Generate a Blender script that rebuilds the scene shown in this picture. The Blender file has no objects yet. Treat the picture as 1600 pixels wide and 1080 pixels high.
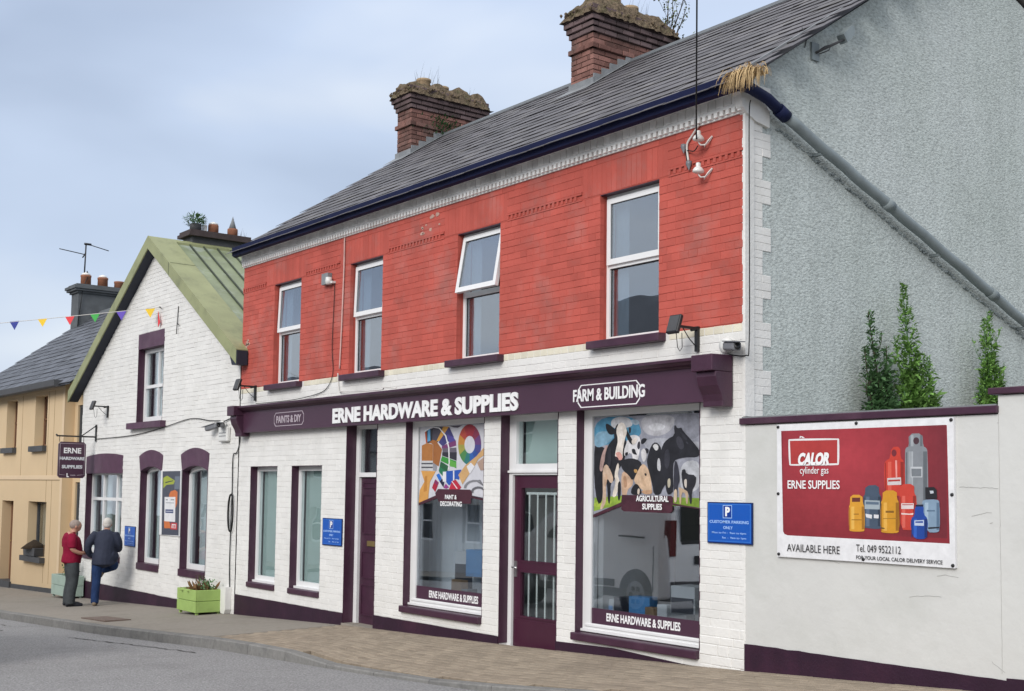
import bpy, bmesh, math, random
from math import radians, sin, cos, pi
from mathutils import Vector, Matrix, noise as mnoise
random.seed(11)
SC = bpy.context.scene
COL = SC.collection

# ------------------------------------------------------------------ camera
cam_data = bpy.data.cameras.new('camera')
cam = bpy.data.objects.new('camera', cam_data)
COL.objects.link(cam)
yaw, pitch, roll = radians(52.445), radians(4.0), radians(0.75)
fwd = Vector((-sin(yaw)*cos(pitch), cos(yaw)*cos(pitch), sin(pitch)))
rgt = Vector((cos(yaw), sin(yaw), 0))
upv = rgt.cross(fwd)
r2 = rgt*cos(roll) + upv*sin(roll)
u2 = upv*cos(roll) - rgt*sin(roll)
cam.matrix_world = Matrix(((r2.x, u2.x, -fwd.x, 0), (r2.y, u2.y, -fwd.y, -8.4), (r2.z, u2.z, -fwd.z, 0), (0, 0, 0, 1)))
cam_data.sensor_width = 36
cam_data.sensor_fit = 'HORIZONTAL'
cam_data.lens = 1900/1600*36
cam_data.shift_y = (633.32-540)/1600
cam_data.clip_end = 3000
SC.camera = cam

# ------------------------------------------------------------------ world, sun, exposure
SC.view_settings.view_transform = 'Standard'
SC.view_settings.look = 'None'
SC.view_settings.gamma = 1
SC.view_settings.use_curve_mapping = False
SC.view_settings.exposure = 0.64
SUN_EL, SUN_AZ = radians(29), radians(155)      # azimuth measured from +Y, clockwise
world = bpy.data.worlds.new('World')
SC.world = world
world.use_nodes = True
nt = world.node_tree
nt.nodes.clear()
def wn(t, **k):
    n = nt.nodes.new(t)
    for a, b in k.items(): setattr(n, a, b)
    return n
w_out = wn('ShaderNodeOutputWorld')
w_bg = wn('ShaderNodeBackground'); w_bg.inputs[1].default_value = 1.0
sky = wn('ShaderNodeTexSky', sky_type='NISHITA', sun_disc=False)
sky.sun_elevation = SUN_EL; sky.sun_rotation = SUN_AZ; sky.air_density = 1.2; sky.dust_density = 2.5
sk_s = wn('ShaderNodeVectorMath', operation='SCALE'); sk_s.inputs[3].default_value = 0.075
nt.links.new(sky.outputs[0], sk_s.inputs[0])
tc = wn('ShaderNodeTexCoord')
mp = wn('ShaderNodeMapping'); mp.inputs['Scale'].default_value = (1, 1, 2.6); mp.inputs['Location'].default_value = (5.2, 1.9, 2.4)
nt.links.new(tc.outputs['Generated'], mp.inputs[0])
nz = wn('ShaderNodeTexNoise'); nz.inputs['Scale'].default_value = 2.1; nz.inputs['Detail'].default_value = 4; nz.inputs['Roughness'].default_value = 0.4
nz.inputs['Distortion'].default_value = 0.3
nt.links.new(mp.outputs[0], nz.inputs['Vector'])
cr = wn('ShaderNodeValToRGB')
cr.color_ramp.elements[0].position = 0.33; cr.color_ramp.elements[0].color = (0.31, 0.37, 0.485, 1)
cr.color_ramp.elements[1].position = 0.66; cr.color_ramp.elements[1].color = (0.59, 0.63, 0.69, 1)
e = cr.color_ramp.elements.new(0.5); e.color = (0.41, 0.48, 0.61, 1)
nt.links.new(nz.outputs[0], cr.inputs[0])
# an overcast layer is brightest overhead: radiance follows (1+2 sin h)/3
sep = wn('ShaderNodeSeparateXYZ'); nt.links.new(tc.outputs['Generated'], sep.inputs[0])
mr = wn('ShaderNodeMapRange'); mr.inputs['From Min'].default_value = 0.3; mr.inputs['From Max'].default_value = 1.0
mr.inputs['To Min'].default_value = 1.0; mr.inputs['To Max'].default_value = 1.9
nt.links.new(sep.outputs['Z'], mr.inputs['Value'])
# and greyer: the blue is only in the gaps low down
mz = wn('ShaderNodeMapRange'); mz.inputs['From Min'].default_value = 0.35; mz.inputs['From Max'].default_value = 0.8; mz.inputs['To Max'].default_value = 0.8
nt.links.new(sep.outputs['Z'], mz.inputs['Value'])
mg = wn('ShaderNodeMix', data_type='RGBA'); mg.inputs[7].default_value = (0.56, 0.555, 0.54, 1); nt.links.new(mz.outputs[0], mg.inputs[0]); nt.links.new(cr.outputs[0], mg.inputs[6])
ov = wn('ShaderNodeVectorMath', operation='SCALE'); nt.links.new(mg.outputs[2], ov.inputs[0]); nt.links.new(mr.outputs[0], ov.inputs[3])
mx = wn('ShaderNodeMix', data_type='RGBA'); mx.inputs[0].default_value = 0.82
nt.links.new(sk_s.outputs[0], mx.inputs[6]); nt.links.new(ov.outputs[0], mx.inputs[7])
nt.links.new(mx.outputs[2], w_bg.inputs[0]); nt.links.new(w_bg.outputs[0], w_out.inputs[0])

sun_d = bpy.data.lights.new('sun', 'SUN'); sun_d.energy = 1.5; sun_d.angle = radians(28); sun_d.color = (1, 0.97, 0.93)
sun = bpy.data.objects.new('sun', sun_d); COL.objects.link(sun)
sdir = Vector((sin(SUN_AZ)*cos(SUN_EL), cos(SUN_AZ)*cos(SUN_EL), sin(SUN_EL)))
sun.rotation_euler = sdir.to_track_quat('Z', 'Y').to_euler()
sun.location = (0, -20, 30)

# ------------------------------------------------------------------ materials
def srgb(h):
    c = [int(h[i:i+2], 16)/255 for i in (0, 2, 4)]
    return tuple((x/12.92 if x <= 0.04045 else ((x+0.055)/1.055)**2.4) for x in c)
MATS = {}
def mat(name, col, rough=0.8, var=0.12, scale=6, bump=0.0, bscale=60, spec=0.3, metal=0.0, tone=0.0, stain=None, sscale=1.3, samt=0.35, bdist=0.01, detail=5):
    """painted / mineral surface: colour with noise variation, optional stains, fine relief; 'tone' reads the per-piece attribute"""
    if name in MATS: return MATS[name]
    m = bpy.data.materials.new(name); m.use_nodes = True
    t = m.node_tree; n = t.nodes; L = t.links
    b = n['Principled BSDF']; b.inputs['Roughness'].default_value = rough; b.inputs['Metallic'].default_value = metal
    b.inputs['Specular IOR Level'].default_value = spec
    geo = n.new('ShaderNodeNewGeometry')
    nz = n.new('ShaderNodeTexNoise'); nz.inputs['Scale'].default_value = scale; nz.inputs['Detail'].default_value = detail
    L.new(geo.outputs['Position'], nz.inputs['Vector'])
    mr = n.new('ShaderNodeMapRange'); mr.inputs['From Min'].default_value = 0.25; mr.inputs['From Max'].default_value = 0.75
    mr.inputs['To Min'].default_value = 1-var; mr.inputs['To Max'].default_value = 1+var
    L.new(nz.outputs[0], mr.inputs['Value'])
    fac = mr.outputs[0]
    if tone:
        at = n.new('ShaderNodeAttribute'); at.attribute_name = 'tone'
        m2 = n.new('ShaderNodeMapRange'); m2.inputs['To Min'].default_value = 1-tone; m2.inputs['To Max'].default_value = 1+tone
        L.new(at.outputs['Fac'], m2.inputs['Value'])
        mm = n.new('ShaderNodeMath'); mm.operation = 'MULTIPLY'; L.new(fac, mm.inputs[0]); L.new(m2.outputs[0], mm.inputs[1]); fac = mm.outputs[0]
    sc = n.new('ShaderNodeVectorMath'); sc.operation = 'SCALE'; L.new(fac, sc.inputs[3])
    if stain:
        n3 = n.new('ShaderNodeTexNoise'); n3.inputs['Scale'].default_value = sscale; n3.inputs['Detail'].default_value = 8; n3.inputs['Roughness'].default_value = 0.65
        L.new(geo.outputs['Position'], n3.inputs['Vector'])
        r3 = n.new('ShaderNodeMapRange'); r3.inputs['From Min'].default_value = 0.5; r3.inputs['From Max'].default_value = 0.72; r3.inputs['To Max'].default_value = samt
        L.new(n3.outputs[0], r3.inputs['Value'])
        mi = n.new('ShaderNodeMix'); mi.data_type = 'RGBA'; mi.inputs[6].default_value = (*col, 1); mi.inputs[7].default_value = (*stain, 1)
        L.new(r3.outputs[0], mi.inputs[0]); L.new(mi.outputs[2], sc.inputs[0])
    else:
        sc.inputs[0].default_value = col
    L.new(sc.outputs[0], b.inputs['Base Color'])
    if bump:
        n4 = n.new('ShaderNodeTexNoise'); n4.inputs['Scale'].default_value = bscale; n4.inputs['Detail'].default_value = 4
        L.new(geo.outputs['Position'], n4.inputs['Vector'])
        bp = n.new('ShaderNodeBump'); bp.inputs['Strength'].default_value = bump; bp.inputs['Distance'].default_value = bdist
        L.new(n4.outputs[0], bp.inputs['Height']); L.new(bp.outputs[0], b.inputs['Normal'])
    MATS[name] = m
    return m
def print_mat(nm='printed_vinyl', lo=0.9, hi=1.07, sc_=14):
    m = bpy.data.materials.new(nm); m.use_nodes = True
    b = m.node_tree.nodes['Principled BSDF']; b.inputs['Roughness'].default_value = 0.45; b.inputs['Specular IOR Level'].default_value = 0.35
    a = m.node_tree.nodes.new('ShaderNodeAttribute'); a.attribute_name = 'ink'
    n = m.node_tree.nodes; L = m.node_tree.links
    g = n.new('ShaderNodeNewGeometry'); z = n.new('ShaderNodeTexNoise'); z.inputs['Scale'].default_value = sc_; z.inputs['Detail'].default_value = 7; z.inputs['Roughness'].default_value = 0.65
    L.new(g.outputs['Position'], z.inputs['Vector'])
    r = n.new('ShaderNodeMapRange'); r.inputs['From Min'].default_value = 0.3; r.inputs['From Max'].default_value = 0.7; r.inputs['To Min'].default_value = lo; r.inputs['To Max'].default_value = hi
    L.new(z.outputs[0], r.inputs['Value'])
    s = n.new('ShaderNodeVectorMath'); s.operation = 'SCALE'; L.new(a.outputs['Color'], s.inputs[0]); L.new(r.outputs[0], s.inputs[3])
    L.new(s.outputs[0], b.inputs['Base Color'])
    return m
def glass_mat(name, tint=(0.62, 0.68, 0.7), base=0.16, ior=1.9, rough=0.006, wob=0.25):
    m = bpy.data.materials.new(name); m.use_nodes = True
    t = m.node_tree; n = t.nodes; L = t.links; n.clear()
    out = n.new('ShaderNodeOutputMaterial'); mx = n.new('ShaderNodeMixShader')
    tr = n.new('ShaderNodeBsdfTransparent'); tr.inputs[0].default_value = (*tint, 1)
    gl = n.new('ShaderNodeBsdfGlossy'); gl.inputs['Roughness'].default_value = rough; gl.inputs['Color'].default_value = (0.95, 0.97, 1, 1)
    geo = n.new('ShaderNodeNewGeometry'); nz = n.new('ShaderNodeTexNoise'); nz.inputs['Scale'].default_value = 1.6; nz.inputs['Detail'].default_value = 1
    L.new(geo.outputs['Position'], nz.inputs['Vector'])
    bp = n.new('ShaderNodeBump'); bp.inputs['Strength'].default_value = wob; bp.inputs['Distance'].default_value = 0.012
    L.new(nz.outputs[0], bp.inputs['Height']); L.new(bp.outputs[0], gl.inputs['Normal'])
    fr = n.new('ShaderNodeFresnel')
    # same reflectance on both faces of the pane: flip the index on the back face
    bf = n.new('ShaderNodeMapRange'); bf.inputs['To Min'].default_value = ior; bf.inputs['To Max'].default_value = 1/ior
    L.new(geo.outputs['Backfacing'], bf.inputs['Value']); L.new(bf.outputs[0], fr.inputs[0])
    ad = n.new('ShaderNodeMath'); ad.operation = 'ADD'; ad.inputs[1].default_value = base; ad.use_clamp = True
    L.new(fr.outputs[0], ad.inputs[0]); L.new(ad.outputs[0], mx.inputs[0]); L.new(tr.outputs[0], mx.inputs[1]); L.new(gl.outputs[0], mx.inputs[2])
    L.new(mx.outputs[0], out.inputs[0])
    return m
def roughcast_mat():
    m = bpy.data.materials.new('grey_green_roughcast'); m.use_nodes = True
    t = m.node_tree; n = t.nodes; L = t.links
    b = n['Principled BSDF']; b.inputs['Roughness'].default_value = 0.95; b.inputs['Specular IOR Level'].default_value = 0.1
    geo = n.new('ShaderNodeNewGeometry')
    big = n.new('ShaderNodeTexNoise'); big.inputs['Scale'].default_value = 0.8; big.inputs['Detail'].default_value = 6
    vo = n.new('ShaderNodeTexVoronoi'); vo.inputs['Scale'].default_value = 34; vo.inputs['Randomness'].default_value = 1
    fi = n.new('ShaderNodeTexNoise'); fi.inputs['Scale'].default_value = 30; fi.inputs['Detail'].default_value = 6; fi.inputs['Roughness'].default_value = 0.7
    mf = n.new('ShaderNodeMapping'); mf.inputs['Scale'].default_value = (1, 0.75, 1.5); L.new(geo.outputs['Position'], mf.inputs[0])
    L.new(geo.outputs['Position'], big.inputs['Vector']); L.new(mf.outputs[0], vo.inputs['Vector']); L.new(mf.outputs[0], fi.inputs['Vector'])
    r = n.new('ShaderNodeValToRGB'); r.color_ramp.elements[0].position = 0.3; r.color_ramp.elements[0].color = (0.45, 0.495, 0.475, 1)
    r.color_ramp.elements[1].position = 0.75; r.color_ramp.elements[1].color = (0.52, 0.56, 0.55, 1)
    L.new(big.outputs[0], r.inputs[0])
    pit = n.new('ShaderNodeMapRange'); pit.inputs['From Min'].default_value = 0.34; pit.inputs['From Max'].default_value = 0.56; pit.inputs['To Min'].default_value = 0.70; pit.inputs['To Max'].default_value = 1.1
    L.new(fi.outputs[0], pit.inputs['Value'])
    sc = n.new('ShaderNodeVectorMath'); sc.operation = 'SCALE'; L.new(r.outputs[0], sc.inputs[0]); L.new(pit.outputs[0], sc.inputs[3])
    # faint rain streaks down the render
    mpn = n.new('ShaderNodeMapping'); mpn.inputs['Scale'].default_value = (1, 2.2, 0.22); L.new(geo.outputs['Position'], mpn.inputs[0])
    stn = n.new('ShaderNodeTexNoise'); stn.inputs['Scale'].default_value = 2.0; stn.inputs['Detail'].default_value = 8; stn.inputs['Roughness'].default_value = 0.6; L.new(mpn.outputs[0], stn.inputs['Vector'])
    smr = n.new('ShaderNodeMapRange'); smr.inputs['From Min'].default_value = 0.35; smr.inputs['From Max'].default_value = 0.65; smr.inputs['To Min'].default_value = 0.94; smr.inputs['To Max'].default_value = 1.04
    L.new(stn.outputs[0], smr.inputs['Value'])
    sc2 = n.new('ShaderNodeVectorMath'); sc2.operation = 'SCALE'; L.new(sc.outputs[0], sc2.inputs[0]); L.new(smr.outputs[0], sc2.inputs[3])
    L.new(sc2.outputs[0], b.inputs['Base Color'])
    ad = n.new('ShaderNodeMath'); ad.operation = 'MULTIPLY_ADD'; ad.inputs[1].default_value = -0.35
    L.new(vo.outputs['Distance'], ad.inputs[0]); L.new(fi.outputs[0], ad.inputs[2])
    bp = n.new('ShaderNodeBump'); bp.inputs['Strength'].default_value = 0.6; bp.inputs['Distance'].default_value = 0.025
    L.new(ad.outputs[0], bp.inputs['Height']); L.new(bp.outputs[0], b.inputs['Normal'])
    return m
PRINT = print_mat(); PRINT_PHOTO = print_mat('photographic_print', 0.62, 1.3, 9)
ROUGHCAST = roughcast_mat()
GLASS = glass_mat('window_glass', (0.90, 0.94, 0.94), 0.08, 1.5)
GLASS_UP = glass_mat('upper_window_glass', (0.62, 0.68, 0.72), 0.22, 1.6)
GLASS_SHOP = glass_mat('shop_glass', (0.88, 0.91, 0.93), 0.17, 1.5, wob=0.06)
GLASS_DARK = glass_mat('vehicle_glass', (0.2, 0.22, 0.24), 0.1, 1.6)
M_RED = mat('red_painted_brick', (0.44, 0.088, 0.066), 0.72, 0.17, 2.2, 0.5, 60, 0.3, tone=0.075, stain=(0.36, 0.15, 0.13), sscale=1.4, samt=0.8, bdist=0.006)
M_REDM = mat('red_painted_mortar', (0.38, 0.075, 0.056), 0.85, 0.15, 9, 0.5, 70)
M_WHITE = mat('white_painted_brick', (0.71, 0.70, 0.675), 0.6, 0.045, 3, 0.6, 30, 0.3, tone=0.03, stain=(0.55, 0.54, 0.50), sscale=1.7, samt=0.35, bdist=0.008)
M_WHITEM = mat('white_painted_mortar', (0.64, 0.63, 0.61), 0.7, 0.06, 8, 0.4, 60)
M_CREAM = mat('cream_painted_brick', (0.66, 0.62, 0.50), 0.65, 0.07, 5, 0.4, 60, tone=0.08, stain=(0.5, 0.42, 0.3), samt=0.4)
M_RENDER = mat('white_smooth_render', (0.565, 0.565, 0.545), 0.65, 0.045, 1.5, 0.35, 7, 0.3, stain=(0.45, 0.46, 0.425), sscale=1.3, samt=0.45, bdist=0.02)
M_PURP = mat('dark_plum_paint', (0.050, 0.017, 0.036), 0.42, 0.18, 5, 0.15, 50, 0.45, stain=(0.10, 0.055, 0.075), sscale=2.2, samt=0.4)
M_PURP2 = mat('plum_wall_band', (0.026, 0.008, 0.022), 0.55, 0.2, 4, 0.3, 40, 0.35, stain=(0.05, 0.014, 0.032), sscale=1.6, samt=0.7)
M_LINTEL = mat('faded_plum_lintel', (0.085, 0.038, 0.068), 0.55, 0.18, 6, 0.3, 60, 0.35, stain=(0.13, 0.09, 0.11), sscale=2, samt=0.4)
M_UPVC = mat('white_upvc', (0.74, 0.74, 0.74), 0.35, 0.03, 4, 0, spec=0.5)
M_FRAME = mat('white_gloss_timber', (0.72, 0.72, 0.72), 0.4, 0.04, 5, 0.1, 30, 0.5, stain=(0.5, 0.5, 0.5), samt=0.2)
M_GREYW = mat('grey_white_cornice', (0.80, 0.795, 0.78), 0.7, 0.1, 6, 0.3, 60, tone=0.08, stain=(0.32, 0.31, 0.29), samt=0.5)
M_NAVY = mat('navy_gutter', (0.010, 0.014, 0.05), 0.6, 0.15, 3, spec=0.15)
M_SLATE = mat('natural_slate', (0.092, 0.087, 0.096), 0.6, 0.16, 9, 0.5, 90, 0.4, tone=0.2, stain=(0.19, 0.18, 0.165), sscale=2.4, samt=0.5, bdist=0.004)
M_SLATE2 = mat('dark_slate', (0.075, 0.08, 0.095), 0.55, 0.16, 9, 0.4, 60, 0.45, tone=0.3, stain=(0.14, 0.15, 0.17), samt=0.5)
M_RIDGE = mat('ridge_tile_clay_grey', (0.11, 0.12, 0.13), 0.7, 0.2, 8, 0.3)
M_LEAD = mat('lead_flashing', (0.20, 0.21, 0.22), 0.55, 0.2, 8, 0.3, 30)
M_CHIM = mat('weathered_red_brick', (0.205, 0.105, 0.088), 0.9, 0.22, 7, 0.7, 60, 0.15, tone=0.36, stain=(0.085, 0.062, 0.055), sscale=1.5, samt=0.95, bdist=0.01)
M_CHIMD = mat('soot_dark_brick', (0.125, 0.09, 0.09), 0.92, 0.22, 7, 0.6, 60, 0.15, tone=0.3, stain=(0.05, 0.045, 0.042), samt=0.7)
M_MORTAR = mat('old_mortar', (0.12, 0.075, 0.062), 0.95, 0.3, 14, 0.6, 60)
M_MOSS = mat('mossy_flaunching', (0.15, 0.115, 0.08), 1.0, 0.5, 14, 1.0, 30, 0.05, stain=(0.085, 0.085, 0.045), sscale=6, samt=0.9, bdist=0.04)
M_BUFF = mat('buff_pot_clay', (0.34, 0.25, 0.155), 0.85, 0.18, 9, 0.3)
M_POT = mat('terracotta_pot', (0.27, 0.115, 0.068), 0.8, 0.2, 9, 0.3, stain=(0.09, 0.06, 0.05), samt=0.5)
M_GREEN = mat('moss_green_roof_metal', (0.27, 0.285, 0.145), 0.55, 0.12, 2.4, 0.15, 30, 0.4, stain=(0.10, 0.11, 0.06), sscale=3, samt=0.5)
M_GREENP = mat('weathered_roof_panel', (0.21, 0.245, 0.145), 0.5, 0.2, 3, 0.2, 30, 0.4, stain=(0.36, 0.40, 0.36), sscale=2.3, samt=0.8)
M_SEAM = mat('dark_green_seam', (0.05, 0.062, 0.045), 0.6, 0.2, 5)
M_SOFFIT = mat('dark_navy_soffit', (0.022, 0.027, 0.042), 0.6, 0.15, 5)
M_YELLOW = mat('apricot_wall_paint', (0.61, 0.46, 0.285), 0.75, 0.04, 2, 0.15, 40, 0.25, stain=(0.50, 0.35, 0.2), sscale=1, samt=0.3)
M_YSTR = mat('pale_apricot_band', (0.65, 0.50, 0.33), 0.75, 0.04, 2)
M_DGREY = mat('dark_grey_paint', (0.065, 0.066, 0.07), 0.6, 0.15, 5, 0.2, 40)
M_CHGREY = mat('grey_rendered_chimney', (0.10, 0.108, 0.115), 0.85, 0.2, 4, 0.4, 40, stain=(0.055, 0.058, 0.06), samt=0.6)
M_BROWN = mat('brown_timber', (0.16, 0.075, 0.04), 0.5, 0.2, 5, 0.2, 30)
M_BLACK = mat('black_painted_steel', (0.012, 0.012, 0.014), 0.45, 0.2, 8, spec=0.5)
M_CABLE = mat('black_cable', (0.015, 0.015, 0.016), 0.6, 0.1, 8)
M_WCABLE = mat('white_cable', (0.6, 0.58, 0.55), 0.6, 0.1, 8)
M_RCABLE = mat('painted_over_cable', (0.55, 0.36, 0.33), 0.6, 0.15, 8)
M_PORC = mat('white_porcelain', (0.72, 0.71, 0.68), 0.2, 0.05, 8, spec=0.6)
M_GPIPE = mat('grey_drainpipe_paint', (0.21, 0.245, 0.255), 0.5, 0.12, 4, 0.1, 30, 0.45, stain=(0.12, 0.14, 0.15), sscale=5, samt=0.5)
M_CAM = mat('camera_housing_grey', (0.16, 0.165, 0.18), 0.4, 0.1, 8, spec=0.5)
M_CAMW = mat('white_plastic_housing', (0.66, 0.66, 0.64), 0.4, 0.06, 8, spec=0.5)
M_TEXTW = mat('white_letter_face', (0.80, 0.80, 0.80), 0.4, 0.02, 4, spec=0.5)
M_SIGNP = mat('plum_sign_panel', (0.060, 0.024, 0.046), 0.38, 0.1, 2, spec=0.5)
M_SIGNL = mat('sign_border_line', (0.42, 0.36, 0.40), 0.4, 0.05, 4)
M_BLUE = mat('blue_sign_face', (0.006, 0.085, 0.42), 0.35, 0.04, 3, spec=0.5)
M_BLUEL = mat('pale_blue_print', (0.35, 0.52, 0.82), 0.4, 0.03, 3)
M_DBLUE = mat('dark_blue_sign_edge', (0.006, 0.02, 0.10), 0.4, 0.05, 3)
M_INK = mat('black_print', (0.03, 0.028, 0.03), 0.5, 0.05, 3)
M_ROAD = mat('worn_asphalt', (0.285, 0.28, 0.28), 0.95, 0.45, 48, 1.0, 90, 0.2, stain=(0.215, 0.21, 0.21), sscale=1.1, samt=0.6, bdist=0.015)
M_CONC = mat('concrete_footway', (0.265, 0.238, 0.205), 0.9, 0.09, 14, 0.4, 90, 0.2, stain=(0.19, 0.168, 0.14), sscale=1.2, samt=0.6)
M_PAVER = mat('tan_block_paver', (0.285, 0.235, 0.18), 0.9, 0.12, 14, 0.5, 90, 0.2, tone=0.13, stain=(0.205, 0.165, 0.13), sscale=1.0, samt=0.5)
M_KERB = mat('granite_kerb', (0.205, 0.20, 0.19), 0.85, 0.15, 26, 0.4, 90, 0.2, tone=0.1, stain=(0.10, 0.10, 0.10), sscale=3, samt=0.6)
M_GROUND = mat('back_ground', (0.10, 0.105, 0.08), 0.95, 0.2, 2)
M_LIME = mat('lime_green_paint', (0.31, 0.44, 0.13), 0.55, 0.08, 6, 0.2, 40, stain=(0.24, 0.36, 0.09), samt=0.4)
M_MINT = mat('pale_mint_paint', (0.33, 0.42, 0.36), 0.6, 0.08, 6, 0.2, 40, stain=(0.22, 0.30, 0.26), samt=0.4)
M_SOIL = mat('potting_soil', (0.04, 0.028, 0.018), 1, 0.4, 30, 1, 40)
M_DRYLEAF = mat('dried_plant_brown', (0.20, 0.115, 0.05), 0.9, 0.35, 15)
M_STRAW = mat('dry_straw_grass', (0.50, 0.36, 0.19), 0.85, 0.25, 20)
M_STEM = mat('dark_twig', (0.05, 0.04, 0.025), 0.9, 0.2, 12)
def leaf_mat(name, col, tr=0.3):
    m = mat(name, col, 0.6, 0.3, 9, tone=0.45, spec=0.25)
    return m
M_LEAF1 = leaf_mat('weed_leaf_green', (0.16, 0.30, 0.075))
M_LEAF2 = leaf_mat('dark_weed_leaf', (0.08, 0.165, 0.065))
M_LEAF3 = leaf_mat('chimney_shrub_leaf', (0.13, 0.16, 0.055))
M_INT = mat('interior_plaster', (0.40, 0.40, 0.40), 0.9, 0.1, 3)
M_INTD = mat('interior_painted_shade', (0.028, 0.03, 0.036), 0.9, 0.1, 3)  # near-black: the shade of the rooms is put into the colour
M_BLIND = mat('grey_green_blind', (0.46, 0.55, 0.53), 0.7, 0.06, 2)
M_CURT = mat('pale_curtain_fabric', (0.62, 0.66, 0.70), 0.85, 0.08, 3)
M_SKIN = mat('skin', (0.46, 0.24, 0.17), 0.55, 0.08, 12, spec=0.35)
M_HAIR = mat('short_grey_hair', (0.30, 0.24, 0.21), 0.9, 0.2, 60, 0.5, 200)
M_HAIRW = mat('white_grey_hair', (0.55, 0.52, 0.48), 0.85, 0.15, 60, 0.5, 200)
M_POLO = mat('burgundy_cotton', (0.21, 0.008, 0.032), 0.85, 0.12, 9, 0.4, 18, 0.15, bdist=0.03)
M_TROUS = mat('charcoal_grey_trousers', (0.052, 0.058, 0.062), 0.85, 0.15, 9, 0.4, 16, 0.15, bdist=0.03)
M_JACK = mat('navy_grey_jacket', (0.028, 0.033, 0.055), 0.75, 0.12, 9, 0.4, 14, 0.2, bdist=0.03)
M_JEANS = mat('blue_jeans', (0.018, 0.038, 0.105), 0.85, 0.2, 9, 0.4, 18, 0.15, bdist=0.03)
M_SHOE = mat('black_shoe_leather', (0.015, 0.016, 0.022), 0.45, 0.1, 9)
M_SHOEB = mat('tan_shoe', (0.20, 0.15, 0.10), 0.6, 0.1, 9)
M_VAN = mat('silver_van_paint', (0.72, 0.73, 0.74), 0.25, 0.03, 1, spec=0.7)
M_TYRE = mat('tyre_rubber', (0.015, 0.015, 0.015), 0.8, 0.1, 9)
M_LAMP = mat('tail_lamp_red', (0.10, 0.006, 0.008), 0.2, 0.05, 9, spec=0.6)
M_PALE = mat('pale_opposite_render', (0.50, 0.49, 0.45), 0.85, 0.05, 2)
M_STONE = mat('grey_opposite_render', (0.42, 0.43, 0.43), 0.85, 0.08, 2)
M_CARD = mat('cardboard_box', (0.30, 0.20, 0.12), 0.85, 0.1, 6)
M_BOXW = mat('white_carton', (0.62, 0.64, 0.66), 0.6, 0.06, 6)
M_BOXB = mat('blue_plastic_pack', (0.10, 0.30, 0.60), 0.4, 0.15, 6)
M_BOXD = mat('dark_carton', (0.05, 0.055, 0.07), 0.5, 0.1, 6)
M_RUST = mat('rusty_iron_cover', (0.155, 0.115, 0.095), 0.8, 0.2, 20, 0.6, 60)
FLAGC = {'blue': mat('flag_blue', (0.03, 0.045, 0.26), 0.6, 0.08, 6), 'yellow': mat('flag_yellow', (0.75, 0.50, 0.03), 0.6, 0.08, 6),
         'red': mat('flag_red', (0.70, 0.05, 0.06), 0.6, 0.08, 6), 'green': mat('flag_green', (0.05, 0.36, 0.07), 0.6, 0.08, 6),
         'purple': mat('flag_purple', (0.12, 0.07, 0.42), 0.6, 0.08, 6)}

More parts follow.
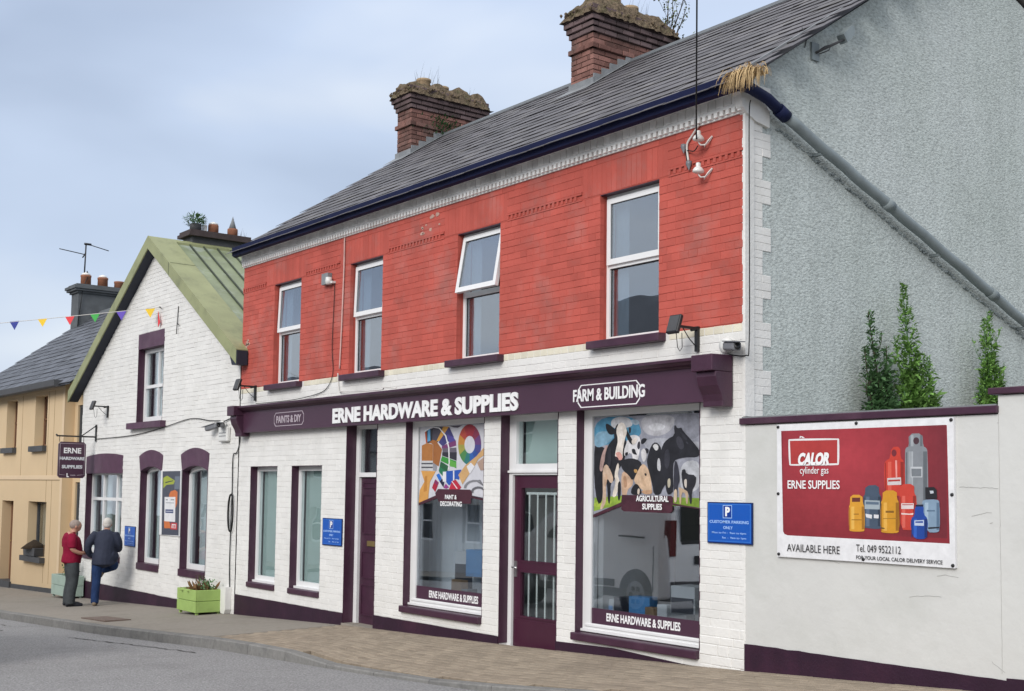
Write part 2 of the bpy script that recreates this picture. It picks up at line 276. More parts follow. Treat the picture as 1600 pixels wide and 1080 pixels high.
# ------------------------------------------------------------------ mesh helpers
class MB:
    """collects shapes and links them as one mesh object"""
    def __init__(s): s.v = []; s.f = []; s.t = []; s.sm = []; s.mi = []; s.cur = 0.5; s.m = 0
    def add(s, vs, fs, smooth=False):
        o = len(s.v); s.v += [tuple(x) for x in vs]
        for f in fs: s.f.append([o+i for i in f]); s.t.append(s.cur); s.sm.append(smooth); s.mi.append(s.m)
        return s
    def box(s, x0, x1, y0, y1, z0, z1):
        return s.add([(x0,y0,z0),(x1,y0,z0),(x1,y1,z0),(x0,y1,z0),(x0,y0,z1),(x1,y0,z1),(x1,y1,z1),(x0,y1,z1)],
                     [(0,3,2,1),(4,5,6,7),(0,1,5,4),(1,2,6,5),(2,3,7,6),(3,0,4,7)])
    def brickY(s, x0, x1, yf, yb, z0, z1, c=0.004):
        """block with a chamfered front (front faces -Y)"""
        v = [(x0+c,yf,z0+c),(x1-c,yf,z0+c),(x1-c,yf,z1-c),(x0+c,yf,z1-c),(x0,yf+c,z0),(x1,yf+c,z0),(x1,yf+c,z1),(x0,yf+c,z1),(x0,yb,z0),(x1,yb,z0),(x1,yb,z1),(x0,yb,z1)]
        f = [(0,1,2,3),(0,4,5,1),(1,5,6,2),(2,6,7,3),(3,7,4,0),(4,8,9,5),(5,9,10,6),(6,10,11,7),(7,11,8,4)]
        return s.add(v, f)
    def brickX(s, y0, y1, xf, xb, z0, z1, c=0.004):
        v = [(xf,y0+c,z0+c),(xf,y1-c,z0+c),(xf,y1-c,z1-c),(xf,y0+c,z1-c),(xf-c,y0,z0),(xf-c,y1,z0),(xf-c,y1,z1),(xf-c,y0,z1),(xb,y0,z0),(xb,y1,z0),(xb,y1,z1),(xb,y0,z1)]
        f = [(0,1,2,3),(0,4,5,1),(1,5,6,2),(2,6,7,3),(3,7,4,0),(4,8,9,5),(5,9,10,6),(6,10,11,7),(7,11,8,4)]
        return s.add(v, f)
    def prism(s, pts, y0, y1):
        """polygon given in (x, z), extruded along y"""
        n = len(pts)
        a = sum(pts[i][0]*pts[(i+1)%n][1]-pts[(i+1)%n][0]*pts[i][1] for i in range(n))
        if a < 0: pts = pts[::-1]
        v = [(x,y0,z) for x,z in pts]+[(x,y1,z) for x,z in pts]
        f = [tuple(range(n)), tuple(range(2*n-1,n-1,-1))]+[(i+n,(i+1)%n+n,(i+1)%n,i) for i in range(n)]
        return s.add(v, f)
    def prismX(s, pts, x0, x1):
        """polygon given in (y, z), extruded along x"""
        n = len(pts)
        a = sum(pts[i][0]*pts[(i+1)%n][1]-pts[(i+1)%n][0]*pts[i][1] for i in range(n))
        if a < 0: pts = pts[::-1]
        v = [(x1,y,z) for y,z in pts]+[(x0,y,z) for y,z in pts]
        f = [tuple(range(n)), tuple(range(2*n-1,n-1,-1))]+[(i+n,(i+1)%n+n,(i+1)%n,i) for i in range(n)]
        return s.add(v, f)
    def tube(s, pts, r, n=8, cap=True, smooth=True):
        pts = [Vector(p) for p in pts]; rr = r if isinstance(r, (list, tuple)) else [r]*len(pts)
        vs = []; fs = []; prev = None
        for i, p in enumerate(pts):
            d = (pts[min(i+1,len(pts)-1)]-pts[max(i-1,0)]).normalized()
            if prev is None:
                a = d.cross(Vector((0,0,1)))
                if a.length < 0.05: a = d.cross(Vector((1,0,0)))
            else: a = prev - d*prev.dot(d)
            a.normalize(); b = d.cross(a); prev = a
            for k in range(n):
                t = 2*pi*k/n; vs.append(p+(a*cos(t)+b*sin(t))*rr[i])
        for i in range(len(pts)-1):
            for k in range(n):
                fs.append((i*n+k,i*n+(k+1)%n,(i+1)*n+(k+1)%n,(i+1)*n+k))
        s.add(vs, fs, smooth)
        if cap:
            o = len(s.v)-len(vs)
            for base, rev in ((0, True), ((len(pts)-1)*n, False)):
                f = [o+base+k for k in range(n)]
                s.f.append(f[::-1] if rev else f); s.t.append(s.cur); s.sm.append(False); s.mi.append(s.m)
        return s
    def lathe(s, prof, c, n=14, smooth=True, axis='Z'):
        vs = []; fs = []
        for r, z in prof:
            for k in range(n):
                t = 2*pi*k/n
                p = (r*cos(t), r*sin(t), z) if axis == 'Z' else (r*cos(t), z, r*sin(t))
                vs.append((c[0]+p[0], c[1]+p[1], c[2]+p[2]))
        for i in range(len(prof)-1):
            for k in range(n): fs.append((i*n+k,i*n+(k+1)%n,(i+1)*n+(k+1)%n,(i+1)*n+k))
        fs.append(tuple(range(n))[::-1]); fs.append(tuple((len(prof)-1)*n+k for k in range(n)))
        return s.add(vs, fs, smooth)
    def mesh(s, name, *mats):
        me = bpy.data.meshes.new(name); me.from_pydata(s.v, [], s.f)
        for m in mats: me.materials.append(m)
        at = me.attributes.new('tone', 'FLOAT', 'FACE'); at.data.foreach_set('value', s.t)
        me.polygons.foreach_set('use_smooth', s.sm)
        if len(mats) > 1: me.polygons.foreach_set('material_index', s.mi)
        me.update(); return me
    def build(s, name, m, parent=None, kind=None, loc=None):
        ms = m if isinstance(m, (list, tuple)) else [m]
        o = bpy.data.objects.new(name, s.mesh(name, *ms)); COL.objects.link(o)
        if parent is not None: o.parent = parent
        if kind: o['kind'] = kind
        if loc is not None: o.location = loc
        return o
def tag(o, label=None, cat=None, group=None, kind=None):
    if label: o['label'] = label
    if cat: o['category'] = cat
    if group: o['group'] = group
    if kind: o['kind'] = kind
    return o
def thing(name, label, cat, loc=(0,0,0), rz=0, group=None):
    o = bpy.data.objects.new(name, None); COL.objects.link(o); o.location = loc; o.rotation_euler = (0,0,rz); o.empty_display_size = 0.2
    return tag(o, label, cat, group)
def bx(name, m, parent, x0, x1, y0, y1, z0, z1, bevel=0):
    o = MB().box(x0,x1,y0,y1,z0,z1).build(name, m, parent)
    if bevel:
        b = o.modifiers.new('bevel','BEVEL'); b.width = bevel; b.segments = 2
    return o
def inst(name, me, parent, loc, rot=None, scale=None):
    o = bpy.data.objects.new(name, me); COL.objects.link(o); o.parent = parent; o.location = loc
    if rot: o.rotation_euler = rot
    if scale: o.scale = scale
    return o
def text_mesh(body, x0, x1, z0, z1, y, bold=0.0, extr=0.0, shear=0.0):
    """lettering as mesh, facing -Y, fitted into the given rectangle"""
    cu = bpy.data.curves.new('txt', 'FONT'); cu.body = body; cu.offset = bold; cu.extrude = 0.5; cu.resolution_u = 3; cu.shear = shear
    cu.align_x = 'CENTER'; cu.space_line = 1.0
    ob = bpy.data.objects.new('txt', cu); COL.objects.link(ob)
    bpy.context.view_layer.update()
    me = bpy.data.meshes.new_from_object(ob.evaluated_get(bpy.context.evaluated_depsgraph_get()))
    bpy.data.objects.remove(ob); bpy.data.curves.remove(cu)
    xs = [v.co.x for v in me.vertices]; ys = [v.co.y for v in me.vertices]
    a0, a1, b0, b1 = min(xs), max(xs), min(ys), max(ys)
    for v in me.vertices:
        v.co = Vector((x0+(v.co.x-a0)/(a1-a0)*(x1-x0), y-(v.co.z+0.5)*extr, z0+(v.co.y-b0)/(b1-b0)*(z1-z0)))
    return me
def text(name, body, m, parent, x0, x1, z0, z1, y, bold=0.0, extr=0.002, shear=0.0):
    me = text_mesh(body, x0, x1, z0, z1, y, bold, extr, shear); me.materials.clear(); me.materials.append(m)
    o = bpy.data.objects.new(name, me); COL.objects.link(o); o.parent = parent; return o
def printed(name, art, y, parent, step=0.0001, pm=None):
    """flat print: coloured polygons, each a hair above the one below"""
    vs = []; fs = []; cols = []
    from mathutils.geometry import tessellate_polygon
    for i, (c, pts) in enumerate(art):
        if callable(c):            # printed colour gradient: a panel of small cells
            x0, x1, z0, z1 = pts; nx, nz = 40, 26; o = len(vs)
            for b in range(nz+1):
                for a in range(nx+1): vs.append((x0+(x1-x0)*a/nx, y-i*step, z0+(z1-z0)*b/nz))
            for b in range(nz):
                for a in range(nx): fs.append([o+b*(nx+1)+a, o+b*(nx+1)+a+1, o+(b+1)*(nx+1)+a+1, o+(b+1)*(nx+1)+a]); cols.append(c((a+.5)/nx, (b+.5)/nz))
            continue
        o = len(vs); yy = y-i*step
        vs += [(x, yy, z) for x, z in pts]
        rgb = srgb(c)
        for tri in tessellate_polygon([[Vector((x, z, 0)) for x, z in pts]]):
            a, b, d = [Vector((pts[k][0], pts[k][1])) for k in tri]
            if (b-a).cross(d-a) < 0: tri = tri[::-1]
            fs.append([o+k for k in tri]); cols.append(rgb)
    me = bpy.data.meshes.new(name); me.from_pydata(vs, [], fs); me.materials.append(pm or PRINT)
    at = me.attributes.new('ink', 'FLOAT_COLOR', 'FACE')
    for i, c in enumerate(cols): at.data[i].color = (c[0]*0.8+0.01, c[1]*0.8+0.01, c[2]*0.8+0.01, 1)
    o = bpy.data.objects.new(name, me); COL.objects.link(o); o.parent = parent; return o
def lineframe(mb, x0, x1, z0, z1, y0, y1, t, cut=0.0):
    """thin outline; cut = chamfered corners"""
    P = [(x0+cut,z0),(x1-cut,z0),(x1,z0+cut),(x1,z1-cut),(x1-cut,z1),(x0+cut,z1),(x0,z1-cut),(x0,z0+cut)] if cut else [(x0,z0),(x1,z0),(x1,z1),(x0,z1)]
    cx, cz = (x0+x1)/2, (z0+z1)/2
    n = len(P)
    for i in range(n):
        a, b = P[i], P[(i+1)%n]
        q = lambda p: (p[0]-math.copysign(t,p[0]-cx), p[1]-math.copysign(t,p[1]-cz))
        mb.prism([a, b, q(b), q(a)], y0, y1)
def wall_cells(mb, x0, x1, z0, z1, holes, y0, y1):
    xs = sorted({x0, x1, *[h[0] for h in holes], *[h[1] for h in holes]}); zs = sorted({z0, z1, *[h[2] for h in holes], *[h[3] for h in holes]})
    xs = [x for x in xs if x0 <= x <= x1]; zs = [z for z in zs if z0 <= z <= z1]
    for j in range(len(zs)-1):
        run = None
        for i in range(len(xs)-1):
            cx, cz = (xs[i]+xs[i+1])/2, (zs[j]+zs[j+1])/2
            solid = not any(h[0] < cx < h[1] and h[2] < cz < h[3] for h in holes)
            if solid and run is None: run = xs[i]
            if not solid and run is not None: mb.box(run, xs[i], y0, y1, zs[j], zs[j+1]); run = None
        if run is not None: mb.box(run, xs[-1], y0, y1, zs[j], zs[j+1])
def brick_rects(x0, x1, z0, z1, holes, ch=0.0775, bl=0.235, gap=0.0034, limits=None, header_every=5):
    """brick faces in (x0,x1,z0,z1), courses interrupted by openings"""
    out = []; n = max(1, round((z1-z0)/ch)); ch = (z1-z0)/n
    for j in range(n):
        a, b = z0+j*ch, z0+(j+1)*ch; zc = (a+b)/2
        lx0, lx1 = (x0, x1) if limits is None else limits(b)
        if lx1-lx0 < 0.1: continue
        segs = [(lx0, lx1)]
        for h in holes:
            if h[2] < b-0.012 and h[3] > a+0.012:
                ns = []
                for s0, s1 in segs:
                    if h[1] <= s0 or h[0] >= s1: ns.append((s0, s1)); continue
                    if h[0]-s0 > 0.02: ns.append((s0, h[0]+0.002))
                    if s1-h[1] > 0.02: ns.append((h[1]-0.002, s1))
                segs = ns
        L = bl/2 if j % header_every == header_every-1 else bl
        for s0, s1 in segs:
            x = math.floor(s0/L)*L + (L/2 if j % 2 else 0)
            if x > s0: x -= L
            while x < s1:
                xa, xb = max(x, s0), min(x+L, s1)
                if xb-xa > 0.025: out.append((xa+(gap/2 if xa > s0 else 0), xb-(gap/2 if xb < s1 else 0), a+gap/2, b-gap/2))
                x += L
    return out
CAMP = Vector((0, -8.4, 0))
COW_PRINT=[('9a9ca8',[(-9.643,0.778),(-8.105,0.764),(-8.102,-0.148),(-8.477,-0.106),(-9.186,-0.107),(-9.645,-0.244)]),
 ('4f8fb0',[(-9.42,0.776),(-9.274,0.775),(-9.159,0.767),(-9.073,0.754),(-9.016,0.734),(-8.987,0.707),(-8.964,0.682),(-8.947,0.656),(-8.936,0.632),(-8.931,0.607),(-8.938,0.586),(-8.959,0.568),(-8.992,0.553),(-9.038,0.542),(-9.089,0.531),(-9.144,0.522),(-9.203,0.514),(-9.267,0.506),(-9.332,0.499),(-9.398,0.492),(-9.466,0.485),(-9.535,0.477),(-9.587,0.491),(-9.623,0.526),(-9.641,0.583),(-9.642,0.661),(-9.605,0.719),(-9.531,0.757)]),
 ('7fa6bd',[(-9.53,0.629),(-9.457,0.627),(-9.402,0.619),(-9.365,0.607),(-9.347,0.588),(-9.347,0.565),(-9.365,0.542),(-9.401,0.518),(-9.455,0.493),(-9.528,0.468),(-9.584,0.462),(-9.621,0.475),(-9.64,0.506),(-9.641,0.557),(-9.622,0.594),(-9.585,0.618)]),
 ('c9c9cd',[(-9.345,0.754),(-9.319,0.763),(-9.289,0.768),(-9.255,0.77),(-9.216,0.769),(-9.174,0.766),(-9.138,0.758),(-9.108,0.747),(-9.085,0.731),(-9.068,0.712),(-9.06,0.696),(-9.06,0.683),(-9.068,0.673),(-9.084,0.666),(-9.107,0.661),(-9.137,0.656),(-9.173,0.652),(-9.215,0.649),(-9.253,0.649),(-9.288,0.65),(-9.318,0.655),(-9.344,0.661),(-9.363,0.671),(-9.376,0.683),(-9.383,0.698),(-9.383,0.715),(-9.377,0.731),(-9.364,0.744)]),
 ('b9b9bf',[(-8.786,0.769),(-8.682,0.768),(-8.599,0.764),(-8.536,0.756),(-8.494,0.744),(-8.47,0.729),(-8.459,0.71),(-8.459,0.688),(-8.47,0.662),(-8.493,0.632),(-8.522,0.607),(-8.557,0.588),(-8.598,0.573),(-8.645,0.563),(-8.692,0.559),(-8.74,0.56),(-8.788,0.567),(-8.837,0.58),(-8.876,0.6),(-8.904,0.628),(-8.923,0.663),(-8.932,0.706),(-8.911,0.738),(-8.863,0.759)]),
 ('c2c4ca',[(-8.28,0.306),(-8.209,0.31),(-8.156,0.295),(-8.121,0.26),(-8.103,0.204),(-8.103,0.129),(-8.12,0.072),(-8.155,0.031),(-8.208,0.008),(-8.279,0.002),(-8.332,0.017),(-8.368,0.052),(-8.387,0.107),(-8.387,0.184),(-8.369,0.242),(-8.333,0.283)]),
 ('8b8d98',[(-8.31,0.765),(-8.227,0.764),(-8.166,0.749),(-8.125,0.719),(-8.105,0.676),(-8.105,0.618),(-8.117,0.573),(-8.143,0.541),(-8.182,0.522),(-8.234,0.515),(-8.283,0.519),(-8.328,0.534),(-8.37,0.56),(-8.408,0.596),(-8.435,0.631),(-8.451,0.664),(-8.455,0.695),(-8.447,0.724),(-8.42,0.745),(-8.375,0.759)]),
 ('b2b4bd',[(-8.8,0.529),(-8.728,0.536),(-8.655,0.536),(-8.58,0.53),(-8.504,0.518),(-8.427,0.499),(-8.357,0.487),(-8.295,0.482),(-8.239,0.483),(-8.191,0.49),(-8.154,0.489),(-8.129,0.48),(-8.114,0.464),(-8.111,0.439),(-8.131,0.418),(-8.173,0.4),(-8.239,0.385),(-8.328,0.373),(-8.419,0.367),(-8.511,0.369),(-8.604,0.377),(-8.699,0.393),(-8.775,0.411),(-8.832,0.431),(-8.868,0.455),(-8.885,0.481),(-8.879,0.502),(-8.851,0.518)]),
 ('d0d1d6',[(-8.791,0.676),(-8.755,0.683),(-8.72,0.686),(-8.686,0.685),(-8.654,0.679),(-8.622,0.67),(-8.601,0.66),(-8.591,0.65),(-8.592,0.639),(-8.604,0.629),(-8.623,0.62),(-8.648,0.614),(-8.681,0.61),(-8.721,0.609),(-8.755,0.611),(-8.783,0.618),(-8.805,0.628),(-8.821,0.643),(-8.824,0.656),(-8.814,0.667)]),
 ('a9bccb',[(-9.066,0.734),(-9.037,0.736),(-9.012,0.734),(-8.992,0.729),(-8.975,0.721),(-8.962,0.709),(-8.958,0.699),(-8.962,0.69),(-8.975,0.683),(-8.995,0.678),(-9.016,0.678),(-9.037,0.683),(-9.058,0.694),(-9.079,0.709),(-9.087,0.72),(-9.083,0.729)]),
 ('6f9c3a',[(-9.632,-0.137),(-8.102,-0.111),(-8.102,-0.127),(-9.632,-0.155)]),
 ('8fae3c',[(-9.633,-0.066),(-9.17,-0.038),(-9.169,-0.135),(-9.443,-0.169),(-9.64,-0.208)]),
 ('a8bf46',[(-9.533,-0.103),(-9.462,-0.096),(-9.411,-0.094),(-9.378,-0.097),(-9.363,-0.104),(-9.367,-0.115),(-9.387,-0.126),(-9.422,-0.137),(-9.473,-0.148),(-9.539,-0.158),(-9.59,-0.161),(-9.623,-0.159),(-9.641,-0.151),(-9.641,-0.136),(-9.623,-0.123),(-9.587,-0.112)]),
 ('7f9e33',[(-8.478,-0.046),(-8.103,-0.052),(-8.102,-0.145),(-8.477,-0.106)]),
 ('17161d',[(-9.628,0.482),(-9.603,0.467),(-9.567,0.462),(-9.518,0.467),(-9.483,0.453),(-9.46,0.42),(-9.453,0.368),(-9.461,0.298),(-9.473,0.205),(-9.489,0.087),(-9.502,-0.006),(-9.509,-0.077),(-9.531,-0.118),(-9.566,-0.13),(-9.598,-0.078),(-9.626,0.04),(-9.64,0.196),(-9.64,0.392)]),
 ('b89a93',[(-9.511,0.402),(-9.494,0.431),(-9.478,0.453),(-9.465,0.469),(-9.453,0.478),(-9.444,0.481),(-9.437,0.478),(-9.434,0.469),(-9.434,0.455),(-9.436,0.434),(-9.442,0.41),(-9.451,0.382),(-9.463,0.351),(-9.478,0.316),(-9.49,0.286),(-9.498,0.261),(-9.503,0.241),(-9.505,0.227),(-9.51,0.216),(-9.518,0.211),(-9.528,0.209),(-9.542,0.212),(-9.55,0.223),(-9.554,0.242),(-9.552,0.27),(-9.546,0.305),(-9.537,0.339),(-9.525,0.371)]),
 ('1a1a22',[(-9.317,0.564),(-9.291,0.587),(-9.244,0.588),(-9.176,0.569),(-9.146,0.508),(-9.153,0.404),(-9.174,0.33),(-9.207,0.284),(-9.236,0.25),(-9.262,0.227),(-9.287,0.189),(-9.312,0.137),(-9.338,0.108),(-9.363,0.102),(-9.387,0.041),(-9.407,-0.075),(-9.422,-0.081),(-9.432,0.024),(-9.448,0.129),(-9.471,0.234),(-9.477,0.322),(-9.465,0.392),(-9.443,0.447),(-9.413,0.488),(-9.381,0.519),(-9.347,0.542)]),
 ('d0b49c',[(-9.478,0.269),(-9.452,0.281),(-9.424,0.269),(-9.393,0.233),(-9.367,0.193),(-9.344,0.146),(-9.344,0.111),(-9.365,0.088),(-9.391,0.094),(-9.422,0.129),(-9.442,0.117),(-9.45,0.058),(-9.451,-0.003),(-9.446,-0.067),(-9.459,-0.121),(-9.489,-0.165),(-9.515,-0.186),(-9.537,-0.184),(-9.535,-0.156),(-9.509,-0.103),(-9.499,-0.015),(-9.505,0.108),(-9.504,0.193),(-9.496,0.24)]),
 ('e8ddd0',[(-9.269,0.296),(-9.256,0.273),(-9.255,0.238),(-9.268,0.192),(-9.265,0.152),(-9.248,0.117),(-9.252,0.065),(-9.276,-0.004),(-9.299,-0.045),(-9.321,-0.057),(-9.338,-0.057),(-9.351,-0.045),(-9.343,-0.005),(-9.314,0.065),(-9.306,0.117),(-9.321,0.152),(-9.315,0.204),(-9.289,0.273)]),
 ('d6b295',[(-9.168,0.206),(-9.143,0.2),(-9.12,0.192),(-9.099,0.18),(-9.08,0.166),(-9.063,0.149),(-9.051,0.132),(-9.045,0.115),(-9.044,0.097),(-9.048,0.08),(-9.055,0.066),(-9.065,0.055),(-9.079,0.046),(-9.095,0.04),(-9.11,0.029),(-9.122,0.011),(-9.133,-0.011),(-9.141,-0.04),(-9.15,-0.06),(-9.16,-0.07),(-9.172,-0.071),(-9.185,-0.062),(-9.195,-0.047),(-9.204,-0.024),(-9.211,0.006),(-9.215,0.044),(-9.218,0.079),(-9.218,0.112),(-9.216,0.143),(-9.212,0.172),(-9.203,0.192),(-9.188,0.203)]),
 ('18171e',[(-9.414,0.076),(-9.399,0.076),(-9.388,0.063),(-9.382,0.037),(-9.38,-0.002),(-9.383,-0.055),(-9.387,-0.093),(-9.392,-0.118),(-9.399,-0.129),(-9.406,-0.126),(-9.413,-0.112),(-9.419,-0.086),(-9.425,-0.048),(-9.429,0.002),(-9.429,0.039),(-9.424,0.064)]),
 ('18171e',[(-9.254,0.104),(-9.241,0.107),(-9.232,0.097),(-9.227,0.074),(-9.225,0.038),(-9.226,-0.011),(-9.23,-0.048),(-9.236,-0.074),(-9.245,-0.089),(-9.255,-0.092),(-9.263,-0.082),(-9.269,-0.059),(-9.272,-0.023),(-9.272,0.026),(-9.27,0.064),(-9.264,0.09)]),
 ('e4e2e4',[(-9.084,0.573),(-9.034,0.578),(-8.99,0.572),(-8.953,0.552),(-8.936,0.517),(-8.94,0.466),(-8.95,0.41),(-8.966,0.347),(-8.99,0.314),(-9.023,0.308),(-9.048,0.331),(-9.065,0.383),(-9.099,0.395),(-9.149,0.367),(-9.176,0.37),(-9.181,0.405),(-9.171,0.445),(-9.146,0.491),(-9.127,0.528),(-9.115,0.556)]),
 ('17171e',[(-8.919,0.529),(-8.909,0.535),(-8.898,0.539),(-8.886,0.541),(-8.874,0.54),(-8.861,0.538),(-8.852,0.534),(-8.848,0.529),(-8.849,0.522),(-8.853,0.514),(-8.861,0.506),(-8.871,0.498),(-8.884,0.49),(-8.899,0.483),(-8.911,0.481),(-8.921,0.483),(-8.927,0.49),(-8.93,0.502),(-8.929,0.512),(-8.926,0.521)]),
 ('35323c',[(-8.963,0.508),(-8.955,0.511),(-8.948,0.508),(-8.944,0.5),(-8.942,0.487),(-8.942,0.468),(-8.944,0.453),(-8.947,0.442),(-8.953,0.434),(-8.96,0.43),(-8.967,0.429),(-8.972,0.432),(-8.977,0.437),(-8.982,0.446),(-8.984,0.455),(-8.985,0.465),(-8.983,0.476),(-8.98,0.487),(-8.976,0.496),(-8.97,0.503)]),
 ('17171e',[(-9.047,0.437),(-9.035,0.437),(-9.024,0.434),(-9.017,0.429),(-9.011,0.421),(-9.008,0.411),(-9.004,0.402),(-9,0.394),(-8.994,0.388),(-8.987,0.382),(-8.986,0.378),(-8.989,0.376),(-8.998,0.376),(-9.011,0.377),(-9.023,0.379),(-9.034,0.382),(-9.043,0.386),(-9.05,0.391),(-9.055,0.396),(-9.06,0.404),(-9.062,0.412),(-9.064,0.422),(-9.062,0.43),(-9.056,0.435)]),
 ('17171e',[(-9.147,0.402),(-9.134,0.404),(-9.125,0.404),(-9.12,0.4),(-9.119,0.394),(-9.121,0.386),(-9.124,0.379),(-9.13,0.373),(-9.137,0.37),(-9.147,0.368),(-9.154,0.368),(-9.159,0.371),(-9.163,0.377),(-9.164,0.386),(-9.162,0.393),(-9.156,0.398)]),
 ('17171e',[(-9.454,0.705),(-9.443,0.706),(-9.427,0.703),(-9.406,0.695),(-9.381,0.682),(-9.35,0.665),(-9.327,0.65),(-9.31,0.636),(-9.301,0.624),(-9.299,0.614),(-9.304,0.605),(-9.315,0.599),(-9.334,0.593),(-9.36,0.59),(-9.383,0.59),(-9.402,0.595),(-9.419,0.604),(-9.432,0.618),(-9.443,0.632),(-9.452,0.647),(-9.459,0.663),(-9.463,0.679),(-9.464,0.692),(-9.461,0.701)]),
 ('17171e',[(-9.149,0.653),(-9.137,0.634),(-9.122,0.613),(-9.106,0.592),(-9.089,0.57),(-9.07,0.546),(-9.056,0.526),(-9.049,0.509),(-9.046,0.495),(-9.049,0.484),(-9.056,0.48),(-9.067,0.481),(-9.081,0.489),(-9.098,0.503),(-9.114,0.519),(-9.127,0.536),(-9.138,0.555),(-9.147,0.576),(-9.154,0.596),(-9.159,0.615),(-9.163,0.634),(-9.165,0.653),(-9.164,0.663),(-9.158,0.662)]),
 ('2a2830',[(-9.102,0.658),(-9.092,0.658),(-9.084,0.655),(-9.079,0.648),(-9.077,0.638),(-9.078,0.624),(-9.08,0.613),(-9.084,0.604),(-9.089,0.598),(-9.096,0.594),(-9.101,0.595),(-9.106,0.601),(-9.11,0.613),(-9.113,0.631),(-9.113,0.644),(-9.109,0.653)]),
 ('1c1b22',[(-9.289,0.691),(-9.278,0.698),(-9.271,0.692),(-9.268,0.673),(-9.268,0.641),(-9.272,0.596),(-9.276,0.557),(-9.28,0.524),(-9.284,0.498),(-9.288,0.478),(-9.293,0.469),(-9.3,0.472),(-9.309,0.487),(-9.318,0.513),(-9.325,0.538),(-9.33,0.56),(-9.332,0.579),(-9.331,0.597),(-9.329,0.613),(-9.326,0.629),(-9.321,0.645),(-9.314,0.659),(-9.307,0.671),(-9.299,0.682)]),
 ('efe6dc',[(-9.247,0.705),(-9.218,0.711),(-9.191,0.704),(-9.168,0.685),(-9.151,0.658),(-9.14,0.623),(-9.145,0.586),(-9.165,0.546),(-9.182,0.494),(-9.194,0.431),(-9.2,0.382),(-9.199,0.348),(-9.218,0.328),(-9.256,0.324),(-9.286,0.33),(-9.308,0.347),(-9.315,0.375),(-9.307,0.416),(-9.294,0.459),(-9.277,0.505),(-9.278,0.555),(-9.296,0.607),(-9.294,0.651),(-9.273,0.685)]),
 ('e2a79c',[(-9.285,0.406),(-9.268,0.409),(-9.252,0.409),(-9.239,0.404),(-9.226,0.396),(-9.215,0.383),(-9.208,0.372),(-9.204,0.36),(-9.202,0.35),(-9.204,0.34),(-9.209,0.332),(-9.216,0.327),(-9.227,0.324),(-9.239,0.323),(-9.251,0.325),(-9.262,0.33),(-9.271,0.338),(-9.28,0.349),(-9.288,0.36),(-9.294,0.37),(-9.3,0.379),(-9.304,0.388),(-9.303,0.396),(-9.297,0.402)]),
 ('33242a',[(-9.3,0.362),(-9.29,0.359),(-9.281,0.355),(-9.273,0.35),(-9.266,0.343),(-9.26,0.336),(-9.257,0.33),(-9.26,0.326),(-9.266,0.324),(-9.277,0.323),(-9.286,0.324),(-9.295,0.326),(-9.302,0.33),(-9.308,0.335),(-9.312,0.341),(-9.315,0.346),(-9.316,0.352),(-9.315,0.358),(-9.312,0.361),(-9.307,0.363)]),
 ('1b1a21',[(-9.186,0.326),(-9.111,0.339),(-9.04,0.338),(-8.974,0.323),(-8.932,0.302),(-8.916,0.273),(-8.924,0.248),(-8.956,0.225),(-8.977,0.203),(-8.985,0.18),(-9.005,0.154),(-9.038,0.126),(-9.067,0.126),(-9.092,0.154),(-9.126,0.18),(-9.168,0.203),(-9.198,0.227),(-9.215,0.25),(-9.224,0.276),(-9.224,0.305)]),
 ('d9b99a',[(-8.904,0.28),(-8.879,0.277),(-8.853,0.26),(-8.824,0.229),(-8.802,0.185),(-8.785,0.129),(-8.774,0.072),(-8.767,0.013),(-8.783,-0.018),(-8.821,-0.023),(-8.857,-0.013),(-8.889,0.01),(-8.938,0.041),(-9.004,0.081),(-9.03,0.117),(-9.013,0.152),(-8.983,0.197),(-8.938,0.253)]),
 ('c99f7d',[(-8.782,0.023),(-8.774,0.023),(-8.769,0.02),(-8.766,0.015),(-8.765,0.007),(-8.765,-0.004),(-8.773,-0.012),(-8.786,-0.018),(-8.806,-0.022),(-8.833,-0.023),(-8.857,-0.022),(-8.878,-0.018),(-8.897,-0.012),(-8.914,-0.003),(-8.917,0.004),(-8.907,0.01),(-8.883,0.015),(-8.847,0.018),(-8.818,0.02),(-8.796,0.022)]),
 ('15141a',[(-8.864,0.189),(-8.855,0.187),(-8.849,0.184),(-8.845,0.18),(-8.844,0.174),(-8.846,0.166),(-8.849,0.161),(-8.853,0.159),(-8.858,0.16),(-8.864,0.163),(-8.87,0.167),(-8.873,0.172),(-8.876,0.177),(-8.876,0.182),(-8.875,0.186),(-8.871,0.188)]),
 ('c79a5c',[(-9.02,0.228),(-9.008,0.229),(-8.998,0.228),(-8.989,0.225),(-8.983,0.22),(-8.979,0.213),(-8.978,0.207),(-8.981,0.201),(-8.988,0.196),(-8.998,0.192),(-9.007,0.191),(-9.016,0.194),(-9.023,0.201),(-9.029,0.211),(-9.031,0.218),(-9.028,0.224)]),
 ('16151c',[(-9.039,0.058),(-9.019,0.075),(-8.998,0.081),(-8.978,0.077),(-8.957,0.062),(-8.936,0.037),(-8.923,0.016),(-8.917,0),(-8.918,-0.012),(-8.926,-0.019),(-8.94,-0.024),(-8.96,-0.028),(-8.987,-0.03),(-9.02,-0.03),(-9.045,-0.027),(-9.062,-0.019),(-9.07,-0.007),(-9.07,0.008),(-9.065,0.024),(-9.055,0.041)]),
 ('d8c8b8',[(-8.962,0.035),(-8.954,0.036),(-8.948,0.033),(-8.945,0.026),(-8.943,0.014),(-8.944,-0.002),(-8.947,-0.014),(-8.952,-0.022),(-8.958,-0.026),(-8.967,-0.026),(-8.972,-0.023),(-8.976,-0.015),(-8.977,-0.004),(-8.976,0.01),(-8.973,0.022),(-8.969,0.03)]),
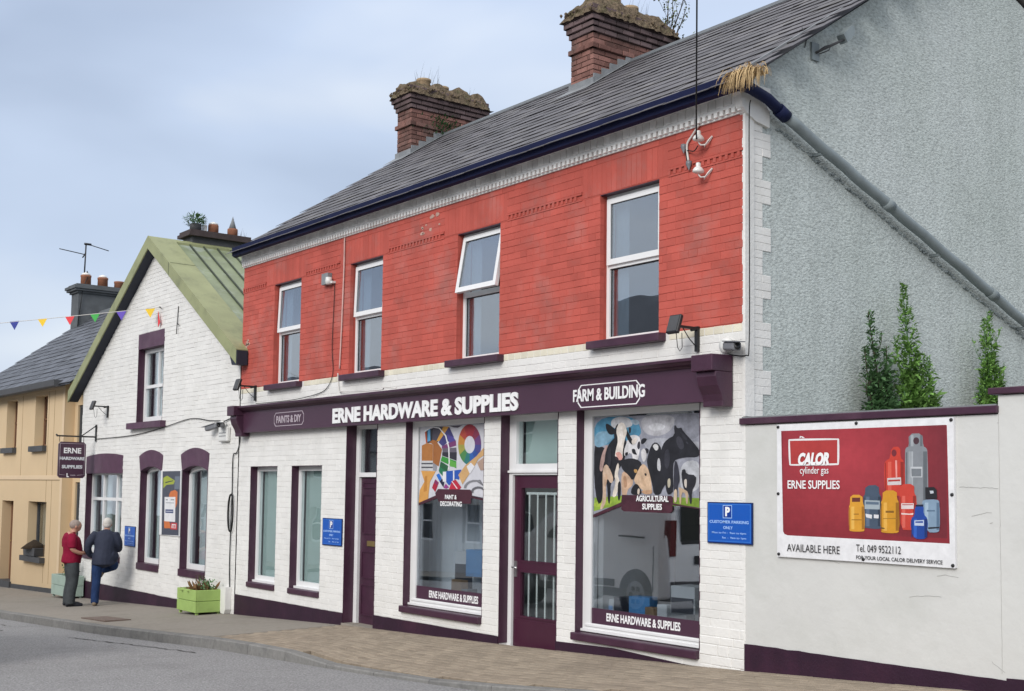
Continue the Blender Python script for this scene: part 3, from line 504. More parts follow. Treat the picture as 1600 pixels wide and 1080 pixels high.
 ('1a1a22',[(-8.764,0.479),(-8.732,0.494),(-8.699,0.49),(-8.666,0.468),(-8.646,0.443),(-8.639,0.415),(-8.64,0.376),(-8.647,0.326),(-8.643,0.273),(-8.627,0.218),(-8.603,0.168),(-8.572,0.124),(-8.571,0.085),(-8.602,0.052),(-8.626,0.02),(-8.641,-0.011),(-8.673,-0.026),(-8.72,-0.027),(-8.748,-0.001),(-8.757,0.052),(-8.781,0.129),(-8.822,0.23),(-8.841,0.298),(-8.837,0.332),(-8.821,0.379),(-8.794,0.441)]),
 ('dcdcdc',[(-8.744,0.472),(-8.733,0.477),(-8.722,0.479),(-8.712,0.478),(-8.703,0.476),(-8.694,0.471),(-8.687,0.465),(-8.682,0.457),(-8.679,0.449),(-8.679,0.439),(-8.68,0.431),(-8.685,0.424),(-8.692,0.418),(-8.701,0.414),(-8.71,0.413),(-8.72,0.416),(-8.729,0.421),(-8.737,0.43),(-8.745,0.438),(-8.75,0.445),(-8.754,0.451),(-8.757,0.457),(-8.756,0.462),(-8.751,0.467)]),
 ('c8c8cc',[(-8.679,0.336),(-8.671,0.336),(-8.664,0.332),(-8.658,0.322),(-8.653,0.307),(-8.649,0.287),(-8.647,0.268),(-8.645,0.251),(-8.646,0.236),(-8.648,0.222),(-8.652,0.213),(-8.659,0.209),(-8.668,0.21),(-8.68,0.215),(-8.689,0.227),(-8.694,0.243),(-8.695,0.266),(-8.694,0.293),(-8.69,0.314),(-8.685,0.329)]),
 ('26242c',[(-8.864,0.436),(-8.856,0.438),(-8.848,0.439),(-8.841,0.437),(-8.833,0.435),(-8.826,0.431),(-8.821,0.425),(-8.819,0.418),(-8.819,0.409),(-8.823,0.398),(-8.827,0.391),(-8.833,0.387),(-8.84,0.386),(-8.848,0.389),(-8.855,0.394),(-8.861,0.401),(-8.866,0.409),(-8.87,0.419),(-8.871,0.427),(-8.869,0.433)]),
 ('d9d7d8',[(-8.909,0.428),(-8.896,0.435),(-8.884,0.436),(-8.874,0.432),(-8.864,0.421),(-8.856,0.406),(-8.85,0.391),(-8.847,0.376),(-8.846,0.361),(-8.847,0.347),(-8.851,0.335),(-8.857,0.323),(-8.865,0.314),(-8.876,0.305),(-8.885,0.302),(-8.894,0.305),(-8.903,0.314),(-8.91,0.328),(-8.916,0.343),(-8.921,0.359),(-8.924,0.375),(-8.926,0.392),(-8.924,0.407),(-8.918,0.419)]),
 ('1d1d26',[(-8.605,0.481),(-8.574,0.508),(-8.531,0.531),(-8.477,0.549),(-8.454,0.58),(-8.462,0.624),(-8.46,0.65),(-8.449,0.657),(-8.436,0.651),(-8.423,0.632),(-8.402,0.625),(-8.373,0.63),(-8.355,0.623),(-8.347,0.607),(-8.313,0.574),(-8.253,0.526),(-8.195,0.476),(-8.139,0.424),(-8.113,0.388),(-8.117,0.37),(-8.13,0.354),(-8.152,0.343),(-8.189,0.339),(-8.241,0.341),(-8.297,0.34),(-8.357,0.334),(-8.407,0.326),(-8.445,0.316),(-8.468,0.286),(-8.475,0.236),(-8.475,0.162),(-8.467,0.063),(-8.474,0.006),(-8.497,-0.011),(-8.52,-0.02),(-8.544,-0.021),(-8.563,0.009),(-8.579,0.071),(-8.599,0.129),(-8.623,0.185),(-8.641,0.248),(-8.653,0.321),(-8.65,0.385),(-8.63,0.44)]),
 ('3d3d48',[(-8.294,0.491),(-8.286,0.49),(-8.28,0.487),(-8.275,0.484),(-8.272,0.479),(-8.27,0.474),(-8.271,0.47),(-8.273,0.468),(-8.278,0.469),(-8.284,0.471),(-8.29,0.473),(-8.295,0.477),(-8.299,0.481),(-8.301,0.486),(-8.301,0.49),(-8.299,0.491)]),
 ('30303c',[(-8.447,0.303),(-8.435,0.306),(-8.424,0.296),(-8.412,0.272),(-8.401,0.236),(-8.389,0.187),(-8.383,0.148),(-8.382,0.119),(-8.386,0.101),(-8.395,0.092),(-8.403,0.075),(-8.408,0.049),(-8.412,0.015),(-8.414,-0.029),(-8.418,-0.063),(-8.424,-0.086),(-8.433,-0.099),(-8.445,-0.102),(-8.454,-0.079),(-8.46,-0.03),(-8.463,0.046),(-8.463,0.147),(-8.461,0.224),(-8.455,0.276)]),
 ('d7c2a8',[(-8.445,0.029),(-8.434,0.032),(-8.426,0.026),(-8.42,0.011),(-8.418,-0.013),(-8.418,-0.046),(-8.421,-0.07),(-8.427,-0.088),(-8.435,-0.097),(-8.446,-0.098),(-8.454,-0.092),(-8.459,-0.077),(-8.462,-0.054),(-8.462,-0.022),(-8.46,0.002),(-8.454,0.019)]),
 ('cfc6b0',[(-8.537,0.132),(-8.526,0.137),(-8.518,0.136),(-8.512,0.128),(-8.508,0.113),(-8.507,0.091),(-8.509,0.073),(-8.513,0.059),(-8.52,0.049),(-8.529,0.044),(-8.537,0.045),(-8.543,0.053),(-8.547,0.069),(-8.549,0.091),(-8.548,0.108),(-8.544,0.122)]),
 ('24242c',[(-8.351,0.216),(-8.325,0.227),(-8.308,0.219),(-8.3,0.192),(-8.262,0.175),(-8.195,0.17),(-8.164,0.146),(-8.167,0.103),(-8.182,0.065),(-8.208,0.032),(-8.221,-0.016),(-8.22,-0.081),(-8.228,-0.11),(-8.243,-0.105),(-8.252,-0.079),(-8.256,-0.03),(-8.269,-0.003),(-8.292,0.002),(-8.312,0.018),(-8.331,0.045),(-8.347,0.097),(-8.359,0.173)]),
 ('d0c7bd',[(-8.31,0.128),(-8.3,0.131),(-8.292,0.127),(-8.287,0.116),(-8.286,0.098),(-8.287,0.074),(-8.289,0.057),(-8.294,0.047),(-8.299,0.045),(-8.307,0.051),(-8.313,0.059),(-8.318,0.07),(-8.321,0.083),(-8.323,0.099),(-8.322,0.112),(-8.318,0.122)]),
 ('c7ad90',[(-8.379,0.05),(-8.333,0.034),(-8.299,0.021),(-8.277,0.01),(-8.267,-0.025),(-8.271,-0.084),(-8.279,-0.111),(-8.292,-0.106),(-8.299,-0.079),(-8.302,-0.031),(-8.316,-0.004),(-8.343,0.002),(-8.357,-0.026),(-8.36,-0.086),(-8.367,-0.114),(-8.38,-0.112),(-8.386,-0.082),(-8.386,-0.025),(-8.39,0.017),(-8.398,0.045)]),
 ('3a3a44',[(-8.412,0.544),(-8.396,0.547),(-8.381,0.542),(-8.366,0.531),(-8.351,0.513),(-8.335,0.488),(-8.327,0.466),(-8.325,0.448),(-8.329,0.434),(-8.341,0.424),(-8.353,0.418),(-8.366,0.419),(-8.381,0.424),(-8.396,0.436),(-8.408,0.449),(-8.418,0.466),(-8.425,0.486),(-8.429,0.508),(-8.428,0.525),(-8.422,0.537)]),
 ('34343e',[(-8.566,0.419),(-8.55,0.425),(-8.537,0.42),(-8.528,0.406),(-8.521,0.383),(-8.517,0.35),(-8.516,0.319),(-8.52,0.292),(-8.528,0.267),(-8.539,0.245),(-8.55,0.233),(-8.561,0.23),(-8.571,0.237),(-8.581,0.254),(-8.588,0.274),(-8.592,0.299),(-8.593,0.328),(-8.592,0.362),(-8.586,0.388),(-8.578,0.407)]),
 ('2c2c35',[(-8.372,0.589),(-8.36,0.585),(-8.347,0.578),(-8.332,0.566),(-8.315,0.551),(-8.296,0.532),(-8.285,0.518),(-8.281,0.509),(-8.284,0.504),(-8.296,0.504),(-8.309,0.51),(-8.324,0.521),(-8.341,0.538),(-8.36,0.561),(-8.372,0.577),(-8.376,0.586)]),
 ('f6efe8',[(-9.224,0.68),(-9.215,0.681),(-9.208,0.674),(-9.203,0.66),(-9.199,0.637),(-9.196,0.607),(-9.196,0.577),(-9.198,0.547),(-9.202,0.518),(-9.208,0.489),(-9.214,0.473),(-9.22,0.468),(-9.226,0.477),(-9.231,0.497),(-9.236,0.522),(-9.238,0.551),(-9.239,0.584),(-9.238,0.622),(-9.235,0.65),(-9.23,0.67)]),
 ('2b2a33',[(-9.407,0.458),(-9.397,0.464),(-9.387,0.46),(-9.38,0.445),(-9.373,0.42),(-9.369,0.385),(-9.367,0.351),(-9.369,0.319),(-9.374,0.289),(-9.382,0.26),(-9.391,0.244),(-9.4,0.241),(-9.408,0.251),(-9.417,0.274),(-9.424,0.301),(-9.427,0.33),(-9.428,0.362),(-9.426,0.397),(-9.422,0.425),(-9.416,0.445)]),
 ('c7a68b',[(-9.448,0.184),(-9.437,0.178),(-9.43,0.166),(-9.428,0.149),(-9.43,0.126),(-9.436,0.096),(-9.443,0.074),(-9.45,0.06),(-9.458,0.053),(-9.467,0.052),(-9.473,0.061),(-9.475,0.079),(-9.474,0.105),(-9.47,0.14),(-9.465,0.165),(-9.457,0.18)]),
 ('efe4da',[(-9.044,0.536),(-9.023,0.544),(-9.006,0.547),(-8.994,0.547),(-8.986,0.543),(-8.982,0.534),(-8.983,0.524),(-8.989,0.513),(-9,0.5),(-9.016,0.486),(-9.031,0.48),(-9.043,0.48),(-9.054,0.487),(-9.062,0.502),(-9.063,0.515),(-9.057,0.526)]),
 ('cfae8f',[(-8.921,0.16),(-8.909,0.154),(-8.896,0.144),(-8.884,0.13),(-8.872,0.112),(-8.859,0.09),(-8.853,0.073),(-8.853,0.061),(-8.859,0.056),(-8.871,0.056),(-8.884,0.063),(-8.896,0.077),(-8.908,0.098),(-8.921,0.126),(-8.927,0.146),(-8.927,0.157)]),
 ('b78f70',[(-9.17,0.165),(-9.157,0.162),(-9.147,0.153),(-9.14,0.139),(-9.135,0.119),(-9.132,0.093),(-9.133,0.072),(-9.137,0.056),(-9.145,0.046),(-9.155,0.04),(-9.164,0.044),(-9.172,0.058),(-9.178,0.083),(-9.182,0.117),(-9.182,0.142),(-9.178,0.158)]),
 ('4a1e2e',[(-9.204,-0.032),(-8.493,-0.035),(-8.47,-0.052),(-8.47,-0.106),(-8.102,-0.148),(-8.102,-0.159),(-8.477,-0.123),(-8.477,-0.183),(-8.515,-0.204),(-9.168,-0.2),(-9.211,-0.182),(-9.211,-0.147),(-9.644,-0.277),(-9.645,-0.244),(-9.212,-0.107)])]
PAINT_PRINT=[('d9d9e0',[(-12.988,0.791),(-11.574,0.78),(-11.558,-0.097),(-11.856,-0.067),(-12.584,-0.075),(-12.989,-0.176)]),
 ('5c5663',[(-12.34,0.781),(-12.056,0.78),(-12.156,0.752),(-12.237,0.757)]),
 ('a8343c',[(-11.908,0.786),(-11.939,0.785),(-11.97,0.78),(-12,0.771),(-12.028,0.757),(-11.958,0.633),(-11.945,0.639),(-11.932,0.643),(-11.918,0.645),(-11.904,0.646)]),
 ('b64a3c',[(-12.028,0.757),(-12.054,0.74),(-12.077,0.72),(-12.097,0.696),(-12.115,0.669),(-11.997,0.595),(-11.989,0.607),(-11.98,0.617),(-11.97,0.626),(-11.958,0.633)]),
 ('c98a3a',[(-12.115,0.669),(-12.128,0.641),(-12.137,0.61),(-12.143,0.578),(-12.144,0.546),(-12.01,0.543),(-12.009,0.557),(-12.007,0.57),(-12.003,0.583),(-11.997,0.595)]),
 ('a7a24a',[(-12.144,0.546),(-12.141,0.513),(-12.134,0.481),(-12.123,0.45),(-12.108,0.421),(-11.994,0.49),(-12.001,0.502),(-12.006,0.516),(-12.009,0.529),(-12.01,0.543)]),
 ('4f8a4e',[(-12.108,0.421),(-12.089,0.394),(-12.067,0.369),(-12.043,0.348),(-12.016,0.33),(-11.953,0.451),(-11.965,0.458),(-11.976,0.468),(-11.986,0.478),(-11.994,0.49)]),
 ('2f7c7a',[(-12.016,0.33),(-11.987,0.315),(-11.957,0.305),(-11.926,0.298),(-11.895,0.296),(-11.899,0.436),(-11.913,0.437),(-11.927,0.44),(-11.94,0.444),(-11.953,0.451)]),
 ('2f62b0',[(-11.895,0.296),(-11.864,0.297),(-11.834,0.303),(-11.804,0.313),(-11.777,0.327),(-11.845,0.449),(-11.858,0.443),(-11.871,0.439),(-11.885,0.436),(-11.899,0.436)]),
 ('2c4f9c',[(-11.777,0.327),(-11.752,0.345),(-11.729,0.365),(-11.71,0.389),(-11.694,0.415),(-11.807,0.486),(-11.815,0.475),(-11.824,0.465),(-11.834,0.456),(-11.845,0.449)]),
 ('4a4a8e',[(-11.694,0.415),(-11.681,0.443),(-11.672,0.473),(-11.666,0.504),(-11.665,0.535),(-11.794,0.538),(-11.795,0.525),(-11.797,0.511),(-11.801,0.498),(-11.807,0.486)]),
 ('6b3f7a',[(-11.665,0.535),(-11.668,0.567),(-11.675,0.598),(-11.685,0.629),(-11.7,0.658),(-11.81,0.591),(-11.803,0.578),(-11.799,0.565),(-11.796,0.552),(-11.794,0.538)]),
 ('8c3450',[(-11.7,0.658),(-11.717,0.684),(-11.738,0.709),(-11.762,0.731),(-11.788,0.749),(-11.85,0.63),(-11.838,0.622),(-11.827,0.613),(-11.818,0.602),(-11.81,0.591)]),
 ('a52f40',[(-11.788,0.749),(-11.816,0.764),(-11.846,0.776),(-11.877,0.783),(-11.908,0.786),(-11.904,0.646),(-11.89,0.644),(-11.876,0.641),(-11.863,0.637),(-11.85,0.63)]),
 ('26262f',[(-12.877,0.736),(-12.695,0.766),(-12.547,0.767),(-12.563,0.602),(-12.625,0.568),(-12.818,0.584)]),
 ('5fa3cf',[(-12.813,0.746),(-12.759,0.756),(-12.75,0.607),(-12.819,0.596)]),
 ('b5522e',[(-12.882,0.736),(-12.849,0.739),(-12.818,0.59),(-12.851,0.579)]),
 ('4b4754',[(-12.696,0.784),(-12.453,0.778),(-12.595,0.603),(-12.712,0.624)]),
 ('d9a048',[(-12.464,0.779),(-12.34,0.772),(-12.542,0.602),(-12.616,0.598)]),
 ('43407c',[(-12.34,0.772),(-12.234,0.641),(-12.477,0.53),(-12.567,0.585)]),
 ('52489a',[(-12.388,0.68),(-12.244,0.641),(-12.192,0.593),(-12.334,0.573)]),
 ('7c3a72',[(-12.192,0.599),(-12.18,0.535),(-12.476,0.488),(-12.498,0.53),(-12.334,0.573)]),
 ('6a6472',[(-12.476,0.506),(-12.179,0.512),(-12.171,0.454),(-12.475,0.459)]),
 ('2e2c38',[(-12.479,0.459),(-12.167,0.454),(-12.169,0.35),(-12.484,0.418)]),
 ('3a9a3c',[(-12.484,0.412),(-12.174,0.344),(-12.172,0.258),(-12.514,0.354)]),
 ('63b04a',[(-12.327,0.363),(-12.174,0.327),(-12.172,0.269),(-12.305,0.282)]),
 ('23603c',[(-12.513,0.348),(-12.325,0.282),(-12.354,0.224),(-12.551,0.225)]),
 ('1f7a52',[(-12.532,0.283),(-12.385,0.218),(-12.466,0.166),(-12.541,0.213)]),
 ('b8793f',[(-12.943,0.551),(-12.818,0.584),(-12.689,0.558),(-12.687,0.356),(-12.937,0.359)]),
 ('a86a36',[(-12.775,0.589),(-12.691,0.62),(-12.616,0.603),(-12.486,0.494),(-12.553,0.284),(-12.682,0.332),(-12.684,0.558)]),
 ('d2d2d4',[(-12.952,0.359),(-12.682,0.356),(-12.678,0.231),(-12.948,0.238)]),
 ('55555c',[(-12.945,0.332),(-12.686,0.33),(-12.685,0.311),(-12.944,0.313)]),
 ('55555c',[(-12.943,0.284),(-12.684,0.282),(-12.684,0.263),(-12.942,0.265)]),
 ('9a9aa2',[(-12.682,0.332),(-12.585,0.296),(-12.604,0.225),(-12.679,0.237)]),
 ('e0a456',[(-12.948,0.232),(-12.615,0.225),(-12.738,0.095),(-12.766,-0.048),(-12.774,-0.125),(-12.989,-0.176),(-12.972,-0.014),(-12.867,0.095)]),
 ('c98a40',[(-12.859,0.166),(-12.805,0.166),(-12.809,-0.024),(-12.884,-0.037)]),
 ('1d6fd0',[(-12.603,0.178),(-12.54,0.199),(-12.482,0.136),(-12.526,0.095)]),
 ('1a1a3c',[(-12.526,0.095),(-12.475,0.131),(-12.422,0.084),(-12.441,0.025)]),
 ('b01f3c',[(-12.693,0.018),(-12.632,0.113),(-12.547,0.078),(-12.617,-0.035)]),
 ('8c2a5e',[(-12.622,0.125),(-12.543,0.084),(-12.577,0.048),(-12.652,0.083)]),
 ('f0f0f4',[(-12.457,0.218),(-12.385,0.218),(-12.381,0.096),(-12.454,0.095)]),
 ('2258b8',[(-12.385,0.222),(-12.061,0.243),(-12.108,0.119),(-12.178,0.131),(-12.318,0.049),(-12.381,0.09)]),
 ('f0f0f4',[(-12.238,0.229),(-12.21,0.231),(-12.206,0.108),(-12.234,0.105)]),
 ('9a3f8c',[(-12.391,0.072),(-12.318,0.026),(-12.379,0.008),(-12.441,0.02)]),
 ('c32440',[(-12.259,0.102),(-12.178,0.119),(-12.055,0.028),(-12.094,0.002),(-12.317,0.003)]),
 ('f4f4f4',[(-12.265,0.099),(-12.253,0.104),(-12.135,0.013),(-12.151,0.009)]),
 ('d6ab74',[(-11.574,0.522),(-11.571,0.421),(-11.713,0.367),(-11.797,0.278),(-12.036,0.062),(-12.123,0.177),(-11.983,0.291),(-11.752,0.402)]),
 ('ececf0',[(-11.953,0.279),(-11.866,0.324),(-11.787,0.278),(-11.882,0.188)]),
 ('b89c8c',[(-11.74,0.323),(-11.58,0.399),(-11.576,0.231),(-11.671,0.232)]),
 ('77777c',[(-11.822,0.108),(-11.668,0.12),(-11.58,0.031),(-11.628,0.053),(-11.744,0.097)]),
 ('8a8a90',[(-12.005,0.017),(-11.992,0.052),(-11.952,0.083),(-11.89,0.106),(-11.814,0.118),(-11.734,0.118),(-11.658,0.106),(-11.682,0.087),(-11.741,0.096),(-11.805,0.096),(-11.865,0.086),(-11.914,0.068),(-11.946,0.044),(-11.956,0.017)]),
 ('6c6c72',[(-11.854,-0.039),(-11.853,-0.011),(-11.826,0.014),(-11.778,0.032),(-11.718,0.041),(-11.655,0.038),(-11.601,0.024),(-11.564,0.002),(-11.551,-0.025),(-11.598,-0.025),(-11.607,-0.008),(-11.633,0.006),(-11.67,0.014),(-11.713,0.016),(-11.754,0.011),(-11.787,-0.001),(-11.806,-0.017),(-11.807,-0.035)]),
 ('f2f2f4',[(-12.888,0.736),(-12.717,0.787),(-12.547,0.767),(-12.398,0.669),(-12.322,0.515),(-12.31,0.328),(-12.334,0.23),(-12.354,0.23),(-12.331,0.328),(-12.348,0.515),(-12.419,0.657),(-12.557,0.756),(-12.713,0.775),(-12.877,0.72)]),
 ('4a1e2e',[(-12.555,0.004),(-11.868,0.001),(-11.834,-0.027),(-11.832,-0.078),(-11.558,-0.108),(-11.567,-0.131),(-11.846,-0.095),(-11.853,-0.169),(-12.456,-0.167),(-12.529,-0.157),(-12.573,-0.111),(-12.988,-0.206),(-12.989,-0.176),(-12.605,-0.076),(-12.617,-0.046)])]
BANNER_PRINT=[('f0f0f2',[(-7.05,0.606),(-5.329,0.597),(-5.323,-0.55),(-7.048,-0.542)]),
 ('8e2430',[(-7.012,0.55),(-5.383,0.546),(-5.37,-0.364),(-6.941,-0.359),(-6.977,-0.35),(-6.993,-0.327)]),
 ('9c2b36',[(-7.012,0.55),(-5.569,0.546),(-5.602,0.067),(-6.605,0.036),(-7.002,-0.044)]),
 ('a83440',[(-6.602,0.549),(-5.895,0.547),(-6.011,0.161),(-6.361,0.075),(-6.682,0.162)]),
 ('f2f0f0',[(-6.931,0.469),(-6.925,0.475),(-6.788,0.477),(-6.529,0.473),(-6.4,0.468),(-6.394,0.462),(-6.392,0.409),(-6.393,0.308),(-6.398,0.254),(-6.404,0.247),(-6.53,0.243),(-6.78,0.243),(-6.913,0.246),(-6.921,0.252),(-6.928,0.308),(-6.932,0.413)]),
 ('b83a38',[(-6.915,0.461),(-6.412,0.457),(-6.414,0.261),(-6.906,0.258)]),
 ('f2f0f0',[(-6.811,0.479),(-6.805,0.5),(-6.776,0.496),(-6.752,0.48),(-6.776,0.481),(-6.789,0.49)]),
 ('8b9096',[(-5.692,0.489),(-5.628,0.489),(-5.596,0.463),(-5.594,0.412),(-5.586,0.383),(-5.572,0.377),(-5.562,0.367),(-5.556,0.352),(-5.553,0.241),(-5.551,0.033),(-5.602,-0.071),(-5.705,-0.073),(-5.758,0.033),(-5.759,0.247),(-5.756,0.361),(-5.749,0.375),(-5.739,0.383),(-5.727,0.385),(-5.722,0.412),(-5.723,0.464)]),
 ('a9afb4',[(-5.702,0.477),(-5.679,0.476),(-5.68,0.388),(-5.703,0.389)]),
 ('6d7379',[(-5.619,0.474),(-5.598,0.474),(-5.599,0.387),(-5.621,0.387)]),
 ('6d7379',[(-5.72,0.47),(-5.714,0.47),(-5.714,0.389),(-5.721,0.389)]),
 ('b4babf',[(-5.72,0.348),(-5.684,0.347),(-5.689,-0.061),(-5.725,-0.062)]),
 ('666c72',[(-5.593,0.346),(-5.559,0.345),(-5.564,-0.059),(-5.597,-0.06)]),
 ('666c72',[(-5.749,0.341),(-5.738,0.341),(-5.743,-0.062),(-5.753,-0.062)]),
 ('4a2f38',[(-5.628,0.43),(-5.629,0.422),(-5.633,0.414),(-5.639,0.408),(-5.646,0.404),(-5.655,0.403),(-5.663,0.404),(-5.67,0.409),(-5.676,0.415),(-5.68,0.423),(-5.681,0.432),(-5.68,0.44),(-5.676,0.448),(-5.67,0.454),(-5.662,0.458),(-5.654,0.459),(-5.646,0.457),(-5.638,0.453),(-5.633,0.447),(-5.629,0.439)]),
 ('a4a9ae',[(-5.725,0.348),(-5.698,0.348),(-5.696,-0.061),(-5.73,-0.062)]),
 ('c8ccd0',[(-5.709,0.227),(-5.602,0.226),(-5.603,0.143),(-5.707,0.143)]),
 ('7c8288',[(-5.701,0.212),(-5.61,0.211),(-5.611,0.15),(-5.699,0.15)]),
 ('cf3f30',[(-5.862,0.387),(-5.82,0.388),(-5.799,0.365),(-5.799,0.319),(-5.791,0.292),(-5.778,0.283),(-5.768,0.266),(-5.763,0.243),(-5.762,0.172),(-5.765,0.055),(-5.811,-0.004),(-5.903,-0.006),(-5.95,0.059),(-5.953,0.191),(-5.947,0.264),(-5.933,0.278),(-5.918,0.287),(-5.905,0.29),(-5.894,0.315),(-5.886,0.363)]),
 ('e0604e',[(-5.917,0.268),(-5.884,0.268),(-5.886,0.006),(-5.919,0.006)]),
 ('97281f',[(-5.799,0.267),(-5.768,0.266),(-5.771,0.008),(-5.802,0.007)]),
 ('97281f',[(-5.943,0.261),(-5.934,0.261),(-5.936,0.006),(-5.945,0.006)]),
 ('7a2630',[(-5.835,0.338),(-5.836,0.329),(-5.839,0.321),(-5.845,0.315),(-5.851,0.311),(-5.859,0.31),(-5.866,0.311),(-5.872,0.316),(-5.877,0.322),(-5.881,0.33),(-5.882,0.339),(-5.881,0.348),(-5.877,0.356),(-5.872,0.362),(-5.865,0.366),(-5.858,0.367),(-5.851,0.365),(-5.844,0.361),(-5.839,0.355),(-5.836,0.347)]),
 ('f0a098',[(-5.849,0.279),(-5.831,0.279),(-5.83,0.125),(-5.844,0.125)]),
 ('d8d0d0',[(-5.924,0.137),(-5.796,0.143),(-5.794,0.084),(-5.922,0.08)]),
 ('b83a30',[(-5.916,0.123),(-5.803,0.127),(-5.803,0.113),(-5.916,0.108)]),
 ('46566a',[(-6.101,0.078),(-6.037,0.081),(-6.004,0.064),(-6.002,0.025),(-5.996,0.001),(-5.987,-0.008),(-5.981,-0.075),(-5.98,-0.2),(-5.989,-0.266),(-6.006,-0.272),(-6.045,-0.274),(-6.106,-0.271),(-6.142,-0.267),(-6.152,-0.26),(-6.158,-0.196),(-6.158,-0.075),(-6.154,-0.01),(-6.143,-0.001),(-6.137,0.022),(-6.135,0.058)]),
 ('5f7088',[(-6.127,-0.014),(-6.095,-0.014),(-6.097,-0.254),(-6.129,-0.255)]),
 ('303c4d',[(-6.014,-0.013),(-5.984,-0.012),(-5.986,-0.251),(-6.016,-0.252)]),
 ('303c4d',[(-6.152,-0.022),(-6.143,-0.022),(-6.145,-0.256),(-6.154,-0.256)]),
 ('a9b6bd',[(-6.142,-0.042),(-5.996,-0.045),(-5.997,-0.116),(-6.142,-0.115)]),
 ('63768a',[(-6.132,-0.054),(-6.006,-0.057),(-6.006,-0.078),(-6.132,-0.077)]),
 ('e6e6ea',[(-6.135,-0.153),(-6.071,-0.161),(-6.074,-0.192),(-6.128,-0.182)]),
 ('e6e6ea',[(-6.054,-0.157),(-6.006,-0.16),(-6.009,-0.188),(-6.054,-0.187)]),
 ('e0a030',[(-6.254,-0),(-6.193,-0),(-6.162,-0.017),(-6.16,-0.052),(-6.155,-0.077),(-6.146,-0.091),(-6.142,-0.146),(-6.141,-0.239),(-6.146,-0.29),(-6.156,-0.297),(-6.191,-0.301),(-6.252,-0.302),(-6.286,-0.299),(-6.293,-0.292),(-6.298,-0.242),(-6.299,-0.149),(-6.296,-0.096),(-6.289,-0.083),(-6.285,-0.058),(-6.284,-0.019)]),
 ('f0bc58',[(-6.273,-0.098),(-6.244,-0.097),(-6.245,-0.283),(-6.274,-0.284)]),
 ('a8721a',[(-6.171,-0.096),(-6.144,-0.095),(-6.145,-0.28),(-6.172,-0.281)]),
 ('a8721a',[(-6.295,-0.105),(-6.287,-0.105),(-6.288,-0.285),(-6.296,-0.285)]),
 ('6a3026',[(-6.265,-0.024),(-6.185,-0.023),(-6.185,-0.057),(-6.266,-0.059)]),
 ('8a6018',[(-6.249,-0.156),(-6.198,-0.155),(-6.198,-0.161),(-6.249,-0.162)]),
 ('8a6018',[(-6.271,-0.203),(-6.169,-0.202),(-6.169,-0.207),(-6.271,-0.209)]),
 ('d99a26',[(-5.934,0.038),(-5.867,0.039),(-5.834,0.022),(-5.834,-0.012),(-5.83,-0.034),(-5.82,-0.046),(-5.815,-0.11),(-5.813,-0.228),(-5.821,-0.291),(-5.839,-0.299),(-5.878,-0.303),(-5.937,-0.303),(-5.972,-0.3),(-5.984,-0.294),(-5.989,-0.233),(-5.988,-0.118),(-5.983,-0.054),(-5.973,-0.042),(-5.968,-0.018),(-5.967,0.019)]),
 ('ecb44e',[(-5.959,-0.06),(-5.927,-0.059),(-5.929,-0.285),(-5.961,-0.286)]),
 ('a06a12',[(-5.845,-0.058),(-5.815,-0.057),(-5.818,-0.281),(-5.848,-0.282)]),
 ('a06a12',[(-5.984,-0.067),(-5.975,-0.067),(-5.977,-0.286),(-5.986,-0.287)]),
 ('8a6018',[(-5.941,-0.125),(-5.863,-0.123),(-5.863,-0.14),(-5.941,-0.141)]),
 ('a87a20',[(-5.965,-0.185),(-5.833,-0.181),(-5.833,-0.187),(-5.965,-0.191)]),
 ('3a3020',[(-5.984,-0.259),(-5.952,-0.263),(-5.952,-0.27),(-5.984,-0.269)]),
 ('cf4234',[(-5.773,0.089),(-5.707,0.091),(-5.675,0.073),(-5.675,0.034),(-5.67,0.009),(-5.658,-0.003),(-5.654,-0.071),(-5.657,-0.196),(-5.668,-0.262),(-5.689,-0.269),(-5.726,-0.273),(-5.78,-0.272),(-5.808,-0.207),(-5.81,-0.076),(-5.81,-0.006),(-5.808,0.003),(-5.806,0.027),(-5.806,0.067)]),
 ('e2685a',[(-5.785,-0.004),(-5.757,-0.004),(-5.759,-0.255),(-5.787,-0.256)]),
 ('962a20',[(-5.686,-0.003),(-5.66,-0.003),(-5.663,-0.252),(-5.689,-0.253)]),
 ('962a20',[(-5.806,-0.011),(-5.799,-0.011),(-5.801,-0.257),(-5.809,-0.257)]),
 ('e8dada',[(-5.794,-0.063),(-5.68,-0.061),(-5.681,-0.105),(-5.794,-0.108)]),
 ('b8342c',[(-5.786,-0.071),(-5.688,-0.069),(-5.688,-0.076),(-5.786,-0.078)]),
 ('eed8d4',[(-5.795,-0.139),(-5.717,-0.143),(-5.684,-0.137),(-5.687,-0.152),(-5.792,-0.152)]),
 ('87a0b8',[(-5.56,-0.03),(-5.501,-0.028),(-5.466,-0.032),(-5.455,-0.041),(-5.449,-0.102),(-5.449,-0.213),(-5.457,-0.272),(-5.473,-0.28),(-5.501,-0.284),(-5.54,-0.284),(-5.571,-0.259),(-5.593,-0.211),(-5.605,-0.154),(-5.605,-0.087),(-5.602,-0.048),(-5.594,-0.037)]),
 ('a8bfd2',[(-5.578,-0.054),(-5.549,-0.053),(-5.552,-0.266),(-5.58,-0.267)]),
 ('5d7690',[(-5.477,-0.052),(-5.451,-0.052),(-5.454,-0.263),(-5.48,-0.264)]),
 ('5d7690',[(-5.6,-0.061),(-5.592,-0.061),(-5.594,-0.267),(-5.602,-0.268)]),
 ('1d1d24',[(-5.575,0.065),(-5.497,0.068),(-5.474,0.045),(-5.472,-0.023),(-5.574,-0.027)]),
 ('c8ced6',[(-5.536,0.039),(-5.503,0.039),(-5.5,0.02),(-5.53,0.016)]),
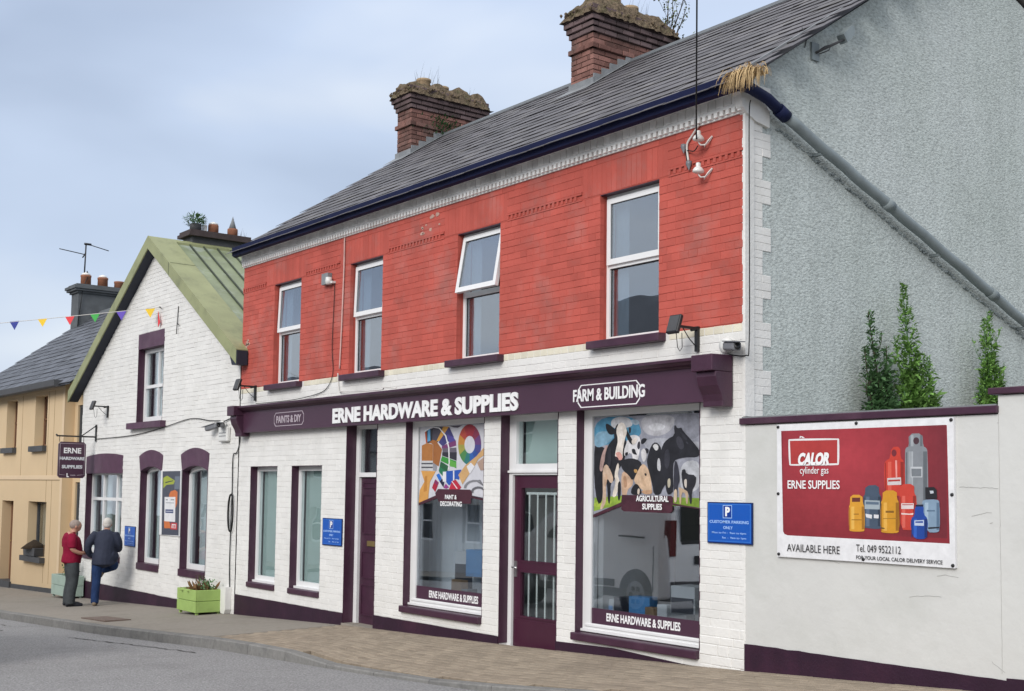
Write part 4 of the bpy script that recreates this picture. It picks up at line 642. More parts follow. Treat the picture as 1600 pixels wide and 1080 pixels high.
 ('20242e',[(-5.553,-0.245),(-5.455,-0.238),(-5.455,-0.249),(-5.553,-0.259)]),
 ('5f7890',[(-5.562,-0.111),(-5.492,-0.11),(-5.492,-0.121),(-5.562,-0.123)]),
 ('1746a0',[(-5.648,-0.077),(-5.609,-0.076),(-5.59,-0.093),(-5.591,-0.128),(-5.583,-0.153),(-5.566,-0.167),(-5.557,-0.189),(-5.554,-0.217),(-5.557,-0.256),(-5.565,-0.305),(-5.579,-0.332),(-5.597,-0.338),(-5.625,-0.34),(-5.661,-0.338),(-5.687,-0.318),(-5.702,-0.279),(-5.708,-0.239),(-5.706,-0.198),(-5.697,-0.173),(-5.681,-0.164),(-5.672,-0.139),(-5.669,-0.099)]),
 ('2f63c4',[(-5.68,-0.183),(-5.653,-0.182),(-5.655,-0.327),(-5.682,-0.328)]),
 ('0e2e70',[(-5.584,-0.181),(-5.559,-0.18),(-5.561,-0.324),(-5.586,-0.325)]),
 ('0e2e70',[(-5.701,-0.191),(-5.694,-0.191),(-5.695,-0.329),(-5.703,-0.329)]),
 ('0e1c3c',[(-5.663,-0.072),(-5.593,-0.069),(-5.593,-0.085),(-5.663,-0.086)]),
 ('c8d4ea',[(-5.674,-0.195),(-5.589,-0.19),(-5.589,-0.235),(-5.674,-0.235)]),
 ('1746a0',[(-5.666,-0.203),(-5.597,-0.198),(-5.597,-0.212),(-5.666,-0.214)])]
POSTER_PRINT=[('4a4e5c',[(-21.166,0.257),(-20.357,0.261),(-20.347,-0.86),(-21.121,-0.873)]),
 ('a8b43c',[(-21.123,0.142),(-20.947,0.18),(-20.584,0.092),(-20.643,0.029),(-20.966,0.015),(-21.106,-0.049)]),
 ('2e3440',[(-21.023,0.066),(-20.661,0.097),(-20.673,0.082),(-21.022,0.045)]),
 ('6e7888',[(-20.59,0.167),(-20.368,0.167),(-20.368,-0.056),(-20.603,-0.058)]),
 ('d8763a',[(-20.761,-0.097),(-20.57,-0.07),(-20.453,-0.106),(-20.455,-0.305),(-20.513,-0.38),(-20.786,-0.411),(-20.834,-0.16)]),
 ('d8763a',[(-21.031,-0.618),(-20.782,-0.611),(-20.706,-0.746),(-20.999,-0.755)]),
 ('eeeef0',[(-21.034,-0.2),(-20.541,-0.194),(-20.518,-0.628),(-21.01,-0.63)]),
 ('2b3f78',[(-20.975,-0.419),(-20.618,-0.415),(-20.613,-0.479),(-20.976,-0.482)]),
 ('70757f',[(-20.977,-0.243),(-20.879,-0.241),(-20.878,-0.256),(-20.976,-0.258)]),
 ('70757f',[(-20.749,-0.239),(-20.588,-0.237),(-20.587,-0.252),(-20.748,-0.255)]),
 ('70757f',[(-20.972,-0.298),(-20.603,-0.295),(-20.602,-0.305),(-20.972,-0.308)]),
 ('c0c4d0',[(-20.953,-0.444),(-20.642,-0.44),(-20.641,-0.455),(-20.952,-0.459)]),
 ('c8323c',[(-20.715,-0.646),(-20.427,-0.645),(-20.418,-0.761),(-20.718,-0.764)]),
 ('f0e8e8',[(-20.661,-0.67),(-20.476,-0.669),(-20.477,-0.738),(-20.668,-0.74)]),
 ('c8323c',[(-20.628,-0.686),(-20.583,-0.685),(-20.579,-0.734),(-20.624,-0.736)]),
 ('c8323c',[(-20.551,-0.684),(-20.5,-0.682),(-20.496,-0.732),(-20.547,-0.733)])]
# ================================================================== GROUND
GX = [-400,-60,-30,-24.7,-18.2,-14.2,-11.1,-8.0,-7.46,-4.8,0,20,400]
GZ = [-8,-3.4,-2.46,-2.29,-2.02,-1.84,-1.735,-1.61,-1.585,-1.43,-1.2,-0.4,2.0]
KX = [-400,-60,-30,-22.7,-17.8,-14.5,-11,-8.6,-7,-4,20,400]
KY = [-2.9,-2.9,-2.5,-2.32,-2.22,-1.98,-1.9,-1.74,-1.55,-1.35,-1.3,-1.3]
HX = [-400,-13.2,-12.4,-11.6,-9.6,-8.6,-7.6,400]
HH = [0.115,0.115,0.10,0.03,0.022,0.06,0.10,0.115]
def interp(x, X, Y):
    if x <= X[0]: return Y[0]
    for i in range(len(X)-1):
        if x <= X[i+1]: t = (x-X[i])/(X[i+1]-X[i]); return Y[i]+t*(Y[i+1]-Y[i])
    return Y[-1]
def gz(x): return interp(x, GX, GZ)
def ky(x): return interp(x, KX, KY)
def roadz(x): return gz(x)-0.045-0.115
def kerbz(x): return roadz(x)+interp(x, HX, HH)
def pavez(x, y):
    k = ky(x); t = max(0, min(1, y/k)) if k else 0
    t = t*t if t > 0.5 else t*0.5
    return gz(x)+(kerbz(x)-gz(x))*min(1, max(0, (y/k)))
XS = [-300,-120,-70,-50,-42,-36]+[-34+i*0.5 for i in range(0, 79)]+[8,14,22,40,120,300]
def strip(name, ya, yb, zf, m, n=1, kind='structure', xs=XS):
    mb = MB()
    for i in range(len(xs)-1):
        for j in range(n):
            P = []
            for x, t in ((xs[i], j/n), (xs[i+1], j/n), (xs[i+1], (j+1)/n), (xs[i], (j+1)/n)):
                a, b = ya(x), yb(x); y = a+(b-a)*t; P.append((x, y, zf(x, y)))
            mb.add(P, [(0,1,2,3)], True)
    return mb.build(name, m, None, kind)
strip('ground', lambda x: -300, lambda x: 500, lambda x, y: gz(x)-0.75, M_GROUND, 1)
road = strip('road', lambda x: -11.0, lambda x: ky(x)+0.02, lambda x, y: roadz(x)+0.03*(1-((y+6.5)/4.5)**2)*0.8-0.012, M_ROAD, 10)
pave = strip('pavement', lambda x: ky(x)+0.13, lambda x: 0.35, lambda x, y: pavez(x, min(y, 0))-(0.05 if -14.7 < x < -4.2 else 0.0), M_CONC, 6,
             xs=sorted(XS+[-14.71, -14.69, -4.21, -4.19]))
strip('pavement', lambda x: -13.1, lambda x: -11.0, lambda x, y: roadz(x)+0.11, M_CONC, 1)
strip('yard_ground', lambda x: 0.2, lambda x: 9, lambda x, y: gz(x)+0.02, M_CONC, 1, xs=[-7.4, -6, -4.8, 0, 8])
# kerb stones
x = -40.0; k = 0
while x < 3:
    L = 0.915; xa, xb = x+0.004, x+L-0.004
    mb = MB(); mb.cur = random.random()
    P = []
    for xx in (xa, xb):
        y = ky(xx); zt = kerbz(xx)
        P += [(xx,y,zt-0.4),(xx,y,zt-0.012),(xx,y+0.012,zt),(xx,y+0.13,zt+0.002),(xx,y+0.13,zt-0.4)]
    mb.add(P, [(0,5,6,1),(1,6,7,2),(2,7,8,3),(3,8,9,4),(4,3,2,1,0),(5,6,7,8,9)])
    o = mb.build('kerb_stone', M_KERB, pave)
    x += L
# block pavers between the entrances and the low wall: stretcher bond along the street
pv = []
j = 0
y = -0.005
while y > -2.4:
    x = -14.68 + (0.1 if j % 2 else 0)
    while x < -4.2:
        if y-0.1 > ky(x+0.1)+0.125: pv.append((x, y))
        x += 0.2
    y -= 0.1; j += 1
pv.sort(key=lambda p: (Vector((p[0], p[1], -1.7))-CAMP).length)
pmesh = []
for t in (0.1, 0.3, 0.5, 0.7, 0.9):
    mb = MB(); mb.cur = t; c = 0.006
    a, b = 0.0975, 0.0475
    mb.add([(-a+c,-b+c,0),(a-c,-b+c,0),(a-c,b-c,0),(-a+c,b-c,0),(-a,-b,-c),(a,-b,-c),(a,b,-c),(-a,b,-c),(-a,-b,-.05),(a,-b,-.05),(a,b,-.05),(-a,b,-.05)],
           [(0,1,2,3),(0,4,5,1),(1,5,6,2),(2,6,7,3),(3,7,4,0),(4,8,9,5),(5,9,10,6),(6,10,11,7),(7,11,8,4)])
    pmesh.append((mb, mb.mesh('paver', M_PAVER)))
rest = MB()
for i, (x, y) in enumerate(pv):
    cx, cy_ = x+0.1, y-0.05
    z = pavez(cx, cy_)+random.uniform(-0.002, 0.002)
    sx = math.atan2(pavez(cx+0.2, cy_)-pavez(cx-0.2, cy_), 0.4); sy = math.atan2(pavez(cx, cy_+0.1)-pavez(cx, cy_-0.1), 0.2)
    mb, me = random.choice(pmesh)
    rot = (sy+random.uniform(-.006,.006), -sx+random.uniform(-.004,.004), random.uniform(-.01,.01))
    if i < 300: inst('paver', me, pave, (cx, cy_, z), rot)
    else:
        from mathutils import Euler
        R = Euler(rot).to_matrix(); rest.cur = mb.t[0]
        rest.add([R @ Vector(v)+Vector((cx, cy_, z)) for v in mb.v], mb.f)
rest.build('pavers', M_PAVER, pave, 'stuff')
# inspection cover and a tarmac patch
mh = MB(); cxm, cym = -19.0, -1.72
zc = pavez(cxm, cym)+0.004
mh.box(-0.55, 0.55, -0.2, 0.2, -0.03, 0.012)
o = mh.build('inspection_cover', M_RUST, None, loc=(cxm, cym, zc)); o.rotation_euler = (0, -0.045, 0)
tag(o, 'flat rusty inspection cover set in the footway beside the kerb', 'cover')

# tar seams and a worn patch on the road
rt = random.Random(17)
for (x0, y0, x1, y1) in ((-24.5, -3.4, -19.5, -3.1), (-23, -2.9, -20.4, -2.75), (-17.5, -2.75, -14.0, -2.35)):
    mb = MB(); n_ = 26; vs = []
    for i in range(n_+1):
        t = i/n_; xx = x0+(x1-x0)*t; yy = y0+(y1-y0)*t+rt.uniform(-.03, .03); w_ = rt.uniform(.006, .02); zz = roadz(xx)+0.03*(1-((yy+6.5)/4.5)**2)*0.8-0.012+.006
        vs += [(xx, yy-w_, zz), (xx, yy+w_, zz)]
    mb.add(vs, [(2*i, 2*i+2, 2*i+3, 2*i+1) for i in range(n_)]); mb.build('tar_seam', mat('black_tar', (.07, .068, .068), .8, .2, 20), road)

# ================================================================== HARDWARE SHOP
XL, XR = -18.06, -7.455
shop = thing('hardware_shop', 'long hardware shop with red painted brick upstairs, white ground floor and plum fascia', 'building', (XL, 0, -2.0))
shop.location = (0, 0, 0)
UPW = [(-16.96,-16.09), (-14.65,-13.79), (-12.06,-11.19), (-9.45,-8.57)]
uph = [(a, b, 1.56, 3.11) for a, b in UPW]
GH = [(-17.63,-16.71,-1.50,0.315), (-16.25,-15.33,-1.50,0.315), (-14.64,-13.84,-2.6,0.87), (-13.14,-11.45,-1.49,0.87), (-11.12,-10.10,-2.6,0.87), (-9.79,-8.01,-1.49,0.87)]
core = MB()
core.m = 1; wall_cells(core, XL, XR-0.012, -2.6, 1.555, [h for h in GH], 0.0035, 0.30)
core.m = 0; wall_cells(core, XL, XR-0.012, 1.555, 3.9, uph, 0.0035, 0.30)
wall = core.build('wall', [M_REDM, M_WHITEM], shop)
# brick skin
allb = []
BANDZ = 3.155
for r in brick_rects(XL, XR-0.0, 1.563, 3.10, uph): allb.append((r, M_RED))
for r in brick_rects(XL, XR, 3.19, 3.53, [(a-0.28, b+0.12, 3.0, 3.45) for a, b in UPW]): allb.append((r, M_RED))
for r in brick_rects(XL, XR, 1.245, 1.478, []): allb.append((r, M_WHITE))
x = XL
while x < XR-0.02:                        # row of headers left cream below the red
    xb = min(x+0.1175, XR)
    if not any(a-0.12 < (x+xb)/2 < b+0.10 for a, b in UPW): allb.append(((x+0.004, xb-0.004, 1.482, 1.556), M_CREAM))
    x += 0.1175
gb = brick_rects(XL, XR, -1.62, 1.245, GH+[(-17.85,-7.6,0.84,1.26)])
for r in gb:
    if r[0] > -8.0 and r[3] < -0.95 and random.random() < 0.10: pass
    allb.append((r, M_WHITE))
for a, b in UPW:                          # brick-on-end flat arches
    x = a-0.28
    while x < b+0.115:
        allb.append(((x+0.003, x+0.0725, 3.118, 3.44), M_RED)); x += 0.0755
# lower jambs of brick down to the pavement where no plum band
for x0_, x1_, z0_ in ((XL, -14.64, -1.70), (-13.84, -11.12, -1.655), (-10.10, -8.7, -1.60), (-8.7, XR, -1.70)):
    for r in brick_rects(x0_, x1_, z0_, -1.62, []): allb.append((r, M_WHITE))
def bdist(r): return (Vector(((r[0]+r[1])/2, 0, (r[2]+r[3])/2))-CAMP).length / max(0.3, (r[1]-r[0])/0.235)**0.5
allb.sort(key=lambda t: bdist(t[0]))
cache = {}
restb = {}
for i, (r, m) in enumerate(allb):
    w, h = r[1]-r[0], r[3]-r[2]
    pr = random.uniform(-0.0022, 0.0014)
    if i < 230:
        key = (round(w, 2), round(h, 2), m.name, random.randrange(4))
        if key not in cache:
            mb = MB(); mb.cur = key[3]/3; mb.brickY(-0.5, 0.5, 0, 0.06, -0.5, 0.5, 0.0); 
            mb = MB(); mb.cur = key[3]/3; mb.brickY(-w/2, w/2, 0, 0.06, -h/2, h/2, 0.0035); cache[key] = (mb.mesh('brick', m), w, h)
        me, w0, h0 = cache[key]
        inst('brick', me, wall, ((r[0]+r[1])/2, pr, (r[2]+r[3])/2), (random.uniform(-.01,.01), random.uniform(-.004,.004), random.uniform(-.006,.006)), (w/w0, 1, h/h0))
    else:
        mb = restb.setdefault(m.name, (MB(), m))[0]; mb.cur = random.random()
        mb.brickY(r[0], r[1], pr, 0.06, r[2], r[3], 0.0035)
for mb, m in restb.values(): mb.build('bricks', m, wall, 'stuff')
# dog-tooth string course under the eaves
sc_ = MB(); x = XL+0.02
segs = []; p = XL
for a, b in UPW: segs.append((p, a-0.29)); p = b+0.13
segs.append((p, XR-0.01))
for a, b in segs:
    sc_ = MB()
    sc_.cur = .3; sc_.box(a, b, -0.012, 0.05, 3.165, 3.188); sc_.box(a, b, -0.006, 0.05, 3.10, 3.118)
    x = a
    while x < b-0.06:
        sc_.prismX([(0.03, 3.119), (-0.010, 3.119), (-0.010, 3.166), (0.03, 3.166)], x, x+0.035); x += 0.075
    sc_.box(a, b, 0.004, 0.05, 3.118, 3.165)
    sc_.build('string_course', M_RED, wall, 'stuff')
# bare patches where the paint has come away
for cx_, cz_, s_ in ((-12.65, 3.33, 0.22), (-17.9, 2.28, 0.10)):
    for k in range(9):
        a = random.uniform(-1, 1)*s_; b = random.uniform(-0.5, 0.5)*s_
        w_ = random.uniform(0.02, 0.07)
        pt = MB(); pt.prism([(cx_+a+w_*cos(t*pi/3)*random.uniform(.5, 1), cz_+b+0.6*w_*sin(t*pi/3)*random.uniform(.5, 1)) for t in range(6)], -0.0045, 0.001)
        pt.build('bare_patch', mat('bare_brick_patch', (0.46, 0.30, 0.25), 0.9, 0.2, 12), wall)
# side wall (roughcast) and the rest of the shell
RY, RZ0, SL = 3.6, 3.90, 0.67
SLB = 0.34; YB_ = 8.0        # the rear slope is shallower and runs farther back
sh = MB()
sh.prismX([(0.06, -2.6), (8.0, -2.6), (8.0, 4.70), (3.6, 6.20), (0.06, 3.86)], XR-0.30, XR-0.002)
side = sh.build('side_wall', ROUGHCAST, shop)
sh = MB(); sh.prismX([(0.3, -2.6), (8.0, -2.6), (8.0, 4.70), (3.6, 6.20), (0.3, 3.95)], XL, XL+0.3)
sh.box(XL+.3, XR-0.3, 7.7, 8.0, -2.6, 4.7)
sh.build('rear_wall', M_INT, shop)
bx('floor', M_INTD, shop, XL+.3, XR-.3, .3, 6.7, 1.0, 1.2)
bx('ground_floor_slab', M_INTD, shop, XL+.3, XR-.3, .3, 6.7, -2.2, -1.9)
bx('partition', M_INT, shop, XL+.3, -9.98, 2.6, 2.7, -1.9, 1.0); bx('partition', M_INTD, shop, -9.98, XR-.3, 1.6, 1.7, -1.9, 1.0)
bx('display_lining', M_INTD, shop, -9.90, -7.9, .32, 1.58, .86, .90); bx('display_lining', M_INTD, shop, -8.0, -7.96, .31, 1.58, -1.9, .86); bx('display_floor', M_INTD, shop, -9.90, -7.98, .98, 1.58, -1.6, -1.55)  # dark boards carry the display's inner shade in their colour
bx('partition', M_INT, shop, XL+.3, XR-.3, 3.0, 3.1, 1.2, 3.7)
for px in (-14.75, -13.6, -11.3, -9.95): bx('partition', M_INT, shop, px-.03, px+.03, .3, 2.6, -1.9, 1.0)
for px in (-15.4, -12.9, -10.3): bx('partition', M_INT, shop, px-.03, px+.03, .3, 3.0, 1.2, 3.7)
bx('ceiling', M_INT, shop, XL+.3, XR-.3, .3, 6.7, 3.7, 3.75)
# quoins on the side face: three courses short, three long; and a smooth painted corner strip
zq = -1.55; c3 = 0; qi = 0
qs = []
while zq < 3.66:
    for cidx in range(3):
        L = 0.245 if c3 % 2 == 0 else 0.36
        za = zq+cidx*0.0745; zb_ = za+0.0745
        joint = 0.12 if cidx % 2 else L
        ys_ = [(0.0, joint)]+([(joint, L)] if joint < L else [])
        if joint == L and L > 0.3: ys_ = [(0.0, 0.24), (0.24, L)] if cidx == 1 or c3 % 3 == 0 else [(0, L)]
        for ya, yb in ys_: qs.append((ya, yb, za, zb_))
    zq += 0.2235; c3 += 1
bkq = MB(); zq = -1.55; c3 = 0
while zq < 3.66:
    bkq.box(XR-.02, XR+.002, 0.03, 0.243 if c3 % 2 == 0 else 0.358, zq, min(zq+.2235, 3.8)); zq += .2235; c3 += 1
bkq.build('quoin_mortar', M_WHITEM, side)
for ya, yb, za, zb_ in qs:
    mb = MB(); mb.cur = random.random(); d = random.uniform(0, 0.006)
    mb.brickX(ya+(0.002 if ya > 0 else 0.0), yb-0.001, XR+.005+d*.5, XR-0.03, za+0.0015, zb_-0.0015, 0.0035)
    mb.build('quoin', M_WHITE, side)
# cornice: dentil row, brick-on-end row, mouldings
cor = MB()
cor.box(XL, XR+0.02, -0.004, 0.02, 3.525, 3.615); cor.box(XL, XR+0.03, -0.05, 0.02, 3.578, 3.606)
cor.box(XL, XR+0.03, -0.045, 0.02, 3.606, 3.70)
cor.prismX([(0.0, 3.70), (-0.085, 3.70), (-0.10, 3.72), (-0.13, 3.735), (-0.15, 3.786), (0.0, 3.786)], XL-0.03, XR+0.06)
cor.prismX([(0.0, 3.512), (-0.02, 3.512), (-0.02, 3.528), (0.0, 3.528)], XL, XR+0.01)
cornice = cor.build('cornice', M_GREYW, shop)
dm = MB().box(-0.0205, 0.0205, -0.044, 0.002, -0.0245, 0.0245).mesh('dentil', M_GREYW)
x = XL+0.05; k = 0
while x < XR:
    inst('dentil', dm, cornice, (x, -0.010, 3.553)); x += 0.0742
sms = []
for t in (0, .5, 1):
    mb = MB(); mb.cur = t; mb.brickY(-0.045, 0.045, -0.014, 0.02, -0.045, 0.045, 0.005); sms.append(mb.mesh('brick_on_end', M_GREYW))
x = XL+0.05
while x < XR+0.02:
    inst('brick_on_end', random.choice(sms), cornice, (x, -0.045+random.uniform(-.003,.004), 3.653), (0, random.uniform(-.06,.06), 0)); x += 0.099
cq = MB()   # rendered shoulder that turns the cornice round the corner
cq.prismX([(-0.15, 3.79), (-0.155, 3.72), (-0.09, 3.66), (-0.06, 3.55), (0.00, 3.50), (0.12, 3.45), (0.31, 3.42), (0.31, 3.56), (0.22, 3.70), (0.12, 3.84)], XR-0.051, XR+0.0345)
cq.box(XR-0.014, XR+0.016, -0.008, 0.115, 0.70, 3.52)
cq.build('corner_strip', M_WHITE, shop)
# gutter
g_ = MB()
g_.prismX([(-0.16, 3.665), (-0.20, 3.645), (-0.245, 3.665), (-0.265, 3.80), (-0.245, 3.805), (-0.17, 3.795)], XL+0.08, XR+0.20)
g_.box(XL-0.03, XR+0.08, -0.17, -0.0, 3.787, 3.80)
g_.build('gutter', M_NAVY, shop)
# sloping drainpipe on the side wall
dp = MB()
dp.tube([(XR+0.13, -0.22, 3.72), (XR+0.13, -0.17, 3.70), (XR+0.12, -0.05, 3.70), (XR+0.11, 0.20, 3.655), (XR+0.11, 0.42, 3.55)], [0.050,0.052,0.052,0.052,0.055], 12)
dp.tube([(XR+0.11, 0.34, 3.588), (XR+0.11, 0.46, 3.535)], 0.064, 12)
dp.build('gutter_outlet', M_NAVY, shop)
pp = MB()
P0, P1 = Vector((XR+0.11, 0.66, 3.46)), Vector((XR+0.11, 6.2, 1.47))
P0 = Vector((XR+0.11, 0.42, 3.552)); P1 = Vector((XR+0.11, 6.0, 1.46))
pp.tube([P0.lerp(P1, t/30)+Vector((0,0,0.006*sin(t*1.7))) for t in range(31)], 0.053, 14)
for t in (0.28, 0.62, 0.9): pp.tube([P0.lerp(P1, t), P0.lerp(P1, t+0.02)], 0.060, 14)
for t in (0.1, 0.45, 0.75): q = P0.lerp(P1, t); pp.box(XR, q.x, q.y-0.02, q.y+0.02, q.z-0.075, q.z-0.05)
dpipe = pp.build('drainpipe', M_GPIPE, shop)
pm = MB()   # ragged mortar fillet under the pipe
for t in range(0, 150):
    q = P0.lerp(P1, (t+random.random())/150); s_ = random.uniform(0.012, 0.035)
    pm.lathe([(0.001,-s_*.5),(s_,0),(0.001,s_*.5)], (XR+0.006, q.y, q.z-0.085+random.uniform(-.02,.012)), 5)
pm.build('mortar_fillet', M_GPIPE, dpipe, 'stuff')

# roof
def roof_pt(x, y, h=0.0):
    n = Vector((0, -SL, 1)).normalized()
    z = RZ0+SL*y
    return Vector((x, y, z))+n*h
rf = MB()
rf.prismX([(-0.20, RZ0-SL*.2-0.07), (RY, RZ0+SL*RY-0.07), (YB_+.2, RZ0+SL*RY-SLB*(YB_+.2-RY)-0.07), (YB_+.2, RZ0+SL*RY-SLB*(YB_+.2-RY)-0.02), (RY, RZ0+SL*RY-0.02), (-0.20, RZ0-SL*.2-0.02)], XL-0.05, XR+0.04)
roof = rf.build('roof', M_SLATE, shop)
slope_ang = math.atan(SL)
rl = (RY+0.30)/cos(slope_ang); ncr = 18; cl = rl/ncr
ang = slope_ang-math.atan(0.014/(cl*1.3))
def slate_verts(w, L, t):
    """slate lying on a 33 degree pitch; origin at the middle of its tail"""
    v = []
    for z in (0, t):
        for xx, yy in ((-w/2, 0), (w/2, 0), (w/2, L), (-w/2, L)): v.append((xx, yy, z))
    return v
SF = [(3,2,1,0),(4,5,6,7),(0,1,5,4),(1,2,6,5),(2,3,7,6),(3,0,4,7)]
slm = []
for t in range(7):
    mb = MB(); mb.cur = t/6; v = slate_verts(0.296, cl*1.32, 0.0055); mb.add(v, SF); slm.append((mb.mesh('slate', M_SLATE), v, t/6))
sl = []
for c in range(ncr):
    s = c*cl; x = XL-0.06+(0.15 if c % 2 else 0)
    while x < XR+0.04:
        sl.append((x+0.15, s)); x += 0.30
def slp(x, s, h): 
    y = -0.30+s*cos(slope_ang); return roof_pt(x, y, h)
sl.sort(key=lambda p: (slp(p[0], p[1], 0)-CAMP).length)
from mathutils import Euler
srest = MB()
for i, (x, s) in enumerate(sl):
    p = slp(x, s, 0.012+random.uniform(-.002,.004)); rot = (ang+random.uniform(-.008,.008), random.uniform(-.006,.006), random.uniform(-.008,.008))
    me, v, t = random.choice(slm)
    if i < 300: inst('slate', me, roof, p, rot)
    else: R = Euler(rot).to_matrix(); srest.cur = t; srest.add([R @ Vector(q)+p for q in v], SF)
bk = MB()
for c in range(ncr):     # rear slope, never seen close
    pass
srest.build('slates', M_SLATE, roof, 'stuff')
x = XL-0.05
while x < XR+0.02:
    mb = MB(); mb.cur = random.random(); zr = RZ0+SL*RY
    prf = [(RY-0.17, zr-0.085), (RY-0.05, zr+0.02), (RY, zr+0.045), (RY+0.05, zr+0.02), (RY+0.17, zr-0.085), (RY+0.155, zr-0.10), (RY, zr+0.01), (RY-0.155, zr-0.10)]
    mb.prismX(prf, x+0.003, x+0.447); mb.build('ridge_tile', M_RIDGE, roof); x += 0.45
vg = MB()
vg.prismX([(-0.22, 3.755), (0.1, 3.93), (RY, RZ0+SL*RY-0.075), (RY, RZ0+SL*RY-0.02), (-0.22, 3.80)], XR-0.001, XR+0.035)
vg.build('verge_mortar', M_LEAD, roof)

def chimney(parent, x0, x1, y0, y1, zb, name='chimney', nind=35, pots=((.25,.12),(.5,.06),(.78,.03)), ztop=7.0, seed=1, base_z=5.2):
    rnd = random.Random(seed)
    c_ = MB(); c_.box(x0+0.012, x1-0.012, y0+0.012, y1-0.012, base_z, ztop-0.02)
    ch = c_.build(name, M_MORTAR, parent)
    courses = []; z = base_z; chh = 0.078
    while z < ztop-0.01:
        off = 0.0
        if 6.34 < z+0.01 <= 6.42: off = 0.035
        if z > ztop-0.40: off = 0.028
        if z > ztop-0.32: off = 0.055
        if z > ztop-0.24: off = 0.085
        if z > ztop-0.08: off = 0.075
        courses.append((z, z+chh-0.009, off)); z += chh
    bl = []
    for j, (a, b, off) in enumerate(courses):
        m = M_CHIMD if a > ztop-0.42 else M_CHIM
        for side_ in range(4):
            L = (x1-x0+2*off) if side_ % 2 == 0 else (y1-y0+2*off)
            p = 0.0 if j % 2 else -0.115
            while p < L:
                s0, s1 = max(p, 0.0), min(p+0.23, L); p += 0.235
                if s1-s0 < 0.03: continue
                bl.append((side_, s0, s1, a, b, off, m))
    def addb(mb, q):
        side_, s0, s1, a, b, off, m = q; d = off+rnd.uniform(-0.003, 0.005)
        if side_ == 0: mb.brickY(x0-off+s0, x0-off+s1-.004, y0-d, y0+0.06, a, b, 0.006)
        elif side_ == 1: mb.brickX(y0-off+s0, y0-off+s1-.004, x1+d, x1-0.06, a, b, 0.006)
        elif side_ == 2: mb.box(x0-off+s0, x0-off+s1-.004, y1-0.06, y1+d, a, b)
        else: mb.box(x0-d, x0+0.06, y0-off+s0, y0-off+s1-.004, a, b)
    vis = [q for q in bl if q[0] in (0, 1) and q[3] > 5.7]
    rnd.shuffle(vis); vis.sort(key=lambda q: -q[3])
    indiv = set(id(q) for q in vis[:nind])
    rr = {}
    for q in bl:
        if id(q) in indiv: mb = MB(); mb.cur = rnd.random(); addb(mb, q); mb.build('brick', q[6], ch)
        else: mb = rr.setdefault(q[6].name, (MB(), q[6]))[0]; mb.cur = rnd.random(); addb(mb, q)
    for mb, m in rr.values(): mb.build('bricks', m, ch, 'stuff')
    # mossy mound of crumbling flaunching
    mo = MB(); nx, ny = 14, 34; off = 0.10
    vs = []
    for j in range(ny+1):
        for i in range(nx+1):
            u, v = i/nx, j/ny; x = x0-off+(x1-x0+2*off)*u; y = y0-off+(y1-y0+2*off)*v
            e = min(u, 1-u)*6; e2 = min(v, 1-v)*14; h = min(1, e)*min(1, e2)
            nn = mnoise.noise(Vector((x*4.2, y*4.2, seed*3.1)))*0.12+mnoise.noise(Vector((x*11, y*11, seed)))*0.05
            out = 0.03 if (i in (0, nx) or j in (0, ny)) else 0
            vs.append((x+(-out if i == 0 else out if i == nx else 0)*rnd.uniform(.0, 2), y+(-out if j == 0 else out if j == ny else 0)*rnd.uniform(0, 2), ztop-0.10*(h < .05)+h*(0.19+nn)-0.02))
    fs = [(j*(nx+1)+i, j*(nx+1)+i+1, (j+1)*(nx+1)+i+1, (j+1)*(nx+1)+i) for j in range(ny) for i in range(nx)]
    mo.add(vs, fs, True)
    for k in range(70):   # tufts of moss hanging on the rim
        t = rnd.random()
        if rnd.random() < 0.65: x, y = x1+off, y0-off+(y1-y0+2*off)*t
        else: x, y = x0-off+(x1-x0+2*off)*t, y0-off
        s_ = rnd.uniform(0.012, 0.032); z = ztop+rnd.uniform(-0.09, 0.03)
        mo.lathe([(0.002, -s_*rnd.uniform(.8, 2)), (s_, 0), (s_*.6, s_*.6), (0.002, s_)], (x+rnd.uniform(-.03,.02), y+rnd.uniform(-.02,.03), z), 6)
    mo.build('mossy_top', M_MOSS, ch)
    for fy, hh in pots:
        cy_ = y0+(y1-y0)*fy; cxx = (x0+x1)/2
        r = 0.125
        MB().lathe([(r*1.05, 0), (r, 0.05), (r*.97, 0.12+hh), (r*1.08, 0.13+hh), (r*1.08, 0.17+hh), (r*.85, 0.17+hh), (r*.8, 0.05)], (cxx, cy_, ztop-0.01), 16).build('chimney_pot', M_BUFF, ch)
    # stepped flashing where the stack meets the slates
    fl = MB()
    zf = lambda y: RZ0+SL*y
    y = y0
    while y < min(y1, RY)-0.05:
        ya, yb = y, y+0.16
        fl.prismX([(ya, zf(ya)-0.02), (yb, zf(yb)-0.02), (yb, zf(yb)+0.07), (ya, zf(yb)+0.06)], x1+0.004, x1+0.022+rnd.uniform(0, .006)); y += 0.155
    fl.box(x0-0.02, x1+0.03, y0-0.03, y0-0.004, zf(y0)-0.04, zf(y0)+0.10)
    fl.add([(x0-.1, y0-.25, zf(y0-.25)+.03), (x1+.14, y0-.25, zf(y0-.25)+.03), (x1+.14, y0, zf(y0)+.03), (x0-.1, y0, zf(y0)+.03)], [(0,1,2,3)])
    fl.add([(x1, y0-.2, zf(y0-.2)+.032), (x1+.13, y0-.2, zf(y0-.2)+.032), (x1+.13, RY, zf(RY)+.032), (x1, RY, zf(RY)+.032)], [(0,1,2,3)])
    fl.build('flashing', M_LEAD, ch)
    return ch
ch_l = chimney(shop, -18.07, -17.62, 2.85, 4.40, 5.7, seed=2, ztop=7.0, base_z=5.4)
ch_r = chimney(shop, -13.28, -12.80, 2.82, 4.32, 5.7, seed=5, ztop=6.93, pots=((.38,.16),(.62,.13),(.85,.04)), base_z=5.4)

